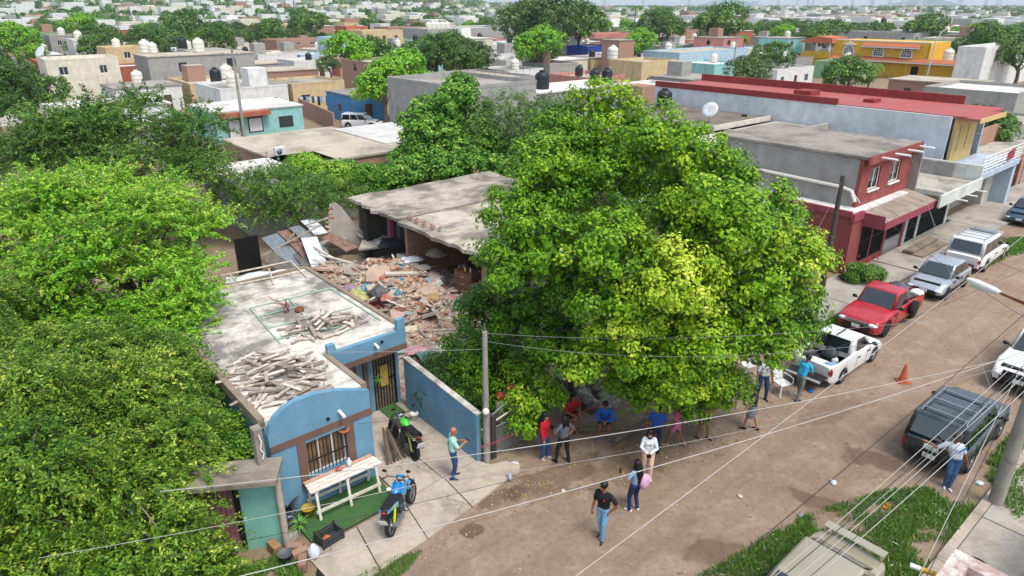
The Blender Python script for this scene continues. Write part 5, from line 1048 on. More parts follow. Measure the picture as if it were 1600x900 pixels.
for x, y, z, rr, h, nm, lab in ((-.75, -.05, .78, (.3, .32, .24), '#303338', 'bin_bag', 'dark plastic bag against the cab in the white pickup bed'), (-1.45, -.35, .66, (.32, .2, .1), '#6d8fb5', 'blue_cloth', 'light blue cloth lying in the white pickup bed'), (-.95, -.3, .68, (.12, .12, .1), '#d5d5d0', 'white_helmet', 'small white bundle beside the dark bag in the pickup bed'), (-1.85, .05, .65, (.15, .14, .09), '#d8cfc4', 'white_bag', 'white carrier bag near the open tailgate'), (-1.6, .4, .64, (.2, .16, .07), '#b08a5c', 'brown_package', 'flat brown package in the white pickup bed'), (-1.2, .6, .72, (.3, .12, .16), '#3a3c40', 'grey_box', 'dark box along the bed side of the white pickup')):
    m = MB(); m.ell((0, 0, 0), rr, 12, 8, 0, None, .5, int(x * 10)); tag(m.build(nm, plain(nm, h, .6), None, V.matrix_basis @ Vector((x, y, z))), lab, 'bag' if 'bag' in nm else 'bundle')
# dark SUV
V = car('dark_suv', 'dark teal boxy SUV with a roof rack parked by the near kerb', 'suv', 12.35, -9.1, 1, 4.5, 1.8, 1.72, P_TEAL, [(-2.25, 1.02), (-1.2, 1.04), (.8, 1.04), (1.9, .98), (2.25, .75)], (.95, .35, -1.95, -2.2), 1.02, (-1.3, 1.35), .37, gc=.32, side=((.05, .32), (.36, .63), (.67, .94)), rack=3, seams=(.5, -.45), wr=.84, lower=(.5, M_PLASTIC))
m = MB(); m.box(-.75, .05, -.5, .5, 1.7, 1.732); m.build('sunroof', M_GLASS, V)
m = MB(); m.box(-2.29, -2.262, -.2, .2, .78, .93); m.build('tailgate_plate', M_PLATE, V)
# champagne sedan with rear wing
V = car('champagne_sedan', 'champagne coloured sedan with a rear spoiler standing in the grass', 'car', 2.15, -9.45, -1, 4.5, 1.76, 1.42, P_BEIGE, [(-2.3, .9), (-1.5, .98), (.7, .95), (1.7, .84), (2.3, .6)], (1.15, .3, -1.0, -1.75), .93, (-1.35, 1.38), .31, seams=(.5, -.4), tail='h')
m = MB(); m.prism([(-2.3, 1.08), (-2.02, 1.12), (-2.04, 1.15), (-2.3, 1.13)], -.72, .72, ax='y'); sp_ = smooth_bevel(m.build('spoiler', P_BEIGE, V), .012)
for sg in (-1, 1): m = MB(); m.prism([(-2.28, .94), (-2.08, .96), (-2.05, 1.12), (-2.26, 1.1)], sg * .66 - .03, sg * .66 + .03, ax='y'); m.build('spoiler_foot', P_BEIGE, sp_)
# white pickup cut by the right edge, dark car further up
V = car('white_suv', 'white truck with a black grille facing the camera at the right edge of the street', 'suv', 19.6, -9.5, -1, 5.0, 1.9, 1.8, P_WHITE, [(-2.5, 1.08), (.7, 1.1), (1.8, 1.05), (2.5, .8)], (.95, .3, -2.1, -2.35), 1.08, (-1.45, 1.55), .38, gc=.34, side=((.06, .34), (.38, .9)), wr=.83, lower=(.48, M_PLASTIC))
m = MB(); m.box(2.46, 2.52, -.55, .55, .56, .88); m.build('grille_mesh', M_BLACK, V)
car('blue_car', 'dark blue car just entering at the upper right edge of the street', 'car', 43.1, -3.1, -1, 4.2, 1.7, 1.48, P_NAVY, [(-2.1, .92), (-1.3, .98), (.6, .95), (1.5, .86), (2.1, .62)], (1.05, .3, -.9, -1.6), .95, (-1.25, 1.28), .31, seams=(.5,), tail='h')
car('white_wagon', 'white wagon parked in front of the small blue house behind the slab roof', 'car', 0, 0, 1, 4.6, 1.78, 1.7, P_WHITE, [(-2.3, .98), (.8, 1.0), (1.6, .92), (2.3, .7)], (1.1, .4, -2.0, -2.25), .98, (-1.35, 1.4), .34, side=((.05, .32), (.36, .62), (.66, .94)), rack=0, seams=(.6,), loc=P(566, 200, 0), rz=R(-8))
# ------------------------------------------------------------------ motorcycles
def motorcycle(label, loc, rz, c1, c2, c3, lean=.12, steer=.0, tall=1.0):
    rt = thing('motorcycle', label, 'motorcycle', loc, rz); rt.rotation_euler.x = lean; pm = plain('tank_' + c1, c1, .25, coat=.6); p2 = plain('panel_' + c2, c2, .3, coat=.5); p3 = plain('trim_' + c3, c3, .35)
    Mx = Matrix.Rotation(R(90), 3, 'X')
    def whl(x, y, r, par, nm):
        w = MB(); w.lathe([(r * .8, -.05), (r * .95, -.055), (r, -.02), (r, .02), (r * .95, .055), (r * .8, .05), (r * .79, 0)], 26, (x, y, r), 0, Mx); t = w.build(nm, M_RUBBER, par)
        q = MB(); q.lathe([(r * .8, -.03), (r * .8, .03), (r * .74, .03), (r * .74, -.03)], 24, (x, y, r), 0, Mx); q.lathe([(0, -.06), (.05, -.06), (.05, .06), (0, .06)], 10, (x, y, r), 0, Mx)
        for k in range(12): a = k * math.pi / 6; q.tube([(x, y, r), (x + math.cos(a) * r * .76, y, r + math.sin(a) * r * .76)], .008, 4)
        q.build('rim', M_STEEL, t); return t
    whl(-.65, 0, .3, rt, 'rear_wheel')
    fx, fy = .68, steer * .14; whl(fx, fy, .32, rt, 'front_wheel')
    for sg in (-1, 1): m = MB(); m.tube([(fx, fy + sg * .08, .33), (.52, fy * .6 + sg * .085, .7), (.38, sg * .09, 1.0)], [.028, .03, .026], 8); m.build('fork', M_STEEL, rt)
    m = MB(); pts = [(fx + .3 * math.cos(a), 0, .37 + .33 * math.sin(a)) for a in (.45, .9, 1.4, 1.9, 2.4)]
    for a, b in zip(pts, pts[1:]): m.beam((a[0], fy, a[2]), (b[0], fy, b[2]), .12, .015)
    m.build('front_fender', p2, rt)
    m = MB(); m.tube([(.38, 0, .98), (.25, 0, .78), (.2, 0, .4), (-.1, 0, .3), (-.3, 0, .45)], .025, 8); m.tube([(.36, 0, .9), (0, 0, .78), (-.4, 0, .72), (-.85, 0, .82)], .022, 8)
    for sg in (-1, 1): m.tube([(-.25, sg * .08, .45), (-.65, sg * .09, .3)], .025, 6)
    m.build('frame', M_BLACK, rt)
    m = MB(); m.box(-.18, .18, -.13, .13, .3, .52); m.lathe([(.1, -.14), (.12, -.1), (.12, .14), (.06, .17)], 12, (-.02, 0, .4), 0, Mx); m.beam((.1, 0, .5), (.2, 0, .72), .17, .16); smooth_bevel(m.build('engine', plain('engine_cast', '#4c4d4e', .5, .5), rt), .012)
    m = MB(); m.ell((.12, 0, .87), (.27, .15, .13), 16, 10); m.build('fuel_tank', pm, rt)
    for sg in (-1, 1):
        m = MB(); a, b = sorted((sg * .13, sg * .165)); m.prism([(.42, .92), (.18, .98), (.02, .76), (.22, .6), (.36, .72)], a, b, ax='y'); m.build('side_panel', p2, rt)
        m = MB(); a, b = sorted((sg * .1, sg * .13)); m.prism([(-.2, .74), (-.25, .6), (-.55, .74), (-.9, .9), (-.85, .96)], a, b, ax='y'); m.build('tail_panel', p2, rt)
        m = MB(); a, b = sorted((sg * .131, sg * .138)); m.prism([(-.25, .72), (-.6, .8), (-.75, .88), (-.3, .77)], a, b, ax='y'); m.build('stripe', p3, rt)
        m = MB(); m.tube([(.36, sg * .05, 1.06), (.3, sg * .3, 1.14), (.2, sg * .4, 1.12)], .014, 6); m.tube([(.24, sg * .34, 1.13), (.18, sg * .43, 1.115)], .022, 8); m.build('handlebar', M_BLACK, rt)
        m = MB(); m.tube([(.3, sg * .28, 1.14), (.27, sg * .32, 1.3)], .007, 5); m.ell((.26, sg * .34, 1.34), (.02, .075, .05), 10, 8); m.build('mirror', M_PLASTIC, rt)
        m = MB(); m.tube([(-.05, sg * .1, .3), (-.05, sg * .28, .29)], .014, 6); m.build('foot_peg', M_BLACK, rt)
    m = MB(); m.prism([(.0, .84), (-.1, .83), (-.5, .86), (-.82, .95), (-.84, .99), (-.5, .93), (-.12, .9)], -.13, .13, ax='y'); smooth_bevel(m.build('seat', plain('black_vinyl', '#1b1b1c', .6), rt), .02)
    m = MB(); m.beam((-.8, 0, .88), (-1.0, 0, .78), .16, .02); m.build('rear_fender', M_BLACK, rt); m = MB(); m.ell((-.9, 0, .89), (.05, .07, .04), 8, 6); m.build('tail_light', M_TAIL, rt)
    m = MB(); m.ob((-1.02, 0, .68), (.012, .22, .16), Matrix.Rotation(-.35, 3, 'Y')); m.build('number_plate', M_PLATE, rt)
    m = MB(); m.ell((.47, 0, .96), (.07, .11, .1), 10, 8); m.build('headlight', M_LAMP, rt); m = MB(); m.ob((.46, 0, 1.02), (.05, .24, .2), Matrix.Rotation(-.5, 3, 'Y')); smooth_bevel(m.build('headlight_cowl', p2, rt), .02)
    m = MB(); m.tube([(.15, -.12, .4), (.0, -.17, .25), (-.35, -.19, .32), (-.8, -.2, .45)], [.025, .025, .05, .055], 8); m.build('exhaust', M_STEEL, rt)
    m = MB(); m.tube([(-.1, .1, .3), (-.16, .32, -.05)], .014, 6); m.build('kick_stand', M_BLACK, rt)
    for sg in (-1, 1): m = MB(); m.tube([(-.65, sg * .1, .3), (-.45, sg * .12, .72)], .035, 8); m.build('shock', p3, rt)
    return rt
a, b = P(612, 842), P(640, 785); motorcycle('blue and yellow trail motorcycle parked on its stand nearest the dirt street', (a + b) / 2 + Vector((0, 0, .08)), math.atan2(b.y - a.y, b.x - a.x) + .0, '#1d6fae', '#2285b8', '#b8c832', -.1, -.8)
a, b = P(655, 730), P(612, 680); motorcycle('black and green motorcycle parked beside the blue yard wall', (a + b) / 2 + Vector((0, 0, .08)), math.atan2(b.y - a.y, b.x - a.x), '#45b83a', '#202322', '#7a8a3a', .12, .7)
# ------------------------------------------------------------------ people: one continuous skin grown round a posed skeleton
def capsule(mb, a, b, ra, rb, n=10):
    a, b = Vector(a), Vector(b); d = b - a; L = d.length
    if L < 1e-5: d = Vector((0, 0, 1)); L = 1e-5
    d.normalize(); pts, rs = [], []
    for k in (0, .35, .7, 1): th = math.pi / 2 * k; pts.append(a - d * ra * math.cos(th)); rs.append(max(.001, ra * math.sin(th)))
    for k in (0, .3, .65, 1): th = math.pi / 2 * k; pts.append(b + d * rb * math.sin(th)); rs.append(max(.001, rb * math.cos(th)))
    mb.tube(pts, rs, n, 0, True)
def ik(a, t, l1, l2, pole):
    a, t, pole = Vector(a), Vector(t), Vector(pole); d = t - a; L = min(d.length, (l1 + l2) * .995); dn = d.normalized()
    x = (l1 * l1 - l2 * l2 + L * L) / (2 * L); h = math.sqrt(max(0, l1 * l1 - x * x)); p = pole - dn * pole.dot(dn)
    p = p.normalized() if p.length > 1e-5 else Vector((0, 0, 1)); return a + dn * x + p * h, a + dn * L
def person(label, px, py, yaw, top, bottom, shoes, skin='#8a5a41', hair='#14110f', feet=((.05, .1), (-.05, -.1)), hands=((.15, .28, .82), (.15, -.28, .82)), epole=((-.5, .6, -.2), (-.5, -.6, -.2)), lean=(0, 0), sleeve='short', leg='long', sit=None, hgt=1.7, female=False, hairlen=0, hat=None, look=(0, 0), z0=0, long_top=0, bald=False, skirt=False, fist=False, xy=None):
    k = hgt / 1.7; G = []   # (a, b, ra, rb, tag)
    pel = Vector((0, 0, sit if sit else .957)); ch = pel + Vector((lean[0] * .6, lean[1] * .6, .33)); nk = pel + Vector((lean[0], lean[1], .52)); hd = nk + Vector((.02 + look[0] * .06, look[1] * .06, .155))
    hw = .1 if female else .092; sw = .155 if female else .185; th = 'sh' if leg != 'none' else 'sk'
    legt = {'long': ('tr', 'tr'), 'short': ('tr', 'sk'), 'none': ('tr', 'sk')}[leg]
    for i, sg in ((0, 1), (1, -1)):
        hip = pel + Vector((0, sg * hw, -.02)); ft = Vector((feet[i][0], feet[i][1], .08 + (feet[i][2] if len(feet[i]) > 2 else 0)))
        kn, an = ik(hip, ft, .44, .43, (1, .12 * sg, .15)); 
        mid = hip.lerp(kn, .62)
        if leg == 'short':
            G += [(hip, mid, .1, .088, 'tr'), (mid, kn, .068, .058, 'sk')]
        else: G += [(hip, kn, .106 if female else .1, .074, 'tr')]
        G += [(kn, an,   .068 if leg == 'long' else .056, .056 if leg == 'long' else .038, legt[1])]
        sd = Vector((1, .25 * sg, 0)).normalized(); G += [(an + Vector((0, 0, -.045)) - sd * .05, an + Vector((0, 0, -.052)) + sd * .15, .04, .032, 'so'), (an, an + Vector((0, 0, -.03)), .042, .042, 'so')]
    G += [(pel + Vector((0, hw * .7, 0)), pel + Vector((0, -hw * .7, 0)), .115, .115, 'tr')]
    if skirt: G += [(pel + Vector((0, .03, -.02)), pel + Vector((.04, .05, -.3)), .14, .17, 'tr'), (pel + Vector((0, -.03, -.02)), pel + Vector((.04, -.05, -.3)), .14, .17, 'tr')]
    for sg in (1, -1): G += [(pel + Vector((0, sg * .05, .08 - long_top)), ch + Vector((0, sg * (.06 if female else .075), 0)), .112 if not long_top else .125, .115, 'to')]
    G += [(ch + Vector((.01, .08, .04)), ch + Vector((.01, -.08, .04)), .115, .115, 'to'), (nk + Vector((0, sw * .72, -.07)), nk + Vector((0, -sw * .72, -.07)), .072, .072, 'to')]
    if female: G += [(ch + Vector((.075, .065, .0)), ch + Vector((.075, -.065, .0)), .075, .075, 'to')]
    G += [(nk - Vector((0, 0, .05)), nk + Vector((.01, 0, .08)), .053, .05, 'sk')]
    f = Vector((math.cos(look[1] * 1.2), math.sin(look[1] * 1.2), look[0] * -.6 if look[0] > 0 else 0)).normalized()
    lt = Vector((-f.y, f.x, 0)); 
    G += [(hd + Vector((0, 0, .03)) - f * .015, hd + Vector((0, 0, .035)) - f * .005, .092, .09, 'sk'), (hd + f * .03 - Vector((0, 0, .05)), hd + f * .035 - Vector((0, 0, .06)), .068, .058, 'sk'), (hd + f * .09 + Vector((0, 0, .0)), hd + f * .112 - Vector((0, 0, .025)), .011, .015, 'sk')]
    for sg in (1, -1): G += [(hd + lt * sg * .088 + Vector((0, 0, .02)), hd + lt * sg * .092 - Vector((0, 0, .02)), .014, .012, 'sk')]
    fing = []
    for i, sg in ((0, 1), (1, -1)):
        shd = nk + Vector((0, sg * sw, -.075)); el, wr = ik(shd, Vector(hands[i]), .29, .26, epole[i])
        if sleeve == 'long': G += [(shd, el, .06, .052, 'to'), (el, wr, .05, .04, 'to')]
        elif sleeve == 'none': G += [(shd, el, .05, .04, 'sk'), (el, wr, .042, .03, 'sk')]
        else: mid = shd.lerp(el, .72); G += [(shd, mid, .066, .062, 'to'), (shd, el, .048, .043, 'sk'), (el, wr, .044, .031, 'sk')]
        d = (wr - el).normalized(); side = d.cross(Vector((0, 0, 1))); side = side.normalized() if side.length > .1 else Vector((0, 1, 0)); nrm = side.cross(d).normalized()
        palm = wr + d * .07; G += [(wr, palm, .028, .036, 'sk')]
        for q, (o, ln) in enumerate(((-.03, .06), (-.01, .075), (.01, .072), (.03, .055))):
            b0 = palm + side * o + d * .015; b1 = b0 + d * ln * .55 - nrm * .012; b2 = b1 + d * ln * .4 - nrm * (.03 if not fist else .045); G += [(b0, b1, .011, .0105, 'sk'), (b1, b2, .0105, .009, 'sk')]
        t0 = wr + d * .03 + side * sg * .025; G += [(t0, t0 + d * .035 + side * sg * .03, .013, .011, 'sk'), (t0 + d * .035 + side * sg * .03, t0 + d * .065 + side * sg * .03, .011, .009, 'sk')]
    mb = MB()
    for a, b, ra, rb, tg in G: capsule(mb, a, b, ra, rb)
    base = Vector((xy[0], xy[1], z0)) if xy else P(px, py, 0) + Vector((0, 0, z0))
    rt = thing('person', label, 'person', base, yaw); rt.scale = (k, k, k)
    o = mb.build('tmp', M_WHITE); md = o.modifiers.new('r', 'REMESH'); md.mode = 'VOXEL'; md.voxel_size = .0145; md.use_smooth_shade = True
    sm = o.modifiers.new('s', 'SMOOTH'); sm.factor = .5; sm.iterations = 2
    dg = bpy.context.evaluated_depsgraph_get(); me = bpy.data.meshes.new_from_object(o.evaluated_get(dg)); bpy.data.objects.remove(o)
    me.name = 'body'; n = len(me.polygons); cen = np.empty(n * 3, np.float32); me.polygons.foreach_get('center', cen); cen = cen.reshape(-1, 3)
    tags = ['sk', 'to', 'tr', 'so', 'ey']; best = np.full(n, 9.0); idx = np.zeros(n, np.int32)
    for a, b, ra, rb, tg in G:
        a_, b_ = np.array(a), np.array(b); ab = b_ - a_; q = np.clip(((cen - a_) @ ab) / max(1e-9, ab @ ab), 0, 1); d = np.linalg.norm(cen - (a_ + q[:, None] * ab), axis=1) - (ra + (rb - ra) * q)
        w = d < best - 1e-4; best[w] = d[w]; idx[w] = tags.index(tg)
    for e in (hd + f * .085 + lt * .033 + Vector((0, 0, .02)), hd + f * .085 - lt * .033 + Vector((0, 0, .02))): idx[np.linalg.norm(cen - np.array(e), axis=1) < .017] = 4
    mo = hd + f * .088 - Vector((0, 0, .055)); idx[(np.linalg.norm((cen - np.array(mo)) * np.array((1, 1, 2.5)), axis=1) < .026)] = 5
    me.materials.clear()
    def fab(nm, h): return plain('cloth_' + nm + h, h, .9, var=.22, scale=14)
    for q in (plain('skin' + skin, skin, .55, var=.08), fab('top', top), fab('bottom', bottom), fab('shoe', shoes), plain('eye', '#15100d', .4), plain('lips', '#7d4038', .5)): me.materials.append(q)
    me.polygons.foreach_set('material_index', idx); me.polygons.foreach_set('use_smooth', np.ones(n, bool)); me.update()
    bo = bpy.data.objects.new('body', me); COL.objects.link(bo); bo.parent = rt
    hm = plain('hair' + hair, hair, .5, var=.3, scale=20)
    m = MB()
    if hat:
        m.ell(hd + Vector((0, 0, .06)) - f * .01, (.112, .105, .085), 16, 10); m.prism([((hd + f * .05 + lt * .09).x, (hd + f * .05 + lt * .09).y), ((hd + f * .2 + lt * .06).x, (hd + f * .2 + lt * .06).y), ((hd + f * .2 - lt * .06).x, (hd + f * .2 - lt * .06).y), ((hd + f * .05 - lt * .09).x, (hd + f * .05 - lt * .09).y)], hd.z + .045, hd.z + .06); m.build('cap', plain('cap' + hat, hat, .8), rt)
    elif not bald:
        m.ell(hd + Vector((0, 0, .045)) - f * .022, (.108, .104, .1), 18, 12, 0, None, .12, 3)
        if hairlen:
            bk = hd - f * .06; m.tube([bk + Vector((0, 0, .06)), bk - f * .04 - Vector((0, 0, .1)), bk - f * .06 - Vector((0, 0, .26)), bk - f * .05 - Vector((0, 0, hairlen))], [.085, .11, .12, .05], 12)
            for sg in (1, -1): m.tube([hd + lt * sg * .08 + Vector((0, 0, .06)), hd + lt * sg * .105 - Vector((0, 0, .06)), bk + lt * sg * .1 - Vector((0, 0, hairlen * .8))], [.035, .04, .02], 8)
        m.build('hair', hm, rt)
    return rt, dict(hd=hd, nk=nk, pel=pel, f=f, base=base, hands=[Vector(h) for h in hands], M=Matrix.Translation(base) @ Matrix.Rotation(yaw, 4, 'Z') @ Matrix.Scale(k, 4))
def handheld(name, label, cat, D, off, sz, mat, rot=(0, 0, 0)):
    m = MB(); m.box(-sz[0] / 2, sz[0] / 2, -sz[1] / 2, sz[1] / 2, -sz[2] / 2, sz[2] / 2); o = smooth_bevel(m.build(name, mat), min(sz) * .3); o.location = D['M'] @ Vector(off); o.rotation_euler = (rot[0], rot[1], rot[2]); return tag(o, label, cat)
GRIP = ((.34, .06, 1.22), (.34, -.06, 1.22)); DN = ((-.2, .5, -.8), (-.2, -.5, -.8))
M_PHONE = plain('phone_black', '#17181b', .2)
Z1 = .075
r_, D = person('bald man in a mint shirt and jeans looking at his phone on the apron', 709, 750, R(15), '#9fd0c0', '#24416b', '#1b2436', '#a06a4d', hands=GRIP, epole=DN, look=(.6, 0), bald=True, z0=Z1)
handheld('phone', 'phone held by the bald man in the mint shirt', 'phone', D, (.45, 0, 1.27), (.012, .08, .16), M_PHONE, (0, -.6, R(15)))
m = MB(); m.ell((0, 0, 0), (.07, .16, .11), 12, 8, 0, None, .2, 2); tag(m.build('shoulder_bag', plain('black_nylon', '#191a1c', .6), None, D['M'] @ Vector((-.02, .2, .95)), R(15)), 'small black shoulder bag on the hip of the bald man', 'bag')
m = MB(); m.tube([D['M'] @ Vector(p) for p in ((.0, .17, 1.0), (.13, .08, 1.25), (.03, -.15, 1.44), (-.13, -.02, 1.3), (-.1, .17, 1.02))], .011, 5); tag(m.build('bag_strap', M_BLACK), 'black strap of the bald man\'s shoulder bag', 'strap')
person('woman in a red hooded top and jeans standing by the net fence', 850, 716, R(-35), '#b3161d', '#2b4a74', '#c9a694', '#a8745a', female=True, hands=((.02, .2, .98), (.12, -.24, .86)), epole=((-.3, .9, 0), (-.5, -.6, -.2)), sleeve='long', hgt=1.6, hairlen=.12, long_top=.14)
r_, D = person('person in a grey shirt and black trousers seen from behind, hand on hip', 880, 722, R(120), '#5a5d64', '#17181b', '#131416', '#9a6a50', feet=((.1, .22), (-.08, -.16)), hands=((.3, .18, 1.12), (.02, -.2, .98)), epole=((-.2, .6, -.6), (-.3, -.9, 0)), hgt=1.62, female=True, hairlen=.1)
handheld('camera', 'black camera held up by the person in grey', 'camera', D, (.38, .2, 1.16), (.1, .14, .1), M_PHONE)
person('person in a red shirt and black shorts sitting at the edge of the stone heap', 890, 668, R(-60), '#a81d1f', '#1b1b1d', '#2a2624', '#8a5a41', feet=((.4, .12), (.38, -.12)), hands=((.35, .12, .62), (.35, -.12, .62)), epole=DN, sit=.5, leg='short', lean=(.12, 0), z0=.1)
person('man in a bright blue long-sleeved top sitting on a log before the stone heap', 944, 676, R(-100), '#1f5aa8', '#26282c', '#56608a', '#7d5038', feet=((.42, .17), (.4, -.17)), hands=((.38, .08, .7), (.38, -.08, .7)), epole=((-.1, .9, -.4), (-.1, -.9, -.4)), sit=.52, leg='short', sleeve='long', lean=(.16, 0), look=(.5, 0))
r_, D = person('woman in a white blouse and peach trousers looking down at her camera', 1010, 744, R(-100), '#d6d6d8', '#d8b59e', '#cfcfcf', '#a3755c', female=True, feet=((.1, .1), (-.08, -.09)), hands=((.27, .05, 1.05), (.27, -.05, 1.05)), epole=((-.1, .9, -.4), (-.1, -.9, -.4)), sleeve='long', hgt=1.62, hairlen=.2, look=(.8, 0), long_top=.06)
handheld('camera', 'small black camera in the hands of the woman in white', 'camera', D, (.33, 0, 1.0), (.1, .13, .1), M_PHONE, (0, 0, R(-100)))
r_, D = person('woman with very long black hair, denim top, jeans and white trainers', 990, 797, R(130), '#7d93ad', '#1f2f52', '#d0d0d2', '#9a6a50', female=True, feet=((.06, .13), (-.04, -.1)), hands=((.3, .22, 1.2), (.1, -.24, .9)), epole=((-.2, .7, -.7), (-.5, -.6, -.2)), hgt=1.62, hairlen=.62)
handheld('phone', 'phone held up by the long-haired woman', 'phone', D, (.4, .24, 1.28), (.012, .08, .15), M_PHONE, (0, 0, R(130)))
m = MB(); m.ell((0, 0, 0), (.12, .2, .24), 14, 10, 0, None, .15, 5); tag(m.build('pink_bag', plain('pink_fabric', '#c99ab4', .8), None, D['M'] @ Vector((-.14, -.22, 1.0)), R(130)), 'pink bag slung on the back of the long-haired woman', 'bag')
r_, D = person('man in a black polo shirt with a red emblem and light jeans, hand on hip', 940, 840, R(-125), '#16161a', '#6f9ab8', '#2a2b2e', '#8a5a41', feet=((.12, .08), (-.1, -.06)), hands=((.05, .22, .98), (.1, -.26, .86)), epole=((-.2, 1, .1), (-.5, -.5, -.2)), look=(0, -.5), hgt=1.74)
m = MB(); m.ell((.136, .07, 1.3), (.008, .035, .04), 10, 8); m.build('emblem', plain('red_print', '#b3202c', .7), r_)
person('sandalled person in pink shorts striding under the ficus', 1054, 697, R(165), '#c75a86', '#c06a8e', '#a88a70', '#8a5a41', feet=((.3, .08), (-.32, -.08)), leg='short', hands=((.2, .26, .9), (-.15, -.26, .9)), hgt=1.6, female=True, hairlen=.2)
person('person in dark shorts and an orange shirt standing in the shade under the ficus', 1096, 685, R(-60), '#b0522a', '#2a2c30', '#3a302a', '#8a5a41', leg='short', feet=((.12, .14), (-.1, -.12)), hgt=1.66)
person('person in a blue shirt and dark trousers behind the woman in white', 1023, 706, R(80), '#1f4fa0', '#22304a', '#1c1c1e', '#8a5a41', hgt=1.66)
person('woman in a dark top and short grey skirt walking out of the ficus shade', 1172, 671, R(150), '#1f2530', '#767a84', '#1a1a1c', '#a3755c', female=True, skirt=True, leg='short', feet=((.2, .1), (-.22, -.08)), hands=((.15, .28, .85), (-.05, -.28, .85)), sleeve='none', hgt=1.6)
person('man in a pale shirt and jeans standing half hidden at the ficus edge', 1188, 624, R(-90), '#b9c0c4', '#22395c', '#22242a', '#7d5038', feet=((.04, .16), (-.02, -.16)), hgt=1.7)
person('man in a cyan shirt and grey trousers at the open white pickup tailgate', 1246, 624, R(25), '#2f9fc4', '#6f7470', '#22242a', '#7d5038', feet=((.15, .1), (-.15, -.1)), hands=((.42, .12, 1.0), (.4, -.12, .98)), epole=DN, lean=(.14, 0), look=(.5, 0))
r_, D = person('man in a white shirt with blue stripes and a cap leaning on the dark SUV', 1480, 760, R(-105), '#d2d6da', '#3a5578', '#c2c4c8', '#8a5a41', feet=((.14, -.02), (.05, -.1)), hands=((-.12, -.7, 1.3), (.1, .3, .9))[::-1] if 0 else ((.08, .3, .88), (-.15, -.72, 1.28)), epole=((-.5, .6, -.2), (-.1, -.3, -.8)), hat='#3a2c28', lean=(0, -.12), hgt=1.74)
for a, b in (((.124, .15, 1.42), (.136, -.12, 1.2)),):
    m = MB(); m.beam(a, b, .06, .012, 0, 0); m.build('blue_stripe', plain('stripe_blue', '#2a6fb5', .85), r_)
# ------------------------------------------------------------------ the town behind
FOOT = []      # footprints already taken (s0, s1, t0, t1)
FOOT += [(-15, 0.3, -2, 12), (0, 17, 0, 21), (17, 25, 0, 12.5), (24, 59, -3, 12.5), (28, 48.5, 9, 27), (32, 41, 14, 25), (-40, -6, -6, 16)]
MARKS = []     # (nickname, s, t)
def overl(a, mg=1.0): return any(a[0] < f[1] + mg and a[1] > f[0] - mg and a[2] < f[3] + mg and a[3] > f[2] - mg for f in FOOT)
PAL = {'white': '#d3d1cc', 'cream': '#cfc6b2', 'grey': '#9b9892', 'pale blue': '#a9bfcb', 'teal': '#8fc0ba', 'blue': '#4d86b3', 'beige': '#c4ad84', 'pink': '#b97f74', 'orange': '#b8694c', 'yellow': '#cf9b35', 'green': '#86a87c', 'deep blue': '#22418f', 'terracotta': '#a35f47'}
WM = {k: plaster('town_' + k.replace(' ', '_'), v, .4, '#7b766e') for k, v in PAL.items()}; WM['brick'] = brickmat('town_brick', '#a06a50', '#a3988a')
RM = {'white': slabmat('town_white_roof', '#d0cbc3', '#8d877e', .55, .3), 'grey': slabmat('town_grey_roof', '#9b948a', '#645e56', .7, .3), 'dusty': slabmat('town_dusty_roof', '#b3a794', '#786d60', .6, .3), 'red': slabmat('town_red_roof', '#9a4b47', '#7c5650', .5, .3)}
M_TRIMW = plain('window_white', '#cfcfca', .6); WINM = [M_BLACK, M_TRIMW, M_ALU]
def tanks_make():
    out = {}
    for nm, h in (('black', '#1d2024'), ('white', '#cfcabd')):
        th = thing(nm + '_tank_proto', 'x', 'tank'); m = MB(); m.lathe([(.52, 0), (.55, .06), (.55, .32), (.535, .35), (.55, .38), (.55, .7), (.535, .73), (.55, .76), (.54, 1.05), (.42, 1.2), (.22, 1.27), (.2, 1.3)], 18); b = m.build('tank_body', plain(nm + '_polyethylene', h, .5, var=.15), th)
        m = MB(); m.lathe([(.23, 1.29), (.23, 1.37), (.18, 1.4), (.02, 1.4)], 14); m.build('lid', plain(nm + '_lid', h, .5), th); out[nm] = th
    return out
TK = tanks_make(); tank_used = {k: False for k in TK}
def tank(kind, s, t, z, label, sc=1.0, group='rooftop water tanks'):
    if not tank_used[kind]: o = TK[kind]; tank_used[kind] = True; o.name = 'water_tank'
    else: o = dup(TK[kind]); o.name = 'water_tank'
    o.location = W(s, t, z); o.scale = (sc,) * 3; o.rotation_euler.z = random.uniform(0, 6); tag(o, label, 'water tank', group); return o
def acunit(s, t, z, label, rz=0):
    th = thing('air_conditioner', label, 'air conditioner', W(s, t, z), ANG + rz, 'rooftop air conditioners'); m = MB(); m.box(-.4, .4, -.16, .16, .05, .62); smooth_bevel(m.build('casing', M_TRIMW, th), .02)
    m = MB(); m.lathe([(.22, 0), (.22, .02), (.05, .025)], 16, (-.1, -.165, .34), 0, Matrix.Rotation(R(90), 3, 'X')); m.build('fan_grille', M_STEEL, th); m = MB(); m.box(-.36, -.28, -.16, .16, 0, .05); m.box(.28, .36, -.16, .16, 0, .05); m.build('feet', M_BLACK, th); return th
def dish(s, t, z, label, r=.45, az=-1.2):
    th = thing('satellite_dish', label, 'satellite dish', W(s, t, z)); m = MB(); Mx = Matrix.Rotation(az, 3, 'Z') @ Matrix.Rotation(R(55), 3, 'Y')
    m.lathe([(.02, -.1), (r * .5, -.07), (r, .02), (r, .04), (r * .5, -.045), (.02, -.075)], 20, (0, 0, .95), 0, Mx); m.build('reflector', plain('dish_grey', '#b5b9ba', .5), th); m = MB(); m.tube([(0, 0, 0), (0, 0, .85)], .03, 8); m.tube([(0, 0, .8), Vector((0, 0, .95)) + Mx @ Vector((0, 0, .4))], .012, 5); m.build('mast', M_STEEL, th); return th
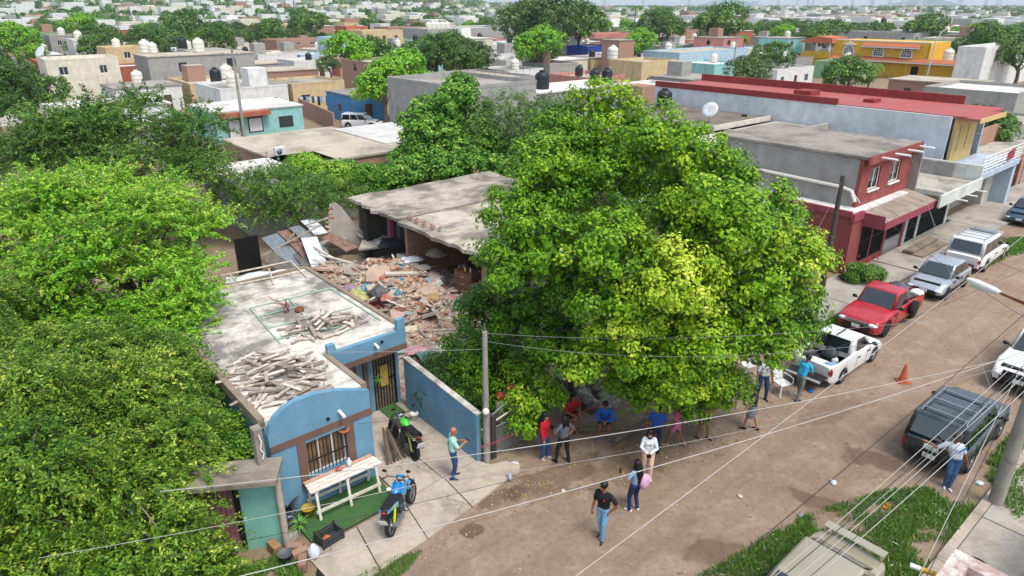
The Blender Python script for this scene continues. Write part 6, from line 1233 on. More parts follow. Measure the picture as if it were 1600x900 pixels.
def Q(p):
    dz = p[2] - CAM_H; fw = p[1] * math.cos(PITCH) - dz * math.sin(PITCH); up = p[1] * math.sin(PITCH) + dz * math.cos(PITCH)
    return 800 + FPX * p[0] / fw, 450 - FPX * up / fw
VIEW = []   # what the hand-placed houses must not lose sight of: (x0, x1, y0, y1, distance)
def extent(s0, t0, w, d, h):
    c = [Q(W(s, t, z)) for s in (s0, s0 + w) for t in (t0, t0 + d) for z in (0, h)]
    return min(q[0] for q in c), max(q[0] for q in c), min(q[1] for q in c), max(q[1] for q in c), W(s0 + w / 2, t0 + d / 2).length
def hides(e, keep=.32):
    for v in VIEW:
        ov = min(e[1], v[1]) - max(e[0], v[0])
        if e[4] < v[4] and ov > .12 * (v[1] - v[0]) and e[2] < v[2] + keep * (v[3] - v[2]) and e[3] > v[2]: return True
    return False
def mass(nick, label, s0, t0, w, d, h, wallk, roofk='grey', wins=True, par=.35, name='house', storeys=None, win_t=None, win_s=None, cat='house', group=None, seed=0, door=True, mark=True):
    "a flat-roofed house: wall, roof, parapet, windows with panes, a door"
    rn = random.Random(int(s0 * 31 + t0 * 17) + seed); th = thing_st(name, label, cat, s0, t0, group); T = TT(s0, t0); st = storeys or (2 if h > 4.6 else 1)
    ht, hs = list(win_t or []), list(win_s or [])
    if wins and win_t is None:
        for f in range(st):
            z = f * 3.0
            n = max(1, int(w / 3.6))
            for i in range(n):
                c = s0 + w * (i + .5) / n + rn.uniform(-.3, .3)
                if door and f == 0 and i == n // 2: ht.append((c - .5, c + .5, z + .05, z + 2.1, 'door'))
                elif rn.random() < .75: ht.append((c - rn.uniform(.4, .75), c + .55, z + 1.0, z + 2.1))
    if wins and win_s is None:
        for f in range(st):
            n = max(1, int(d / 5))
            for i in range(n):
                if rn.random() < .45: c = t0 + d * (i + .5) / n; hs.append((c - .5, c + .5, f * 3 + 1.0, f * 3 + 2.0))
    m = MB(T); wall(m, 't', s0, s0 + w, 0, h, t0, t0 + .18, ht); wall(m, 's', t0 + .18, t0 + d, 0, h, s0, s0 + .18, hs); wall(m, 's', t0 + .18, t0 + d, 0, h, s0 + w - .18, s0 + w); wall(m, 't', s0 + .18, s0 + w - .18, 0, h, t0 + d - .18, t0 + d); m.build('wall', WM.get(wallk, wallk) if isinstance(wallk, str) else wallk, th)
    m = MB(T); e = .12 if par == 0 else -.02; m.box(s0 - e, s0 + w + e, t0 - e, t0 + d + e, h + (.002 if e > 0 else -.25), h + .15 if e > 0 else h - .1); m.build('roof', RM.get(roofk, roofk) if isinstance(roofk, str) else roofk, th)
    if par: 
        m = MB(T); p = par; m.box(s0 - .02, s0 + w + .02, t0 - .02, t0 + .15, h + .002, h + p); m.box(s0 - .02, s0 + w + .02, t0 + d - .15, t0 + d + .02, h + .002, h + p); m.box(s0 - .02, s0 + .15, t0 + .15, t0 + d - .15, h + .002, h + p); m.box(s0 + w - .15, s0 + w + .02, t0 + .15, t0 + d - .15, h + .002, h + p); m.build('parapet', WM.get(wallk, wallk) if isinstance(wallk, str) else wallk, th)
    fr = WINM[rn.randrange(3)]
    for face, hl, p in (('t', ht, t0), ('s', hs, s0)):
        for q in hl:
            if len(q) > 4:
                m = MB(T); fbox(m, face, q[0], q[1], q[2], q[3], p + .06, p + .1); m.build('door', plain('door_%d' % rn.randrange(3), ['#4a3527', '#2c2e30', '#8b8d8c'][rn.randrange(3)], .6), th)
            else: window(th, T, face, q[0], q[1], q[2], q[3], p, fr, M_GLASSB, 2, 1, .06, inset=.06)
    FOOT.append((s0, s0 + w, t0, t0 + d)); 
    if mark: VIEW.append(extent(s0, t0, w, d, h)); MARKS.append((nick, s0 + w / 2, t0 + d / 2))
    return th
def at_roof(px, py, h): return ST(px, py, h)
H = {}
def bh(nick, label, px, py, h, w, d, wk, rk='grey', **kw):
    s, t = at_roof(px, py, h); H[nick] = (s, t, w, d, h + kw.get('zoff', 0)); kw.pop('zoff', None); return mass(nick, label, s, t, w, d, h, wk, rk, **kw)
o = bh('teal house', 'teal single-storey house with an orange fascia and white flat roof', 335, 178, 3.0, 9.2, 8, 'teal', 'white', par=0, win_t=[], win_s=[]); s, t, w, d, h = H['teal house']; T = TT(s, t)
m = MB(T); m.box(s + .3, s + 5.4, t - .9, t - .02, 2.55, 2.98); m.build('porch_fascia', WM['terracotta'], o)
for a0, a1, z0, z1 in ((s + 1.2, s + 2.3, .1, 2.2), (s + 3.3, s + 4.6, .9, 2.2), (s + 6.6, s + 7.9, 1.1, 2.0)):
    f = MB(T); f.box(a0 - .12, a1 + .12, t - .05, t - .012, z0 - .1, z1 + .12); wn_ = f.build('window', plain('dark_surround', '#3d2a2a', .7), o); f = MB(T); f.box(a0, a1, t - .075, t - .055, z0, z1); f.build('pane', M_GLASSB if a0 > s + 6 else M_TRIMW, wn_)
GB = bh('grey block house', 'long unpainted grey two-storey building with a vine strip on its wall', 230, 90, 5.8, 16, 8, 'grey', 'dusty', par=0, win_t=[], win_s=[]); s, t, w, d, h = H['grey block house']
for a0, z0, ww in ((4.2, 3.6, 1.2), (11.5, 3.9, 1.4)):
    m = MB(TT(s, t)); m.box(s + a0, s + a0 + ww, t - .03, t - .01, z0, z0 + 1.3); m.build('window', M_GLASSB, GB)
bh('cream balcony house', 'cream two-storey house with an open upper balcony and roof terrace', 70, 96, 5.9, 9, 7, 'cream', 'white', par=.25); bh('terracotta house', 'low terracotta house between the cream house and the grey block', 150, 108, 3.6, 7.5, 7, 'terracotta', 'white', par=.2)
bh('white shed', 'wide low white-roofed house behind the airy tree', 45, 180, 3.1, 13, 8, 'white', 'white', par=0); bh('mauve house', 'small grey house with a pale roof peeping under the airy tree', 60, 215, 3.0, 9, 7, 'grey', 'white', par=0)
bh('brick box house', 'plain brick box house with grey concrete bands', 402, 114, 3.4, 10, 7, 'brick', 'dusty', par=0); bh('brick upper storey', 'roofless dark brick upper storey behind the brick box', 432, 66, 4.8, 15, 9, 'brick', 'dusty', par=.5)
bh('light blue tall house', 'narrow light blue two-storey house with two dark windows', 517, 60, 6.2, 8, 7, 'pale blue', 'white', par=.2); bh('small blue house', 'small blue house with a pale side wall behind the white wagon', 549, 151, 3.1, 4.6, 6.5, 'blue', 'grey', par=0)
o = bh('big grey wall house', 'tall blank grey rendered wall of a house beside the vine-covered tree', 718, 141, 6.2, 9, 12, plaster('streaked_render', '#9a9792', .8, '#65625d', 1.0), 'grey', wins=False, par=.3, win_t=[], win_s=[])
bh('brick white-roof house', 'brick house with a white roof behind the bright bush', 575, 99, 5.3, 9, 8, 'brick', 'white', par=.2); bh('grey warehouse', 'long pale grey warehouse with a row of white tanks on its edge', 668, 47, 6.0, 34, 16, 'grey', 'white', par=.3, wins=False, win_t=[], win_s=[])
bh('far brick house', 'bare brick house left of the pale grey warehouse', 607, 44, 5.6, 15, 10, 'brick', 'dusty', par=.3); bh('red-orange house', 'red-orange house front among the trees', 541, 43, 5.4, 9, 9, 'orange', 'white'); bh('beige far house', 'plain beige two-storey house left of the palm', 566, 50, 6.2, 13, 9, 'beige', 'dusty')
bh('white slab house', 'low building with a freshly cemented pale slab roof below the grey wall', 603, 226, 2.9, 5.6, 8.5, 'grey', slabmat('fresh_cement', '#c2beb8', '#9a958e', .4, .5), par=0, wins=False, win_t=[], win_s=[])
bh('worn roof house', 'low house with a worn grey roof and an air conditioner behind the bush', 455, 262, 2.8, 9.5, 13, 'brick', 'dusty', par=0); bh('pale roof house', 'low house with a broken pale roof behind the airy tree', 385, 300, 2.8, 8, 8, 'grey', 'white', par=0)
bh('bar-studded roof house', 'wide low house whose roof bristles with starter bars', 716, 130, 4.0, 13, 13, 'grey', 'dusty', par=.2); bh('three-tank house', 'grey flat-roofed house carrying three black water tanks', 838, 148, 3.9, 15, 7, 'grey', 'white', par=0)
bh('white low house', 'low white-walled yard house left of the big red roof', 978, 145, 3.4, 12, 6, 'white', 'white', par=.3); bh('beige bar-window house', 'beige house with a barred window and terracotta awning', 1003, 100, 4.3, 9, 7, 'beige', 'dusty'); bh('pale blue long house', 'long pale blue house with small white windows', 1062, 84, 4.3, 24, 9, 'pale blue', 'dusty', par=.2)
bh('brick tower house', 'tall narrow brick cube rising over the low roofs', 968, 64, 6.6, 4.5, 4.5, 'brick', 'grey', par=0, wins=False, win_t=[], win_s=[]); bh('deep blue wall house', 'low house with a deep blue street wall', 918, 74, 3.6, 9, 7, 'deep blue', 'dusty', par=.2); bh('wide brick house', 'wide brick house with grey concrete frame before the tall trees', 1048, 49, 5.6, 15, 10, 'brick', 'dusty', wins=False, win_t=[], win_s=[])
bh('pinkish house', 'pinkish-grey low house with a brick stair head', 930, 55, 4.2, 22, 9, 'pink', 'dusty'); bh('grey long house', 'long grey two-storey block behind the yellow house', 1428, 54, 5.8, 12, 30, 'grey', 'white', wins=True); bh('white big house', 'large plain white building at the upper right edge', 1540, 80, 6.2, 30, 4, 'white', 'white', par=.6, wins=False, win_t=[], win_s=[])
bh('brick yard house', 'grey house with a raw brick top storey below the yellow house', 1522, 134, 3.0, 8, 11, 'brick', 'dusty', par=0); bh('right edge flat roof', 'low flat-roofed house with a stained white roof at the right edge', 1562, 210, 3.2, 14, 9, 'grey', 'dusty', par=.2); bh('right edge grey house', 'grey block house with a rusty edge under the right-hand tree', 1590, 150, 3.4, 12, 10, 'grey', 'white', par=.3); bh('white wall yard', 'white-walled low house left of the yellow house', 1215, 112, 3.0, 12, 7, 'white', 'white', par=.3)
# yellow house, built by hand
s, t = ST(1455, 67, 6.6); FOOT.append((s, s + 11, t - 6, t + 24)); MARKS.append(('yellow house', s, t)); VIEW.append(extent(s - 1, t - 6, 10, 29, 6.6)); YH = thing_st('yellow_house', 'bright yellow two-storey house with arched white windows and terracotta tiled skirts', 'house', s, t); T = TT(s, t)
M_YEL = plaster('sunny_yellow', '#d2a43c', .2, '#b59a5c'); M_TILE = plain('terracotta_tiles', '#a8603f', .8, var=.25, scale=9, bump=.4)
m = MB(T); wall(m, 's', t, t + 18, 0, 6.5, s, s + .25); wall(m, 't', s, s + 10, 0, 6.5, t, t + .25); wall(m, 's', t + 18, t + 23, 0, 3.1, s - 1, s - .75); m.box(s + .25, s + 10, t + .25, t + 18, 6.3, 6.5); wall(m, 's', t - 6, t, 0, 3.2, s - .5, s - .25); wall(m, 't', s - .5, s + 8, 0, 3.2, t - 6, t - 5.75); m.box(s - .25, s + 8, t - 5.75, t, 3.0, 3.2); m.build('wall', M_YEL, YH)
m = MB(T); m.prism([(s - 1.3, 3.0), (s - .03, 3.55), (s - .03, 3.75), (s - 1.35, 3.15)], t - 6, t + 18, ax='y'); m.build('tile_skirt', M_TILE, YH); m = MB(T); m.prism([(s - .9, 5.55), (s - .03, 6.1), (s - .03, 6.3), (s - .95, 5.7)], t + 1.5, t + 12, ax='y'); m.build('tile_canopy', M_TILE, YH); m = MB(T); m.box(s - .98, s - .88, t + 1.4, t + 12.1, 5.45, 5.62); m.box(s - 1.4, s - 1.28, t - 6, t + 18, 2.9, 3.08); m.box(s - .03, s + .3, t - .05, t + 18.05, 6.5, 6.68); m.build('white_trim', M_TRIMW, YH)
def archwin(a0, a1, z0, z1):
    n = 8; c = (a0 + a1) / 2; r = (a1 - a0) / 2
    def pol(g): return [(a0 - g, z0 - g), (a1 + g, z0 - g)] + [(c + (r + g) * math.cos(math.pi * i / n), z1 - r + (r + g) * math.sin(math.pi * i / n)) for i in range(n + 1)]
    f = MB(T); f.prism(pol(.25), s - .07, s - .012, ax='x'); w_ = f.build('window', M_TRIMW, YH); f = MB(T); f.prism(pol(.0), s - .1, s - .072, ax='x'); f.build('pane', M_GLASSB, w_); f = MB(T)
    for k in range(1, 4): x = a0 + (a1 - a0) * k / 4; f.box(s - .12, s - .102, x - .04, x + .04, z0, z1 - .15)
    for k in range(1, 4): z = z0 + (z1 - z0) * k / 4; f.box(s - .122, s - .101, a0 + .02, a1 - .02, z - .04, z + .04)
    f.build('glazing_bars', M_TRIMW, w_)
archwin(t + 3.0, t + 4.7, 3.95, 5.45); archwin(t + 8.2, t + 9.9, 3.95, 5.45); archwin(t + 14, t + 15.7, 4.0, 5.5)
m = MB(T); m.prism([(t + 13.4, 5.7), (t + 16.3, 5.7), (t + 14.85, 6.3)], s - .3, s - .02, ax='x'); m.build('gable_hood', M_TRIMW, YH)
m = MB(T); m.box(s - 1.2, s + 5, t + 18, t + 24, 3.0, 3.2); 
for z in (3.2,): m.box(s - 1.2, s - 1.0, t + 18, t + 24, 3.2, 4.3)
m.build('porch_deck', M_YEL, YH)
for c in (t + 18.3, t + 21, t + 23.7): m = MB(T); m.tube([(s - 1.05, c, 4.3), (s - 1.05, c, 5.9)], .2, 10); m.build('column', M_TRIMW, YH)
m = MB(T); m.prism([(t + 17.6, 5.9), (t + 24.6, 5.9), (t + 24.4, 6.15), (t + 21.3, 7.2), (t + 17.8, 6.9)], s - 1.7, s + 5, ax='x'); m.build('porch_roof', M_TILE, YH)
m = MB(T); m.box(s - .3, s - .262, t - 3.2, t - 1.8, .05, 2.4); m.box(s - .05, s - .02, t + 1.2, t + 2.5, .05, 2.3); m.build('door', M_DARK, YH)
# roof things on the street side
s, t, w, d, h = H['three-tank house']
def on_roof(px, py, z): a, b = ST(px, py, z); return a, b
for px, py, z, kind, lab, sc in ((847, 139, 4.05, 'black', 'large black water tank standing alone left on the three-tank house', 1.5), (929, 129, 4.05, 'black', 'black water tank, left of the pair on the three-tank house', 1.25), (948, 128, 4.05, 'black', 'black water tank, right of the pair on the three-tank house', 1.25), (1037, 168, 4.92, 'black', 'big black water tank on the dark roof of the purple house', 1.15), (1178, 176, 4.92, 'white', 'pale water tank at the right end of the purple house roof', .85),
                             (957, 93, 4.2, 'white', 'tall white water tank before the brick tower house', 1.7), (355, 123, 3, 'white', 'white water tank by the utility pole near the grey block house', 1.5), (228, 83, 5.95, 'white', 'white water tank at the left end of the grey block house', 1.5), (312, 82, 5.95, 'white', 'white water tank at the right end of the grey block house', 1.6), (286, 75, 5.95, 'black', 'black water tank in the middle of the grey block house roof', 1.4), (240, 183 - 100, 5.95, 'white', 'second white water tank at the left end of the grey block house', 1.2),
                             (835, 100, 3.3, 'black', 'black water tank on the white roof beyond the lime tree', 1.5), (752, 82, 4, 'white', 'cream water tank on the low white roof right of the palm', 1.6), (1370, 40, 6, 'white', 'white water tank on the grey long house', 2), (1379, 40, 6, 'black', 'black water tank on the grey long house', 2), (1480, 95, 3.5, 'white', 'cream water tank by the brick yard house', 1.6)):
    a, b = on_roof(px, py, z); tank(kind, a, b, z, lab, sc)
s, t, w, d, h = H['grey warehouse']
for k in range(5): tank('white', s + 1.5 + k * 1.7, t + 1.5, 6.0, '%s white tank from the left in the row on the pale grey warehouse' % ['first', 'second', 'third', 'fourth', 'fifth'][k], 1.7)
for px, py, z, lab in ((1334, 192, 4.66, 'air conditioner on the patched roof below the long red parapet'), (1408, 202, 4.66, 'air conditioner at the right end of the patched roof'), (438, 243, 2.95, 'air conditioner on the worn grey roof behind the bush'), (1120, 170, 4.92, 'air conditioner beside the satellite dish on the purple house'), (243, 82, 5.95, 'air conditioner on the left part of the grey block house'), (272, 80, 5.95, 'air conditioner in the middle of the grey block house roof')):
    a, b = on_roof(px, py, z); acunit(a, b, z, lab)
a, b = on_roof(1107, 192, 4.92); dish(a, b, 4.92, 'round satellite dish on the front edge of the purple house roof', .62, -2.2); a, b = on_roof(1291, 188, 4.66); dish(a, b, 4.66, 'pale satellite dish on the patched roof below the red roof', .5, -2.0); a, b = on_roof(65, 92, 6); dish(a, b, 6, 'dark satellite dish on the terrace of the cream balcony house', .9, -2)
a, b = on_roof(1163, 182, 4.92); m = MB(); m.lathe([(.12, -.06), (.22, -.06), (.23, 0), (.22, .06), (.12, .06)], 14); o = m.build('old_wheel', M_RUBBER, None, W(a, b, 5.0)); tag(o, 'old wheel lying on the dark purple house roof', 'wheel')
# starter bars on roofs
s, t, w, d, h = H['bar-studded roof house']; rb = thing_st('starter_bars', 'thin starter bars sticking up from the wide low roof', 'rebar', s, t, z=h)
for k in range(22): m = MB(); x, y = (k % 11) * 1.2 + .3, (.3 if k < 11 else d - .4); m.tube([(x, y, -.1), (x + random.uniform(-.05, .05), y, random.uniform(1.0, 1.7))], .025, 4); m.build('bar', M_RUST, rb)
# market stalls
for px, py, h1, h2, lab in ((1234, 112, '#1f4f9f', '#c9ccd0', 'market stall with a blue and white tarpaulin'), (1258, 110, '#a3202c', '#7c1820', 'market stall with a dark red awning')):
    st_ = thing('market_stall', lab, 'stall', P(px, py, 0), ANG); m = MB(); m.prism([(-2.5, 2.4), (0, 3.0), (2.5, 2.3), (0, 2.9)], -2.2, 2.2, ax='y'); m.build('awning', plain('awning' + h1, h1, .7), st_); m = MB(); m.box(-2.4, -2.3, -2.1, 2.1, .8, 2.4); m.build('side_sheet', plain('sheet' + h2, h2, .7), st_)
    for x in (-2.4, 2.4):
        for y in (-2.1, 2.1): m = MB(); m.tube([(x, y, 0), (x, y, 2.4)], .05, 6); m.build('post', M_STEEL, st_)
# ------------------------------------------------------------------ filler houses of the town
ORD = ['nearest', 'second nearest', 'third nearest', 'fourth nearest', 'fifth nearest', 'sixth nearest', 'seventh nearest', 'eighth nearest', 'ninth nearest', 'tenth nearest']; CNT = {}
def uniq(base, s, t):
    nk = min(MARKS, key=lambda q: (q[1] - s) ** 2 + (q[2] - t) ** 2)
    a = W(s, t); b = W(nk[1], nk[2]); rel = 'behind' if a.y > b.y + 8 else ('left of' if a.x / a.y < b.x / b.y else 'right of')
    key = (base, rel, nk[0]); n = CNT[key] = CNT.get(key, 0) + 1
    return '%s %s %s the %s' % (ORD[n - 1] if n <= 10 else 'one of the far', base, rel, nk[0])
rn = random.Random(77); cand = []
for it in range(0, 25):
    for is_ in range(-46, 56):
        s = is_ * 9.2 + (4 if (is_ // 9) % 2 else 0); t = 28 + it * 14.5 + (3 if it % 2 else 0)
        p = W(s + 4, t + 5)
        if p.y < 58 or abs(p.x) > p.y * .80 + 6 or p.length > 330: continue
        if -40 < p.x < -8 and p.y < 66: continue
        cand.append((p.length, s, t))
cand.sort(); nh = 0; TREE_SPOTS = []
for dist, s, t in cand:
    w, d = rn.uniform(6.5, 8.8), rn.uniform(7, 10); a = (s, s + w, t, t + d)
    if overl(a, .6): continue
    if rn.random() > (.84 if dist < 200 else .72): TREE_SPOTS.append((s + 4, t + 5)); continue
    if rn.random() < .55: TREE_SPOTS.append((s + 4 + rn.uniform(-3, 3), t + d + 3))
    h = rn.choice([3.0, 3.0, 3.2, 3.4, 5.6, 6.0]); k = rn.choice(['white', 'white', 'white', 'cream', 'grey', 'grey', 'brick', 'brick', 'pale blue', 'beige', 'pink', 'green', 'terracotta', 'teal', 'orange'])
    if hides(extent(s, t, w, d, h)):
        h = 3.0
        if hides(extent(s, t, w, d, h)): continue
    lab = uniq('%s %s flat-roofed house' % (k, 'two-storey' if h > 4.6 else 'low'), s, t)
    mass('', lab, s, t, w, d, h, k, rn.choice(['white', 'white', 'dusty', 'grey']), par=rn.choice([0, .2, .35]), wins=dist < 260, group='houses of the town', mark=False); nh += 1
    hb = COL.objects[-1]
    while hb.parent: hb = hb.parent
    if rn.random() < .35:
        m = MB(); x_, y_ = rn.uniform(.3, w - 3), rn.uniform(2, d - 3.2); m.box(x_, x_ + 2.4, y_, y_ + 2.6, h - .09, h + 2.1); m.build('stair_head', WM[rn.choice(['white', 'grey', 'brick'])], hb)
    if rn.random() < .45:
        m = MB()
        for q in range(rn.randrange(4, 10)): x_, y_ = rn.choice([.1, w / 2, w - .1]), rn.uniform(0, d); m.tube([(x_, y_, h - .1), (x_ + rn.uniform(-.1, .1), y_, h + rn.uniform(.6, 1.3))], .025, 4, 0, False)
        tag(m.build('starter_bars', M_RUST, hb), kind='stuff')
    if rn.random() < .6 and dist < 240:
        kd = rn.choice(['white', 'white', 'black']); tank(kd, s + w * rn.uniform(.2, .8), t + d * rn.uniform(.2, .8), h + .02, uniq('%s roof tank on a town house' % kd, s, t), rn.uniform(1.1, 1.5))
# ------------------------------------------------------------------ trees of the town
LF_T1 = leafmat('town_leaf_green', [(0, '#294c14'), (.5, '#476f20'), (.8, '#67912e'), (1, '#98ad52')]); LF_T2 = leafmat('town_leaf_olive', [(0, '#2c471c'), (.5, '#49682c'), (.8, '#67853f'), (1, '#8fa35e')])
protos = []
for k in range(8):
    lob = ell_lobes((0, 0, 3.6), (2.6, 2.6, 2.0), 14, 1.15, .5, -.4, .15, 50 + k, .85)
    th = thing('town_tree', 'x', 'tree'); pos, nrm, sz, ti, lg = lobes_foliage(lob, 5200, .3, sub=.55, sub_n=18, low=-.6); leaf_mesh('crown', pos, nrm, sz, ti, (LF_T1, LF_T1, LF_T2, LF_BRIGHT, LF_DARK)[k % 5], th, .6)
    m = MB(); limbs(m, (0, 0, -.1), (0, 0, 1.9), [l[0] for l in lob[:6]], .2); m.build('trunk', M_BARK, th); protos.append([th, False])
TN = ['bushy green tree', 'round green tree', 'olive tree', 'bright green tree', 'dark green tree', 'spreading green tree', 'leafy green tree', 'greyish green tree']
def put_tree(k, p, sc, label, scz=None):
    if not protos[k][1]: o = protos[k][0]; protos[k][1] = True
    else: o = dup(protos[k][0])
    o.location = (p[0], p[1], 0); o.scale = (sc, sc, scz or sc); o.rotation_euler.z = rn.uniform(0, 6.28); tag(o, label, 'tree', 'trees of the town'); return o
for px, py, Y, sc, k, lab in ((545, 95, 112, 1.5, 3, 'tall bright green tree left of the brick white-roof house'), (575, 75, 118, 1.35, 1, 'second green tree beside the brick white-roof house'), (630, 128, 84, 1.35, 3, 'low bright bush-like tree at the edge of the big grey wall'), (600, 130, 80, 1.2, 3, 'bright tree left of the big grey wall'), (700, 88, 120, 1.5, 4, 'dark tree below the palm'), (660, 92, 125, 1.3, 1, 'round tree left of the palm'), (735, 92, 118, 1.3, 2, 'olive tree right of the palm'),
                              (845, 65, 125, 1.6, 3, 'lime green tree before the wide dark grove'), (860, 30, 170, 2.6, 2, 'wide grey-green tree, middle of the grove'), (820, 35, 180, 2.3, 2, 'wide grey-green tree, left of the grove'), (905, 40, 185, 2.3, 1, 'dark green tree, right of the grove'), (1000, 72, 150, 1.4, 3, 'bright tree beside the sloping concrete roof'), (1130, 38, 190, 2.2, 1, 'big green tree behind the wide brick house'), (1030, 38, 195, 2.0, 4, 'dark tree under the twin palms'), (1172, 100, 105, 1.05, 2, 'loose olive tree at the end of the pale blue long house'), (1330, 110, 95, 1.1, 1, 'bushy tree before the yellow house door'),
                              (1550, 70, 150, 1.6, 1, 'green tree right of the yellow house'), (1598, 85, 120, 1.5, 4, 'dark pine-like tree at the upper right edge'), (1545, 195, 58, .85, 1, 'dense green shrub behind the beige column'), (1205, 95, 125, 1.2, 4, 'dark tree left of the blue stall'), (1290, 62, 170, 1.6, 1, 'tree behind the porch of the yellow house'), (1450, 45, 200, 1.8, 1, 'tree behind the street lamp'), (130, 45, 200, 1.8, 3, 'yellowish tree behind the cream house'), (150, 58, 170, 1.5, 4, 'dark tree beside the light blue hut'), (285, 40, 190, 2.0, 4, 'big dark tree behind the grey block'), (255, 55, 165, 1.4, 1, 'green tree above the grey block roof'), (335, 60, 160, 1.5, 1, 'green tree right of the grey block roof'),
                              (60, 130, 78, 1.0, 4, 'dark tree before the cream house'), (20, 60, 150, 1.6, 3, 'yellow-green tree at the top left'), (480, 35, 220, 2.0, 1, 'green tree above the roofless brick storey'), (420, 45, 200, 1.6, 4, 'dark tree left of the roofless brick storey')):
    p = PD(px, py, Y); put_tree(k, p, sc, lab); s_, t_ = toST(p)
for s, t in TREE_SPOTS:
    p = W(s, t)
    if overl((s - 1, s + 1, t - 1, t + 1), 0): continue
    sc_ = rn.uniform(.7, 1.4)
    if hides(extent(s - 3 * sc_, t - 3 * sc_, 6 * sc_, 6 * sc_, 5.4 * sc_), .35): continue
    k = rn.randrange(8); put_tree(k, p, sc_, uniq(TN[k], s, t))
# palms
def palm(label, p, h, r=2.6, n=15, group='palms'):
    th = thing('palm_tree', label, 'palm', (p[0], p[1], 0), 0, group); m = MB(); m.tube([(0, 0, 0), (.1, .05, h * .5), (.05, 0, h)], [.22, .16, .14], 8); m.build('trunk', M_BARK, th)
    for k in range(n):
        a = 2 * math.pi * k / n + random.uniform(-.2, .2); el = random.uniform(.1, 1.1); pts = []
        for i in range(7): q = i / 6; pts.append(Vector((math.cos(a) * r * q * math.cos(el * .6), math.sin(a) * r * q * math.cos(el * .6), h + r * (math.sin(el) * q - .95 * q * q))))
        m = MB(); m.tube(pts, [.03] * 6 + [.01], 4)
        for i in range(1, 7):
            for j in range(3):
                q = pts[i - 1].lerp(pts[i], j / 3); d = (pts[i] - pts[i - 1]).normalized(); sd = d.cross(Vector((0, 0, 1))).normalized()
                for sg in (1, -1): e = q + sd * sg * r * .2 + d * r * .1 - Vector((0, 0, r * .1)); m.add([q, q + d * .09, e], [(0, 1, 2)])
        m.build('frond', plain('palm_green', '#4f7a2c', .6), th)
    return th
p = PD(670, 58, 122); palm('lone palm rising over the low brick houses', p, p.z - .4, 3.0); p = PD(993, 12, 230); palm('left one of the twin tall palms on the skyline', p, p.z, 4.2); p = PD(1028, 12, 235); palm('right one of the twin tall palms on the skyline', p, p.z, 4.2); p = PD(1330, 103, 112); palm('short palm, left of the two before the yellow house', p, 4.2, 2.4); p = PD(1362, 103, 112); palm('short palm, right of the two before the yellow house', p, 4.2, 2.4)
# ------------------------------------------------------------------ far town, woods, towers, hills
def rise(X, Y):
    "the land climbs gently on the left, far out"
    k = min(1, max(0, (.12 - X / max(Y, 1)) / .5)); k = k * k * (3 - 2 * k); return k * min(60, max(0, Y - 420) * .034)
m = MB(); vs = []; nx, ny = 40, 40
for i in range(ny + 1):
    Y = 380 * (12 ** (i / ny))
    for j in range(nx + 1): X = (-1.1 + 1.4 * j / nx) * Y; vs.append((X, Y, rise(X, Y) - (.3 if rise(X, Y) < .05 else 0)))
m.add(vs, [(i * (nx + 1) + j, i * (nx + 1) + j + 1, (i + 1) * (nx + 1) + j + 1, (i + 1) * (nx + 1) + j) for i in range(ny) for j in range(nx)], 0, True); tag(m.build('hill_terrain', plain('far_scrub', '#4f6236', .95, var=.35, scale=.02)), kind='structure')
m = MB(); fm = [WM['white'], WM['cream'], WM['grey'], WM['brick'], WM['pink']]
for k in range(1700):
    Y = 330 * (10 ** (rn.random() * 1.0)); X = rn.uniform(-.8, .8) * Y; w = rn.uniform(4, 9) * (1 if Y < 1500 else 2); d = rn.uniform(4, 9); h = rn.choice([3.5, 4, 6, 7]) * (1 if Y < 1200 else 1.5); q = Matrix.Rotation(ANG, 3, 'Z'); m.ob((X, Y, h / 2 + rise(X, Y)), (w * 1.4, d * 1.4, h), q, rn.choice([0, 0, 0, 0, 1, 1, 2, 3]))
tag(m.build('far_houses', fm), 'mass of tiny pale houses of the far town', 'houses', kind='stuff')
N = 5600; Yc = 300 * 10 ** (RNG.random(N) * 1.15); Xc = RNG.uniform(-.82, .82, N) * Yc; rr = RNG.uniform(2.0, 4.2, N) * np.clip(Yc / 800, 1, 2.2)
lk = 30; ki = np.repeat(np.arange(N), lk); u = unit(RNG.normal(size=(N * lk, 3))); u[:, 2] = np.abs(u[:, 2]) * 1.0 - .25
pos = np.stack([Xc[ki], Yc[ki], np.full(N * lk, 0.)], 1) + u * (rr[ki] * RNG.uniform(.6, 1.05, N * lk))[:, None] * np.array([1, 1, .85]); pos[:, 2] += rr[ki] * .75 + np.array([rise(a_, b_) for a_, b_ in zip(Xc, Yc)])[ki]
o = leaf_mesh('far_woods', pos, u + RNG.normal(size=u.shape) * .4 + np.array([0, 0, .3]), rr[ki] * .68 * RNG.uniform(.7, 1.3, N * lk), .45 + RNG.normal(size=N)[ki] * .18 + RNG.normal(size=N * lk) * .1, LF_T1, None, .8); tag(o, 'dark green tree cover of the far town', 'trees', kind='stuff')
m = MB(); vs = []; 
for i in range(61):
    for j in range(2): pass
def hill(name, x0, x1, pk, Y, hts):
    m = MB(); n = 60; vs = []
    for i in range(n + 1):
        q = i / n; x = x0 + (x1 - x0) * q; hh = interp(hts, q) * (1 + .05 * mnoise.noise(Vector((q * 9, 1, 0))))
        vs += [(x, Y - 300, -1), (x, Y, hh), (x, Y + 600, -1)]
    m.add(vs, [(i * 3 + j, i * 3 + 3 + j, i * 3 + 4 + j, i * 3 + 1 + j) for i in range(n) for j in range(2)], 0, True); return tag(m.build(name, plain('far_hill_green', '#4a6248', .95, var=.3, scale=.004)), kind='structure')
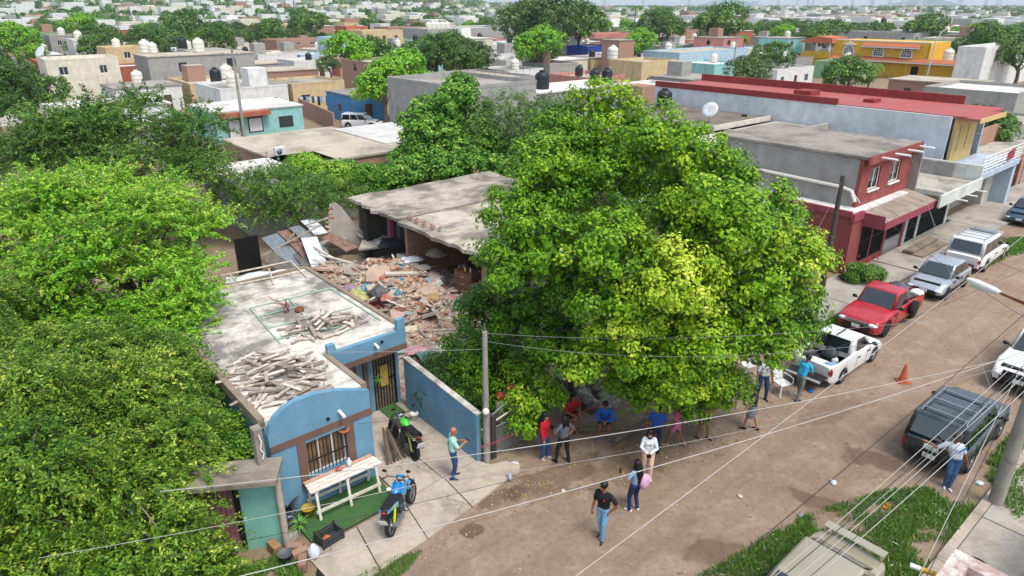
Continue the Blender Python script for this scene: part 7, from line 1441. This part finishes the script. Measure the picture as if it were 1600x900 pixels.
hill('hills', PD(1085, 8, 7000).x, PD(1195, 8, 7000).x, 0, 7000, [(0, 0), (.3, 55), (.5, 80), (.75, 45), (1, 0)]); hill('hills', PD(1395, 8, 6000).x, PD(1500, 8, 6000).x, 0, 6000, [(0, 0), (.25, 50), (.5, 75), (.8, 45), (1, 0)]); hill('hills', PD(-200, 8, 7500).x, PD(760, 8, 7500).x, 0, 7500, [(0, 60), (.3, 90), (.6, 70), (1, 0)])
TW = plain('tower_white', '#c3c8cc', .7, var=.06, scale=.01); TG = plain('tower_band', '#7d8a94', .5, var=.06, scale=.01)
twl = [(945, 60, 14), (1005, 50, 12), (1077, 62, 16), (1216, 85, 14), (1246, 75, 16), (1262, 90, 14), (1270, 80, 12), (1332, 50, 12), (1362, 45, 26), (1390, 48, 22), (1410, 75, 14), (1436, 60, 24), (1500, 85, 20), (1540, 55, 20), (1560, 48, 30), (890, 45, 16), (1120, 45, 22), (1180, 40, 30)]
for k, (px, h, w) in enumerate(twl):
    Y = 4200 + 240 * (k % 5); p = PD(px, 8, Y); lm = 'the long hill' if 1380 < px < 1520 else 'the middle of the skyline' if px < 1150 else 'the right skyline'
    th = thing('tower_block', '%s pale tower block counted from the left along the hazy skyline' % ['first', 'second', 'third', 'fourth', 'fifth', 'sixth', 'seventh', 'eighth', 'ninth', 'tenth', 'eleventh', 'twelfth', 'thirteenth', 'fourteenth', 'fifteenth', 'sixteenth', 'seventeenth', 'eighteenth'][sorted(q[0] for q in twl).index(px)], 'tower', (p.x, Y, 0), random.uniform(-.4, .4), 'skyline towers')
    m = MB(); m.box(-w / 2, w / 2, -w / 2, w / 2, 0, h); m.box(-w * .2, w * .2, -w * .2, w * .2, h, h + 5); m.build('shaft', TW, th); m = MB()
    for q in range(int(h / 7)): m.box(-w * .46, w * .46, -w / 2 - .4, -w / 2 - .05, 4 + q * 7, 7 + q * 7)
    m.build('window_bands', TG, th)
print('houses', nh, 'objects', len(COL.objects))
# ------------------------------------------------------------------ bench table, pots and the small things before the blue house
M_RAW = plain('raw_pale_timber', '#cfc6b8', .85, var=.18, scale=8); M_RAWP = plain('pinkish_timber', '#b98f78', .85, var=.15, scale=8)
a, b = P(487, 768, 1.0), P(592, 722, 1.0); d = b - a; L = d.length; rz = math.atan2(d.y, d.x)
BT = thing('bench_table', 'rough pale timber table with a slatted top standing on the turf mat', 'table', (a.x, a.y, .085), rz); hh = .9
for k in range(4): m = MB(); m.box(-.06 + .01 * k, L + .05 - .02 * k, -.08 + k * .15, .045 + k * .15, hh, hh + .03); m.build('slat', M_RAWP if k == 3 else M_RAW, BT)
for x in (.1, L / 2, L - .12):
    for y, dy in ((-.02, -.12), (.42, .14)): m = MB(); m.beam((x, y, hh - .002), (x, y + dy, 0), .07, .045); m.build('leg', M_RAW, BT)
    m = MB(); m.box(x + .025, x + .07, -.06, .42, hh - .09, hh - .012); m.build('cross_bar', M_RAW, BT)
for y in (-.13, .5): m = MB(); m.box(.02, L - .05, y, y + .03, .22, .31); m.build('stretcher', M_RAW, BT)
m = MB(); m.lathe([(.07, 0), (.075, .17), (.03, .22), (.03, .27)], 12); tag(m.build('plastic_jug', plain('milky_plastic', '#c9d0d4', .4), None, P(546, 728, 1.03)), 'white plastic jug standing on the slatted table', 'jug')
m = MB(); m.ell((0, 0, .05), (.1, .07, .05), 10, 8, 0, None, .4, 3); tag(m.build('red_package', plain('red_white_wrap', '#c25a5e', .5, var=.5, scale=14), None, P(530, 735, 1.03)), 'red and white package lying on the slatted table', 'package')
# boards leaning at the corner
for k in range(7): q0 = P(598 + k * 2, 668 + (k % 3) * 3, .75 - .06 * k); q1 = P(606 + k * 5.5, 726 - k * 2.2, .1); m = MB(); m.beam((0, 0, 0), q1 - q0, .07, .018, 0, .3 * (k % 3)); o = m.build('leaning_board', plain('dark_board_%d' % (k % 3), ['#4f4238', '#6b5a4a', '#3d342d'][k % 3], .9), None, q0); tag(o, '%s dark board fanned out at the corner of the blue house' % ['first', 'second', 'third', 'fourth', 'fifth', 'sixth', 'last'][k], 'board', 'boards leaning by the blue house')
crate(515, 843, .08, (.58, .42, .32), '#33383a', ANG + .1, 'dark grey slatted plastic crate at the edge of the apron'); m = MB(); m.ell((0, 0, .06), (.12, .09, .06), 10, 8, 0, None, .4, 3); tag(m.build('orange_package', plain('orange_wrap', '#c4633a', .5), None, P(512, 843, .12)), 'orange package inside the dark grey crate', 'package')
def pot(px, py, r, h, col, label, z=.09, name='flower_pot', cat='pot'):
    m = MB(); m.lathe([(r * .7, 0), (r, h), (r * 1.08, h), (r * 1.08, h * .92), (r * .92, h * .9), (r * .85, h * .8), (.01, h * .78)], 14); return tag(m.build(name, plain('pot' + col, col, .6), None, P(px, py, z)), label, cat)
pot(483, 806, .17, .3, '#a68a2a', 'yellow plastic bucket on the turf mat', name='bucket', cat='bucket'); pot(648, 655, .14, .24, '#d0d0cc', 'white bucket by the foot of the blue yard wall', name='bucket', cat='bucket'); pot(447, 878, .17, .3, '#54575a', 'grey metal bucket among the plant pots', name='bucket', cat='bucket'); pot(452, 826, .17, .28, '#6f8fa8', 'blue-grey plant pot below the spiky plants'); pot(487, 798, .05, .06, '#c9c9c4', 'small white cup at the table foot', name='cup', cat='cup')
m = MB(); m.lathe([(.13, 0), (.16, .08), (.14, .24), (.06, .32), (.05, .36)], 12); tag(m.build('white_bag', plain('white_blue_bag', '#c2cad6', .5, var=.25), None, P(491, 868, .08)), 'white and blue tied sack beside the dark crate', 'sack')
pot(608, 768, .07, .09, '#d3d3ce', 'white cup by the corner of the turf mat', name='cup', cat='cup'); m = MB(); m.lathe([(.22, .0), (.25, .03), (.2, .05), (.05, .04)], 18); tag(m.build('black_plate', M_RUBBER, None, P(510, 894, .01)), 'round black plastic plate lying at the bottom edge', 'plate')
for k, (px, py, h) in enumerate(((462, 858, '#8d7462'), (470, 868, '#9b7b62'), (455, 845, '#a39a8e'), (474, 885, '#8a6a58'), (430, 862, '#94704f'))): m = MB(); m.box(-.2, .2, -.1, .1, 0, .15 + .03 * k); o = m.build('broken_block', plain('block' + h, h, .95, bump=.3), None, P(px, py, .05), k * .6); tag(o, '%s broken block among the pots beside the mint house' % ['first', 'second', 'third', 'fourth', 'fifth'][k], 'block', 'broken blocks by the mint house')
def spiky(px, py, z, n, L, mat, label, wid=.05, droop=.5, seed=0, cat='plant', name='spiky_plant', up=.9):
    rn_ = random.Random(seed); m = MB()
    for k in range(n):
        a = rn_.uniform(0, 6.28); el = rn_.uniform(.25, 1) * up; ln = L * rn_.uniform(.6, 1.1); d = Vector((math.cos(a), math.sin(a), 0)); sd = Vector((-d.y, d.x, 0)); p0 = Vector((0, 0, 0)); vs = []
        for i in range(5): q = i / 4; p = d * ln * q * math.cos(el * 1.2) + Vector((0, 0, ln * (math.sin(el * 1.2) * q - droop * q * q * .6))); w_ = wid * (1 - q) * .5 + .003; vs += [p + sd * w_, p - sd * w_]
        m.add(vs, [(2 * i, 2 * i + 2, 2 * i + 3, 2 * i + 1) for i in range(4)], 0, True)
    th = thing(name, label, cat, P(px, py, z)); m.build('leaves', mat, th); s_ = MB(); s_.tube([(0, 0, -.15), (0, 0, .12)], [.05, .03], 6); s_.build('stem', M_BARK2, th); return th
M_AG = plain('agave_green', '#7f9463', .6, var=.2); M_PUR = plain('dark_purple_leaf', '#3d2f35', .6, var=.3); M_LEAF = plain('fresh_green_leaf', '#5a8a35', .6, var=.25)
spiky(440, 752, .55, 34, .75, M_AG, 'spiky pale green yucca at the left corner of the blue house', .05, .3, 1); spiky(447, 795, .35, 30, .7, M_PUR, 'dark purple-leaved plant below the yucca', .09, .7, 2); spiky(468, 820, .3, 26, .5, M_LEAF, 'yellowish strap-leaved plant beside the pots', .06, .9, 3); spiky(445, 815, .3, 24, .5, M_PUR, 'second dark-leaved plant against the mint house pipe', .09, .8, 4)
spiky(553, 600, 1.2, 40, .8, M_LEAF, 'feathery green plant under the porch window', .04, .6, 5); spiky(594, 592, 1.4, 16, .4, M_LEAF, 'small hanging plant beside the entrance gate', .05, 1.0, 6); spiky(1372, 440, .25, 60, 1.0, plain('grassy_clump', '#7fa04a', .6, var=.25), 'arching grassy clump before the red house', .04, .9, 7)
grow('porch_bush', 'flowering shrub in front of the red house window grilles', ell_lobes(tuple(P(1352, 430, .5)), (.8, .5, .5), 9, .32, .5, -.3, .1, 31), 9000, .1, LF_MID, tuple(P(1350, 430, .1)), tuple(P(1350, 430, .5)), .05, cat='shrub', sub=.25, sub_n=24)
m = MB()
for k in range(20): m.ell((random.uniform(-.7, .7), random.uniform(-.4, .4), random.uniform(.4, 1.0)), .045, 6, 5)
tag(m.build('red_blossoms', plain('blossom_red', '#b3323c', .6), None, P(1352, 428, .1)), 'red blossoms on the shrub before the red house', 'flowers', kind='stuff')
for px, py, Z, col, lab in ((537, 672, 2.05, '#a0653f', 'round woven basket hung on the blue front wall'), (437, 722, 1.75, '#9a5a3c', 'hanging pot with a small plant at the left of the blue front wall')):
    m = MB(); m.lathe([(.05, -.1), (.16, 0), (.17, .05), (.13, .04), (.03, -.04)], 12); p = P(px, py, Z); tag(m.build('hanging_basket', plain('basket' + col, col, .9), None, p), lab, 'basket')
m = MB(); m.box(-.32, .32, -.45, .45, 0, .015); tag(m.build('door_mat', M_TURF, None, P(612, 641, .083), ANG), 'dark green mat before the entrance gate', 'mat')
# ------------------------------------------------------------------ poles, lamp, cables
M_POLE = slabmat('pole_concrete', '#9a938a', '#6d665d', .5, 1.5); M_WOODP = barkmat('old_pole_wood', '#4d473d')
def pole(label, loc, h, r0, r1, mat, name='utility_pole', arm=True, rz=0, lean=0):
    th = thing(name, label, 'pole', loc, rz); th.rotation_euler.y = lean; m = MB(); m.tube([(0, 0, -.2), (0, 0, h)], [r0, r1], 12); m.build('shaft', mat, th)
    if arm:
        m = MB(); m.box(-.75, .75, -.05, .05, h - .5, h - .4); m.build('cross_arm', M_WOODP if mat is M_WOODP else M_STEEL, th)
        for x in (-.65, -.2, .2, .65): m = MB(); m.lathe([(.03, 0), (.045, .03), (.03, .07), (.04, .1), (.01, .14)], 8, (x, 0, h - .4)); m.build('insulator', M_WHITE, th)
    return th
PL1 = pole('slim grey service post at the street end of the blue yard wall', W(.3, -.22), 4.5, .1, .075, M_POLE, arm=False, name='service_post')
m = MB(); m.ell((0, -.14, 1.95), .11, 12, 10); m.tube([(0, -.05, 1.95), (0, -.1, 1.95)], .04, 8); m.build('meter_globe', plain('cream_globe', '#cfc9ba', .4), PL1); m = MB(); m.tube([(.0, 0, 4.4), (.0, 0, 4.75)], .02, 6); m.build('mast_pipe', M_STEEL, PL1)
m = MB(); m.box(-.09, .09, -.09, .09, 0, 1.55); tag(m.build('dark_post', plain('weathered_dark_post', '#3b342e', .9), None, W(.62, -.1), ANG), 'dark timber post at the start of the net fence', 'post')
pole('weathered wooden pole in front of the red house', P(1284, 452, 0), 5.7, .14, .1, M_WOODP, arm=False); PL3 = pole('thick concrete pole on the near kerb by the dark SUV', W(9.95, -10.98), 9.0, .19, .13, M_POLE, rz=ANG)
lm = thing('street_lamp', 'street lamp arm with a white lamp head reaching over the street', 'street lamp', W(9.95, -10.98, 0)); off = Vector(lm.location); p0, p1, p2 = P(1512, 436, 7.2), P(1563, 458, 7.2), P(1600, 474, 7.2)
m = MB(T=Matrix.Translation(-off)); m.tube([p1, p2, p2.lerp(W(9.95, -10.98, 7.2), .5) + Vector((0, 0, .1)), W(9.95, -10.98, 7.1)], [.03, .035, .04, .045], 8); m.build('arm', M_RUST, lm); m = MB(T=Matrix.Translation(-off)); m.tube([p0, p0.lerp(p1, .25), p0.lerp(p1, .8), p1], [.04, .08, .075, .045], 12); m.build('lamp_head', M_WHITE, lm); m = MB(T=Matrix.Translation(-off)); q0 = p0.lerp(p1, .15) - Vector((0, 0, .07)); q1 = p0.lerp(p1, .7) - Vector((0, 0, .07)); m.tube([q0, q1], .06, 10); m.build('lens', M_LAMP, lm)
def cable(a, b, sag, r, mat, label, n=18, group='overhead cables'):
    a, b = Vector(a), Vector(b); m = MB(); m.tube([a.lerp(b, i / n) - Vector((0, 0, sag * 4 * (i / n) * (1 - i / n))) - a for i in range(n + 1)], r * .62, 5); return tag(m.build('cable', mat, None, a), label, 'cable', group)
M_CW = plain('white_cable', '#a3a19c', .5, var=.08); M_CG = plain('grey_cable', '#8a8986', .5, var=.08); M_CK = plain('black_cable', '#2b2a2a', .5, var=.08)
cable(P(300, 919, 5.6), P(1640, 535, 6.2), .25, .014, M_CW, 'thick white cable crossing the whole foreground above the two nearest people'); cable(P(250, 768, 5.4), P(1640, 545, 6.2), .35, .013, M_CW, 'white cable passing just over the turf mat and the woman in white'); cable(P(700, 752, 5.4), P(1640, 552, 6.1), .3, .008, M_CG, 'thin grey cable running below the white one past the seated man'); cable(P(870, 922, 5.2), P(1620, 352, 6.2), .12, .013, M_CW, 'white cable crossing steeply from the bottom centre to the silver car'); cable(P(1080, 932, 5.6), P(1640, 455, 6.6), .1, .012, M_CK, 'single black cable from the bottom edge to the right edge')
for k, (x0, x1, y1, mt, r) in enumerate(((1190, 1660, 500, M_CW, .009), (1203, 1668, 508, M_CK, .012), (1212, 1672, 512, M_CG, .009), (1226, 1676, 516, M_CW, .009), (1246, 1684, 522, M_CK, .009), (1256, 1690, 526, M_CW, .01))): cable(P(x0, 918, 5.0), P(x1, y1, 7.4), .1, r, mt, '%s cable from the left in the bundle over the champagne sedan' % ['first', 'second', 'third', 'fourth', 'fifth', 'sixth'][k])
for k, (x0, x1) in enumerate(((1424, 1640), (1436, 1652))): cable(P(x0, 925, 4.6), P(x1, 480, 7.6), .05, (.01, .012)[k], (M_CW, M_CK)[k], ['pale', 'black'][k] + ' cable dropping from the thick pole to the near roof')
cable(W(.3, -.22, 4.45), P(1640, 476, 6.6), .45, .009, M_CG, 'upper grey service cable from the slim post across the ficus'); cable(W(.3, -.22, 4.2), P(1640, 492, 6.6), .75, .009, M_CG, 'lower grey service cable from the slim post across the ficus'); cable(W(.3, -.22, 3.95), P(430, 549, 4.2), .05, .007, M_CW, 'thin white cable from the slim post over the recessed porch'); cable(W(.3, -.22, 1.95), P(-40, 716, 2.6), .1, .007, M_CK, 'thin dark cable across the front wall of the blue house'); cable(P(60, 872, 4.6), P(800, 722, 4.8), .1, .008, M_CW, 'thin white cable over the plant pots and the blue motorcycle'); cable(P(250, 872, 4.6), P(1000, 696, 5), .12, .008, M_CK, 'thin dark cable just above the apron edge')
PT = P(1284, 452, 0) + Vector((0, 0, 5.5)); cable(PT, P(1640, 520, 6.8), .3, .01, M_CK, 'black cable from the wooden pole down to the right edge'); cable(PT, P(1640, 440, 6.4), .3, .009, M_CK, 'second black cable from the wooden pole past the lamp head'); cable(PT, W(27.6, .4, 5.6), .1, .007, M_CK, 'short cable from the wooden pole to the red house roof'); cable(W(28.6, -.35, 5.72), P(1500, 452, 4.5), .1, .007, M_CG, 'pale service cable from the red house spout to the silver car'); cable(W(29.0, -.35, 5.72), P(1560, 640, 6.5), .2, .007, M_CG, 'long pale service cable from the red house to the thick pole'); cable(PT, P(1180, 540, 4.2), .2, .008, M_CG, 'grey cable from the wooden pole into the ficus'); cable(P(1150, 598, 4), P(1640, 402, 6.3), .2, .009, M_CK, 'dark cable from the ficus edge over the red pickup')
for k, (px, py, h, lab) in enumerate(((384, 224, 9, 'tall concrete pole beside the teal house'), (130, 92, 9, 'far pole behind the cream balcony house'), (196, 96, 9, 'far pole left of the grey block house'), (423, 165, 5, 'short pole right of the teal house'), (310, 62, 9, 'far pole above the grey block house'), (1143, 128, 8, 'thin dark pole beside the pale blue long house'), (1008, 112, 7, 'pole before the beige bar-window house'), (600, 50, 9, 'far pole left of the palm'), (790, 55, 9, 'far pole above the warehouse end'), (1285, 92, 8, 'thin pole left of the yellow house'), (1572, 120, 8, 'pole among the flat roofs at the right edge'))): pole(lab, P(px, py, 0), h, .16, .11, M_POLE, arm=k in (0, 1, 2, 4))
sl = thing('street_light', 'tall white street light curving over the yellow house', 'street light', P(1446, 128, 0)); m = MB(); m.tube([(0, 0, 0), (.3, 0, 7), (.9, 0, 8.6), (2.2, .3, 9.3), (3.4, .5, 9.6)], [.14, .1, .08, .06, .05], 8); m.build('column', plain('galvanised', '#b4b6b5', .5), sl); m = MB(); m.ell((3.7, .55, 9.6), (.5, .18, .12), 10, 8); m.build('lamp_head', M_WHITE, sl)
# ------------------------------------------------------------------ street bits
cn = thing('traffic_cone', 'dull orange traffic cone standing alone in the dirt street', 'cone', P(1410, 596, .004)); mt = plain('faded_orange', '#a85235', .8); m = MB(); m.lathe([(.17, .05), (.15, .1), (.05, .68), (.035, .72), (.01, .72)], 16); m.build('cone_body', mt, cn); m = MB(); m.prism([(-.22, -.22), (.22, -.22), (.22, .22), (-.22, .22)], 0, .05); smooth_bevel(m.build('base', mt, cn), .012)
def pchair(label, loc, rz, tip=0):
    th = thing('plastic_chair', label, 'chair', loc, rz, 'white plastic chairs'); th.rotation_euler.x = tip; mt = plain('white_resin', '#d4d4d0', .4, var=.05)
    m = MB(); m.prism([(-.24, -.22), (.24, -.25), (.24, .25), (-.24, .22)], .42, .45); smooth_bevel(m.build('seat', mt, th), .012); m = MB(); vs = []
    for i in range(7):
        y = -.23 + .46 * i / 6; x = -.24 - .05 * math.cos((i - 3) / 3 * 1.3); vs += [(x, y, .45), (x - .09, y * .92, .86 - .06 * ((i - 3) / 3) ** 2)]
    m.add(vs, [(2 * i, 2 * i + 1, 2 * i + 3, 2 * i + 2) for i in range(6)], 0, True); m.add([(x - .02, y, z) for x, y, z in vs], [(2 * i, 2 * i + 2, 2 * i + 3, 2 * i + 1) for i in range(6)], 0, True); m.build('backrest', mt, th)
    for sx in (-1, 1):
        for sy in (-1, 1): m = MB(); m.beam((sx * .2, sy * .2, .43), (sx * .26, sy * .25, 0), .05, .03); m.build('leg', mt, th)
        m = MB(); m.tube([(-.28, sx * .25, .66), (.0, sx * .27, .67), (.2, sx * .27, .64), (.22, sx * .26, .45)], .022, 6); m.build('armrest', mt, th)
    return th
pchair('white plastic armchair beside the man in the cyan shirt', P(1220, 614, .004), R(-70)); pchair('white plastic armchair at the ficus edge behind the man in jeans', P(1166, 585, .004), R(200))
rn = random.Random(9)
for px, py, sz, col, nm, lab in ((1266, 611, .16, '#2a6fae', 'blue_rag', 'small blue rag on the dirt behind the white pickup'), (1386, 793, .2, '#b8742f', 'orange_bag', 'orange wrapper on the grass verge'), (1467, 803, .2, '#c9c7c2', 'paper_sheet', 'white sheet of paper at the edge of the grass'), (1440, 836, .13, '#a58d90', 'crushed_pack', 'crushed pale pack on the grass near the kerb'), (1253, 807, .12, '#8f949c', 'grey_plate', 'grey plate lying at the grass edge'), (1301, 754, .13, '#b8bcc0', 'crushed_can', 'crushed can on the dirt above the grass'), (1415, 697, .07, '#d0ccc4', 'paper_scrap', 'tiny white scrap left of the dark SUV'), (1530, 755, .14, '#b9bdc2', 'foil_scrap', 'foil scrap between the thick pole and the SUV'), (880, 768, .1, '#c6b9a6', 'pale_scrap', 'pale scrap on the dirt left of the man in the polo'), (1156, 776, .1, '#bdb2a3', 'leaf_scrap', 'pale leaf on the dirt right of the long-haired woman')):
    m = MB(); m.ell((0, 0, .02), (sz, sz * .7, .03), 9, 6, 0, None, .6, int(px)); tag(m.build(nm, plain(nm, col, .7), None, P(px, py, .01), rn.uniform(0, 3)), lab, 'litter')
m = MB()
for k in range(800):
    s, t = rn.uniform(-4, 30), rn.uniform(-10.4, -.8); a = rn.uniform(.012, .045); M3 = Matrix.Rotation(rn.uniform(0, 6), 3, 'Z'); m.ob(W(s, t, a * .3 + .004), (a * rn.uniform(1, 2), a, a * .7), M3, rn.randrange(3))
for k in range(160):
    s, t = rn.uniform(-3.5, 1.2), rn.uniform(-2.6, -1.4); a = rn.uniform(.012, .04); m.ob(W(s, t, a * .3 + .004), (a * rn.uniform(1, 2), a, a * .6), Matrix.Rotation(rn.uniform(0, 6), 3, 'Z'), rn.randrange(3))
tag(m.build('gravel', [plain('pebble_a', '#93806d', .95), plain('pebble_b', '#7d6b5a', .95), plain('pebble_c', '#a89986', .95)]), 'scattered pebbles and crumbs of rubble on the dirt street', 'gravel', kind='stuff')
m = MB()
for k in range(2600):
    a = rn.uniform(0, 6.28); q = rn.random() ** .6; s, t = 8 + math.cos(a) * q * 8, -1.5 + math.sin(a) * q * 3.2; z = .012; w_ = rn.uniform(.03, .06); r0 = rn.uniform(0, 6); p = W(s, t, z); dx = Vector((math.cos(r0) * w_, math.sin(r0) * w_, 0)); dy = Vector((-dx.y, dx.x, .02)) * .5; m.add([p - dx, p + dy, p + dx, p - dy], [(0, 1, 2, 3)], rn.randrange(3))
tag(m.build('leaf_litter', [plain('dry_leaf_a', '#8c7340', .9), plain('dry_leaf_b', '#6b5636', .9), plain('dry_leaf_c', '#7f8c3c', .9)]), 'fallen leaves lying under the ficus', 'leaves', kind='stuff')
m = MB(); m.tube([P(1325, 436, .2) + Vector((.35 * math.cos(k * .5) * (1 + .02 * k), .3 * math.sin(k * .5), .02 + .004 * k)) for k in range(36)], .022, 6); tag(m.build('hose_coil', M_RUBBER), 'black hose coiled on the pavement at the corner of the red house', 'hose')
# grass
LF_GRASS = leafmat('grass_blade', [(0, '#3d6420'), (.5, '#5c8a2c'), (.8, '#7d9f42'), (1, '#b0b070')])
def grass(name, label, poly, n, h, seed, edge=.35):
    g = np.random.default_rng(seed); P_ = np.array(poly); lo, hi = P_.min(0), P_.max(0); pts = g.uniform(lo, hi, (n * 3, 2)); ins = np.zeros(len(pts), bool); j = len(P_) - 1
    for i in range(len(P_)):
        xi, yi = P_[i]; xj, yj = P_[j]; c = ((yi > pts[:, 1]) != (yj > pts[:, 1])) & (pts[:, 0] < (xj - xi) * (pts[:, 1] - yi) / (yj - yi + 1e-9) + xi); ins ^= c; j = i
    pts = pts[ins]; den = np.array([mnoise.noise(Vector((a * .9, b * .9, seed))) + .5 * mnoise.noise(Vector((a * 2.7, b * 2.7, seed))) for a, b in pts]); pts = pts[den > -.12 + g.normal(size=len(pts)) * .15][:n]; k = len(pts)
    pos = np.stack([ORG[0] + pts[:, 0] * CA - pts[:, 1] * SA, ORG[1] + pts[:, 0] * SA + pts[:, 1] * CA, np.zeros(k)], 1); hh = h * g.uniform(.5, 1.3, k); ln = g.normal(size=(k, 3)) * .45 + np.array([0, 0, 1.0]); ln = unit(ln); pos = pos + ln * (hh * .45)[:, None]
    o = leaf_mesh(name, pos, g.normal(size=(k, 3)) * np.array([1, 1, .3]), hh, .5 + g.normal(size=k) * .2, LF_GRASS, None, .16, 0, ln); return tag(o, label, 'grass', kind='stuff')
grass('verge_grass', 'bright grass verge round the champagne sedan', [(-6, -6.9), (0, -6.9), (2.4, -7.3), (4.6, -7.55), (6.3, -8.0), (8.2, -8.7), (9.2, -9.4), (9.5, -10.7), (5, -10.72), (-6, -10.72)], 46000, .2, 3); grass('van_grass', 'grass patch beside the white minivan', [(30.8, -4.3), (34, -4.6), (37.5, -5.4), (38.5, -4.2), (36, -2.6), (31, -2.4)], 26000, .22, 4); grass('kerb_grass', 'weeds along the far end of the near kerb', [(10.6, -10.7), (16, -10.75), (16, -10.3), (12, -10.2)], 5000, .25, 5); grass('apron_weeds', 'thin weeds at the broken edge of the apron', [(-6, -1.7), (-4, -1.75), (-3.2, -2.0), (-4, -2.35), (-6, -2.4)], 3500, .12, 6); grass('pole_weeds', 'leafy weeds round the thick pole', [(9.6, -11.6), (12.5, -11.9), (12.5, -11.0), (10.4, -10.75)], 2500, .25, 7); grass('yard_weeds', 'weeds and low creepers round the mint house', [(-9, -2.2), (-6.2, -1.6), (-5.9, -.5), (-6.1, .2), (-9, .2)], 9000, .25, 8); grass('porch_weeds', 'weeds at the base of the red pickup and pavement edge', [(16.5, -2.6), (19.5, -2.7), (24, -2.5), (24, -2.2), (19.5, -2.1), (16.5, -1.9)], 5000, .22, 9); grass('lot_weeds', 'weeds inside the ruined lot behind the blue wall', [(.5, .6), (3.4, .5), (4, 3.2), (2, 4.6), (.5, 4.4)], 9000, .35, 10)
# ------------------------------------------------------------------ near roof in the corner
NR = thing_st('near_house', 'peeling white and red roof of a house cut by the bottom right corner', 'house', -6, -20); T = TT(-6, -20)
M_PEEL = slabmat('peeling_white_paint', '#cfcac2', '#8f6f62', .8, 1.2, .5, .62)
m = MB(T); wall(m, 't', -6, 1.9, 0, 3.6, -12.05, -11.87); wall(m, 's', -20, -12.05, 0, 3.6, 1.72, 1.9); m.build('wall', M_PEEL, NR); m = MB(T); m.box(-6, 1.7, -20, -12.06, 3.4, 3.56); m.build('roof_slab', slabmat('red_white_roof', '#a35548', '#c9bfb4', .8, .8, .48, .55), NR); m = MB(T); m.box(-6, 1.95, -12.1, -11.8, 3.602, 3.95); m.box(1.65, 1.97, -20, -12.1, 3.602, 3.93); m.build('parapet', M_PEEL, NR)
m = MB(); m.lathe([(.1, -.04), (.19, -.05), (.21, 0), (.19, .05), (.1, .04)], 18); tag(m.build('scooter_tyre', M_RUBBER, None, P(1524, 884, 3.62)), 'small tyre lying on the peeling corner roof', 'tyre'); m = MB(); m.tube([P(1422, 883, 3.4), P(1438, 889, 3.4)], .05, 8, 0); m.tube([P(1438, 889, 3.4), P(1466, 899, 3.4)], .051, 8, 1); tag(m.build('drain_spout', [M_WHITE, plain('yellow_pipe', '#c79a2a', .5)]), 'yellow drain spout with a white tip at the corner roof', 'pipe')
GF = thing_st('green_fence', 'dark green slatted fence beside the near pavement', 'fence', 3.5, -12.6)
for k in range(34): m = MB(); m.box(k * .16, k * .16 + .1, 0, .04, .1, 1.75); m.build('slat', plain('dark_green_paint', '#1f4a38', .5), GF)
m = MB(); m.box(0, 5.5, .042, .08, .4, .46); m.box(0, 5.5, .042, .08, 1.4, 1.46); m.build('rail', plain('dark_green_paint', '#1f4a38', .5), GF)
# laundry and yard wall behind the teal house
a, b = P(468, 178, 0), P(522, 205, 0); d = b - a; m = MB(); m.box(0, d.length, 0, .2, 0, 2.0); YW = thing('brick_yard_wall', 'low brick wall running from the teal house towards the white wagon', 'wall', a, math.atan2(d.y, d.x)); m.build('wall_body', WM['brick'], YW)
LN = thing('clothes_line', 'line of hanging laundry left of the small blue house', 'laundry', P(470, 180, 0), R(5)); m = MB(); m.tube([(0, 0, 2.3), (5, 0, 2.3)], .02, 5); m.build('line', M_CK, LN)
for k in range(14): m = MB(); x = .2 + k * .35; m.prism([(x, 2.3), (x + .3, 2.3), (x + .33, 1.2 + .3 * (k % 3)), (x - .02, 1.2 + .3 * (k % 3))], -.03, .03, ax='y'); m.build('garment', plain('laundry%d' % (k % 5), ['#c9ccd0', '#23262c', '#8fa6b5', '#c2c2bc', '#3a4a3c'][k % 5], .9), LN)
# ------------------------------------------------------------------ haze
bmh = MB(); bmh.box(-8900, 8900, -50, 9500, -1, 170); hz = bmh.build('haze', []); hz.data.materials.clear()
hm = bpy.data.materials.new('thin_haze'); hm.use_nodes = True; hm.node_tree.nodes.clear(); ho = hm.node_tree.nodes.new('ShaderNodeOutputMaterial'); hv = hm.node_tree.nodes.new('ShaderNodeVolumePrincipled'); hv.inputs['Color'].default_value = (.82, .91, 1, 1); hv.inputs['Density'].default_value = .00013; hv.inputs['Anisotropy'].default_value = .2; hm.node_tree.links.new(hv.outputs[0], ho.inputs['Volume']); hz.data.materials.append(hm); hz['kind'] = 'stuff'
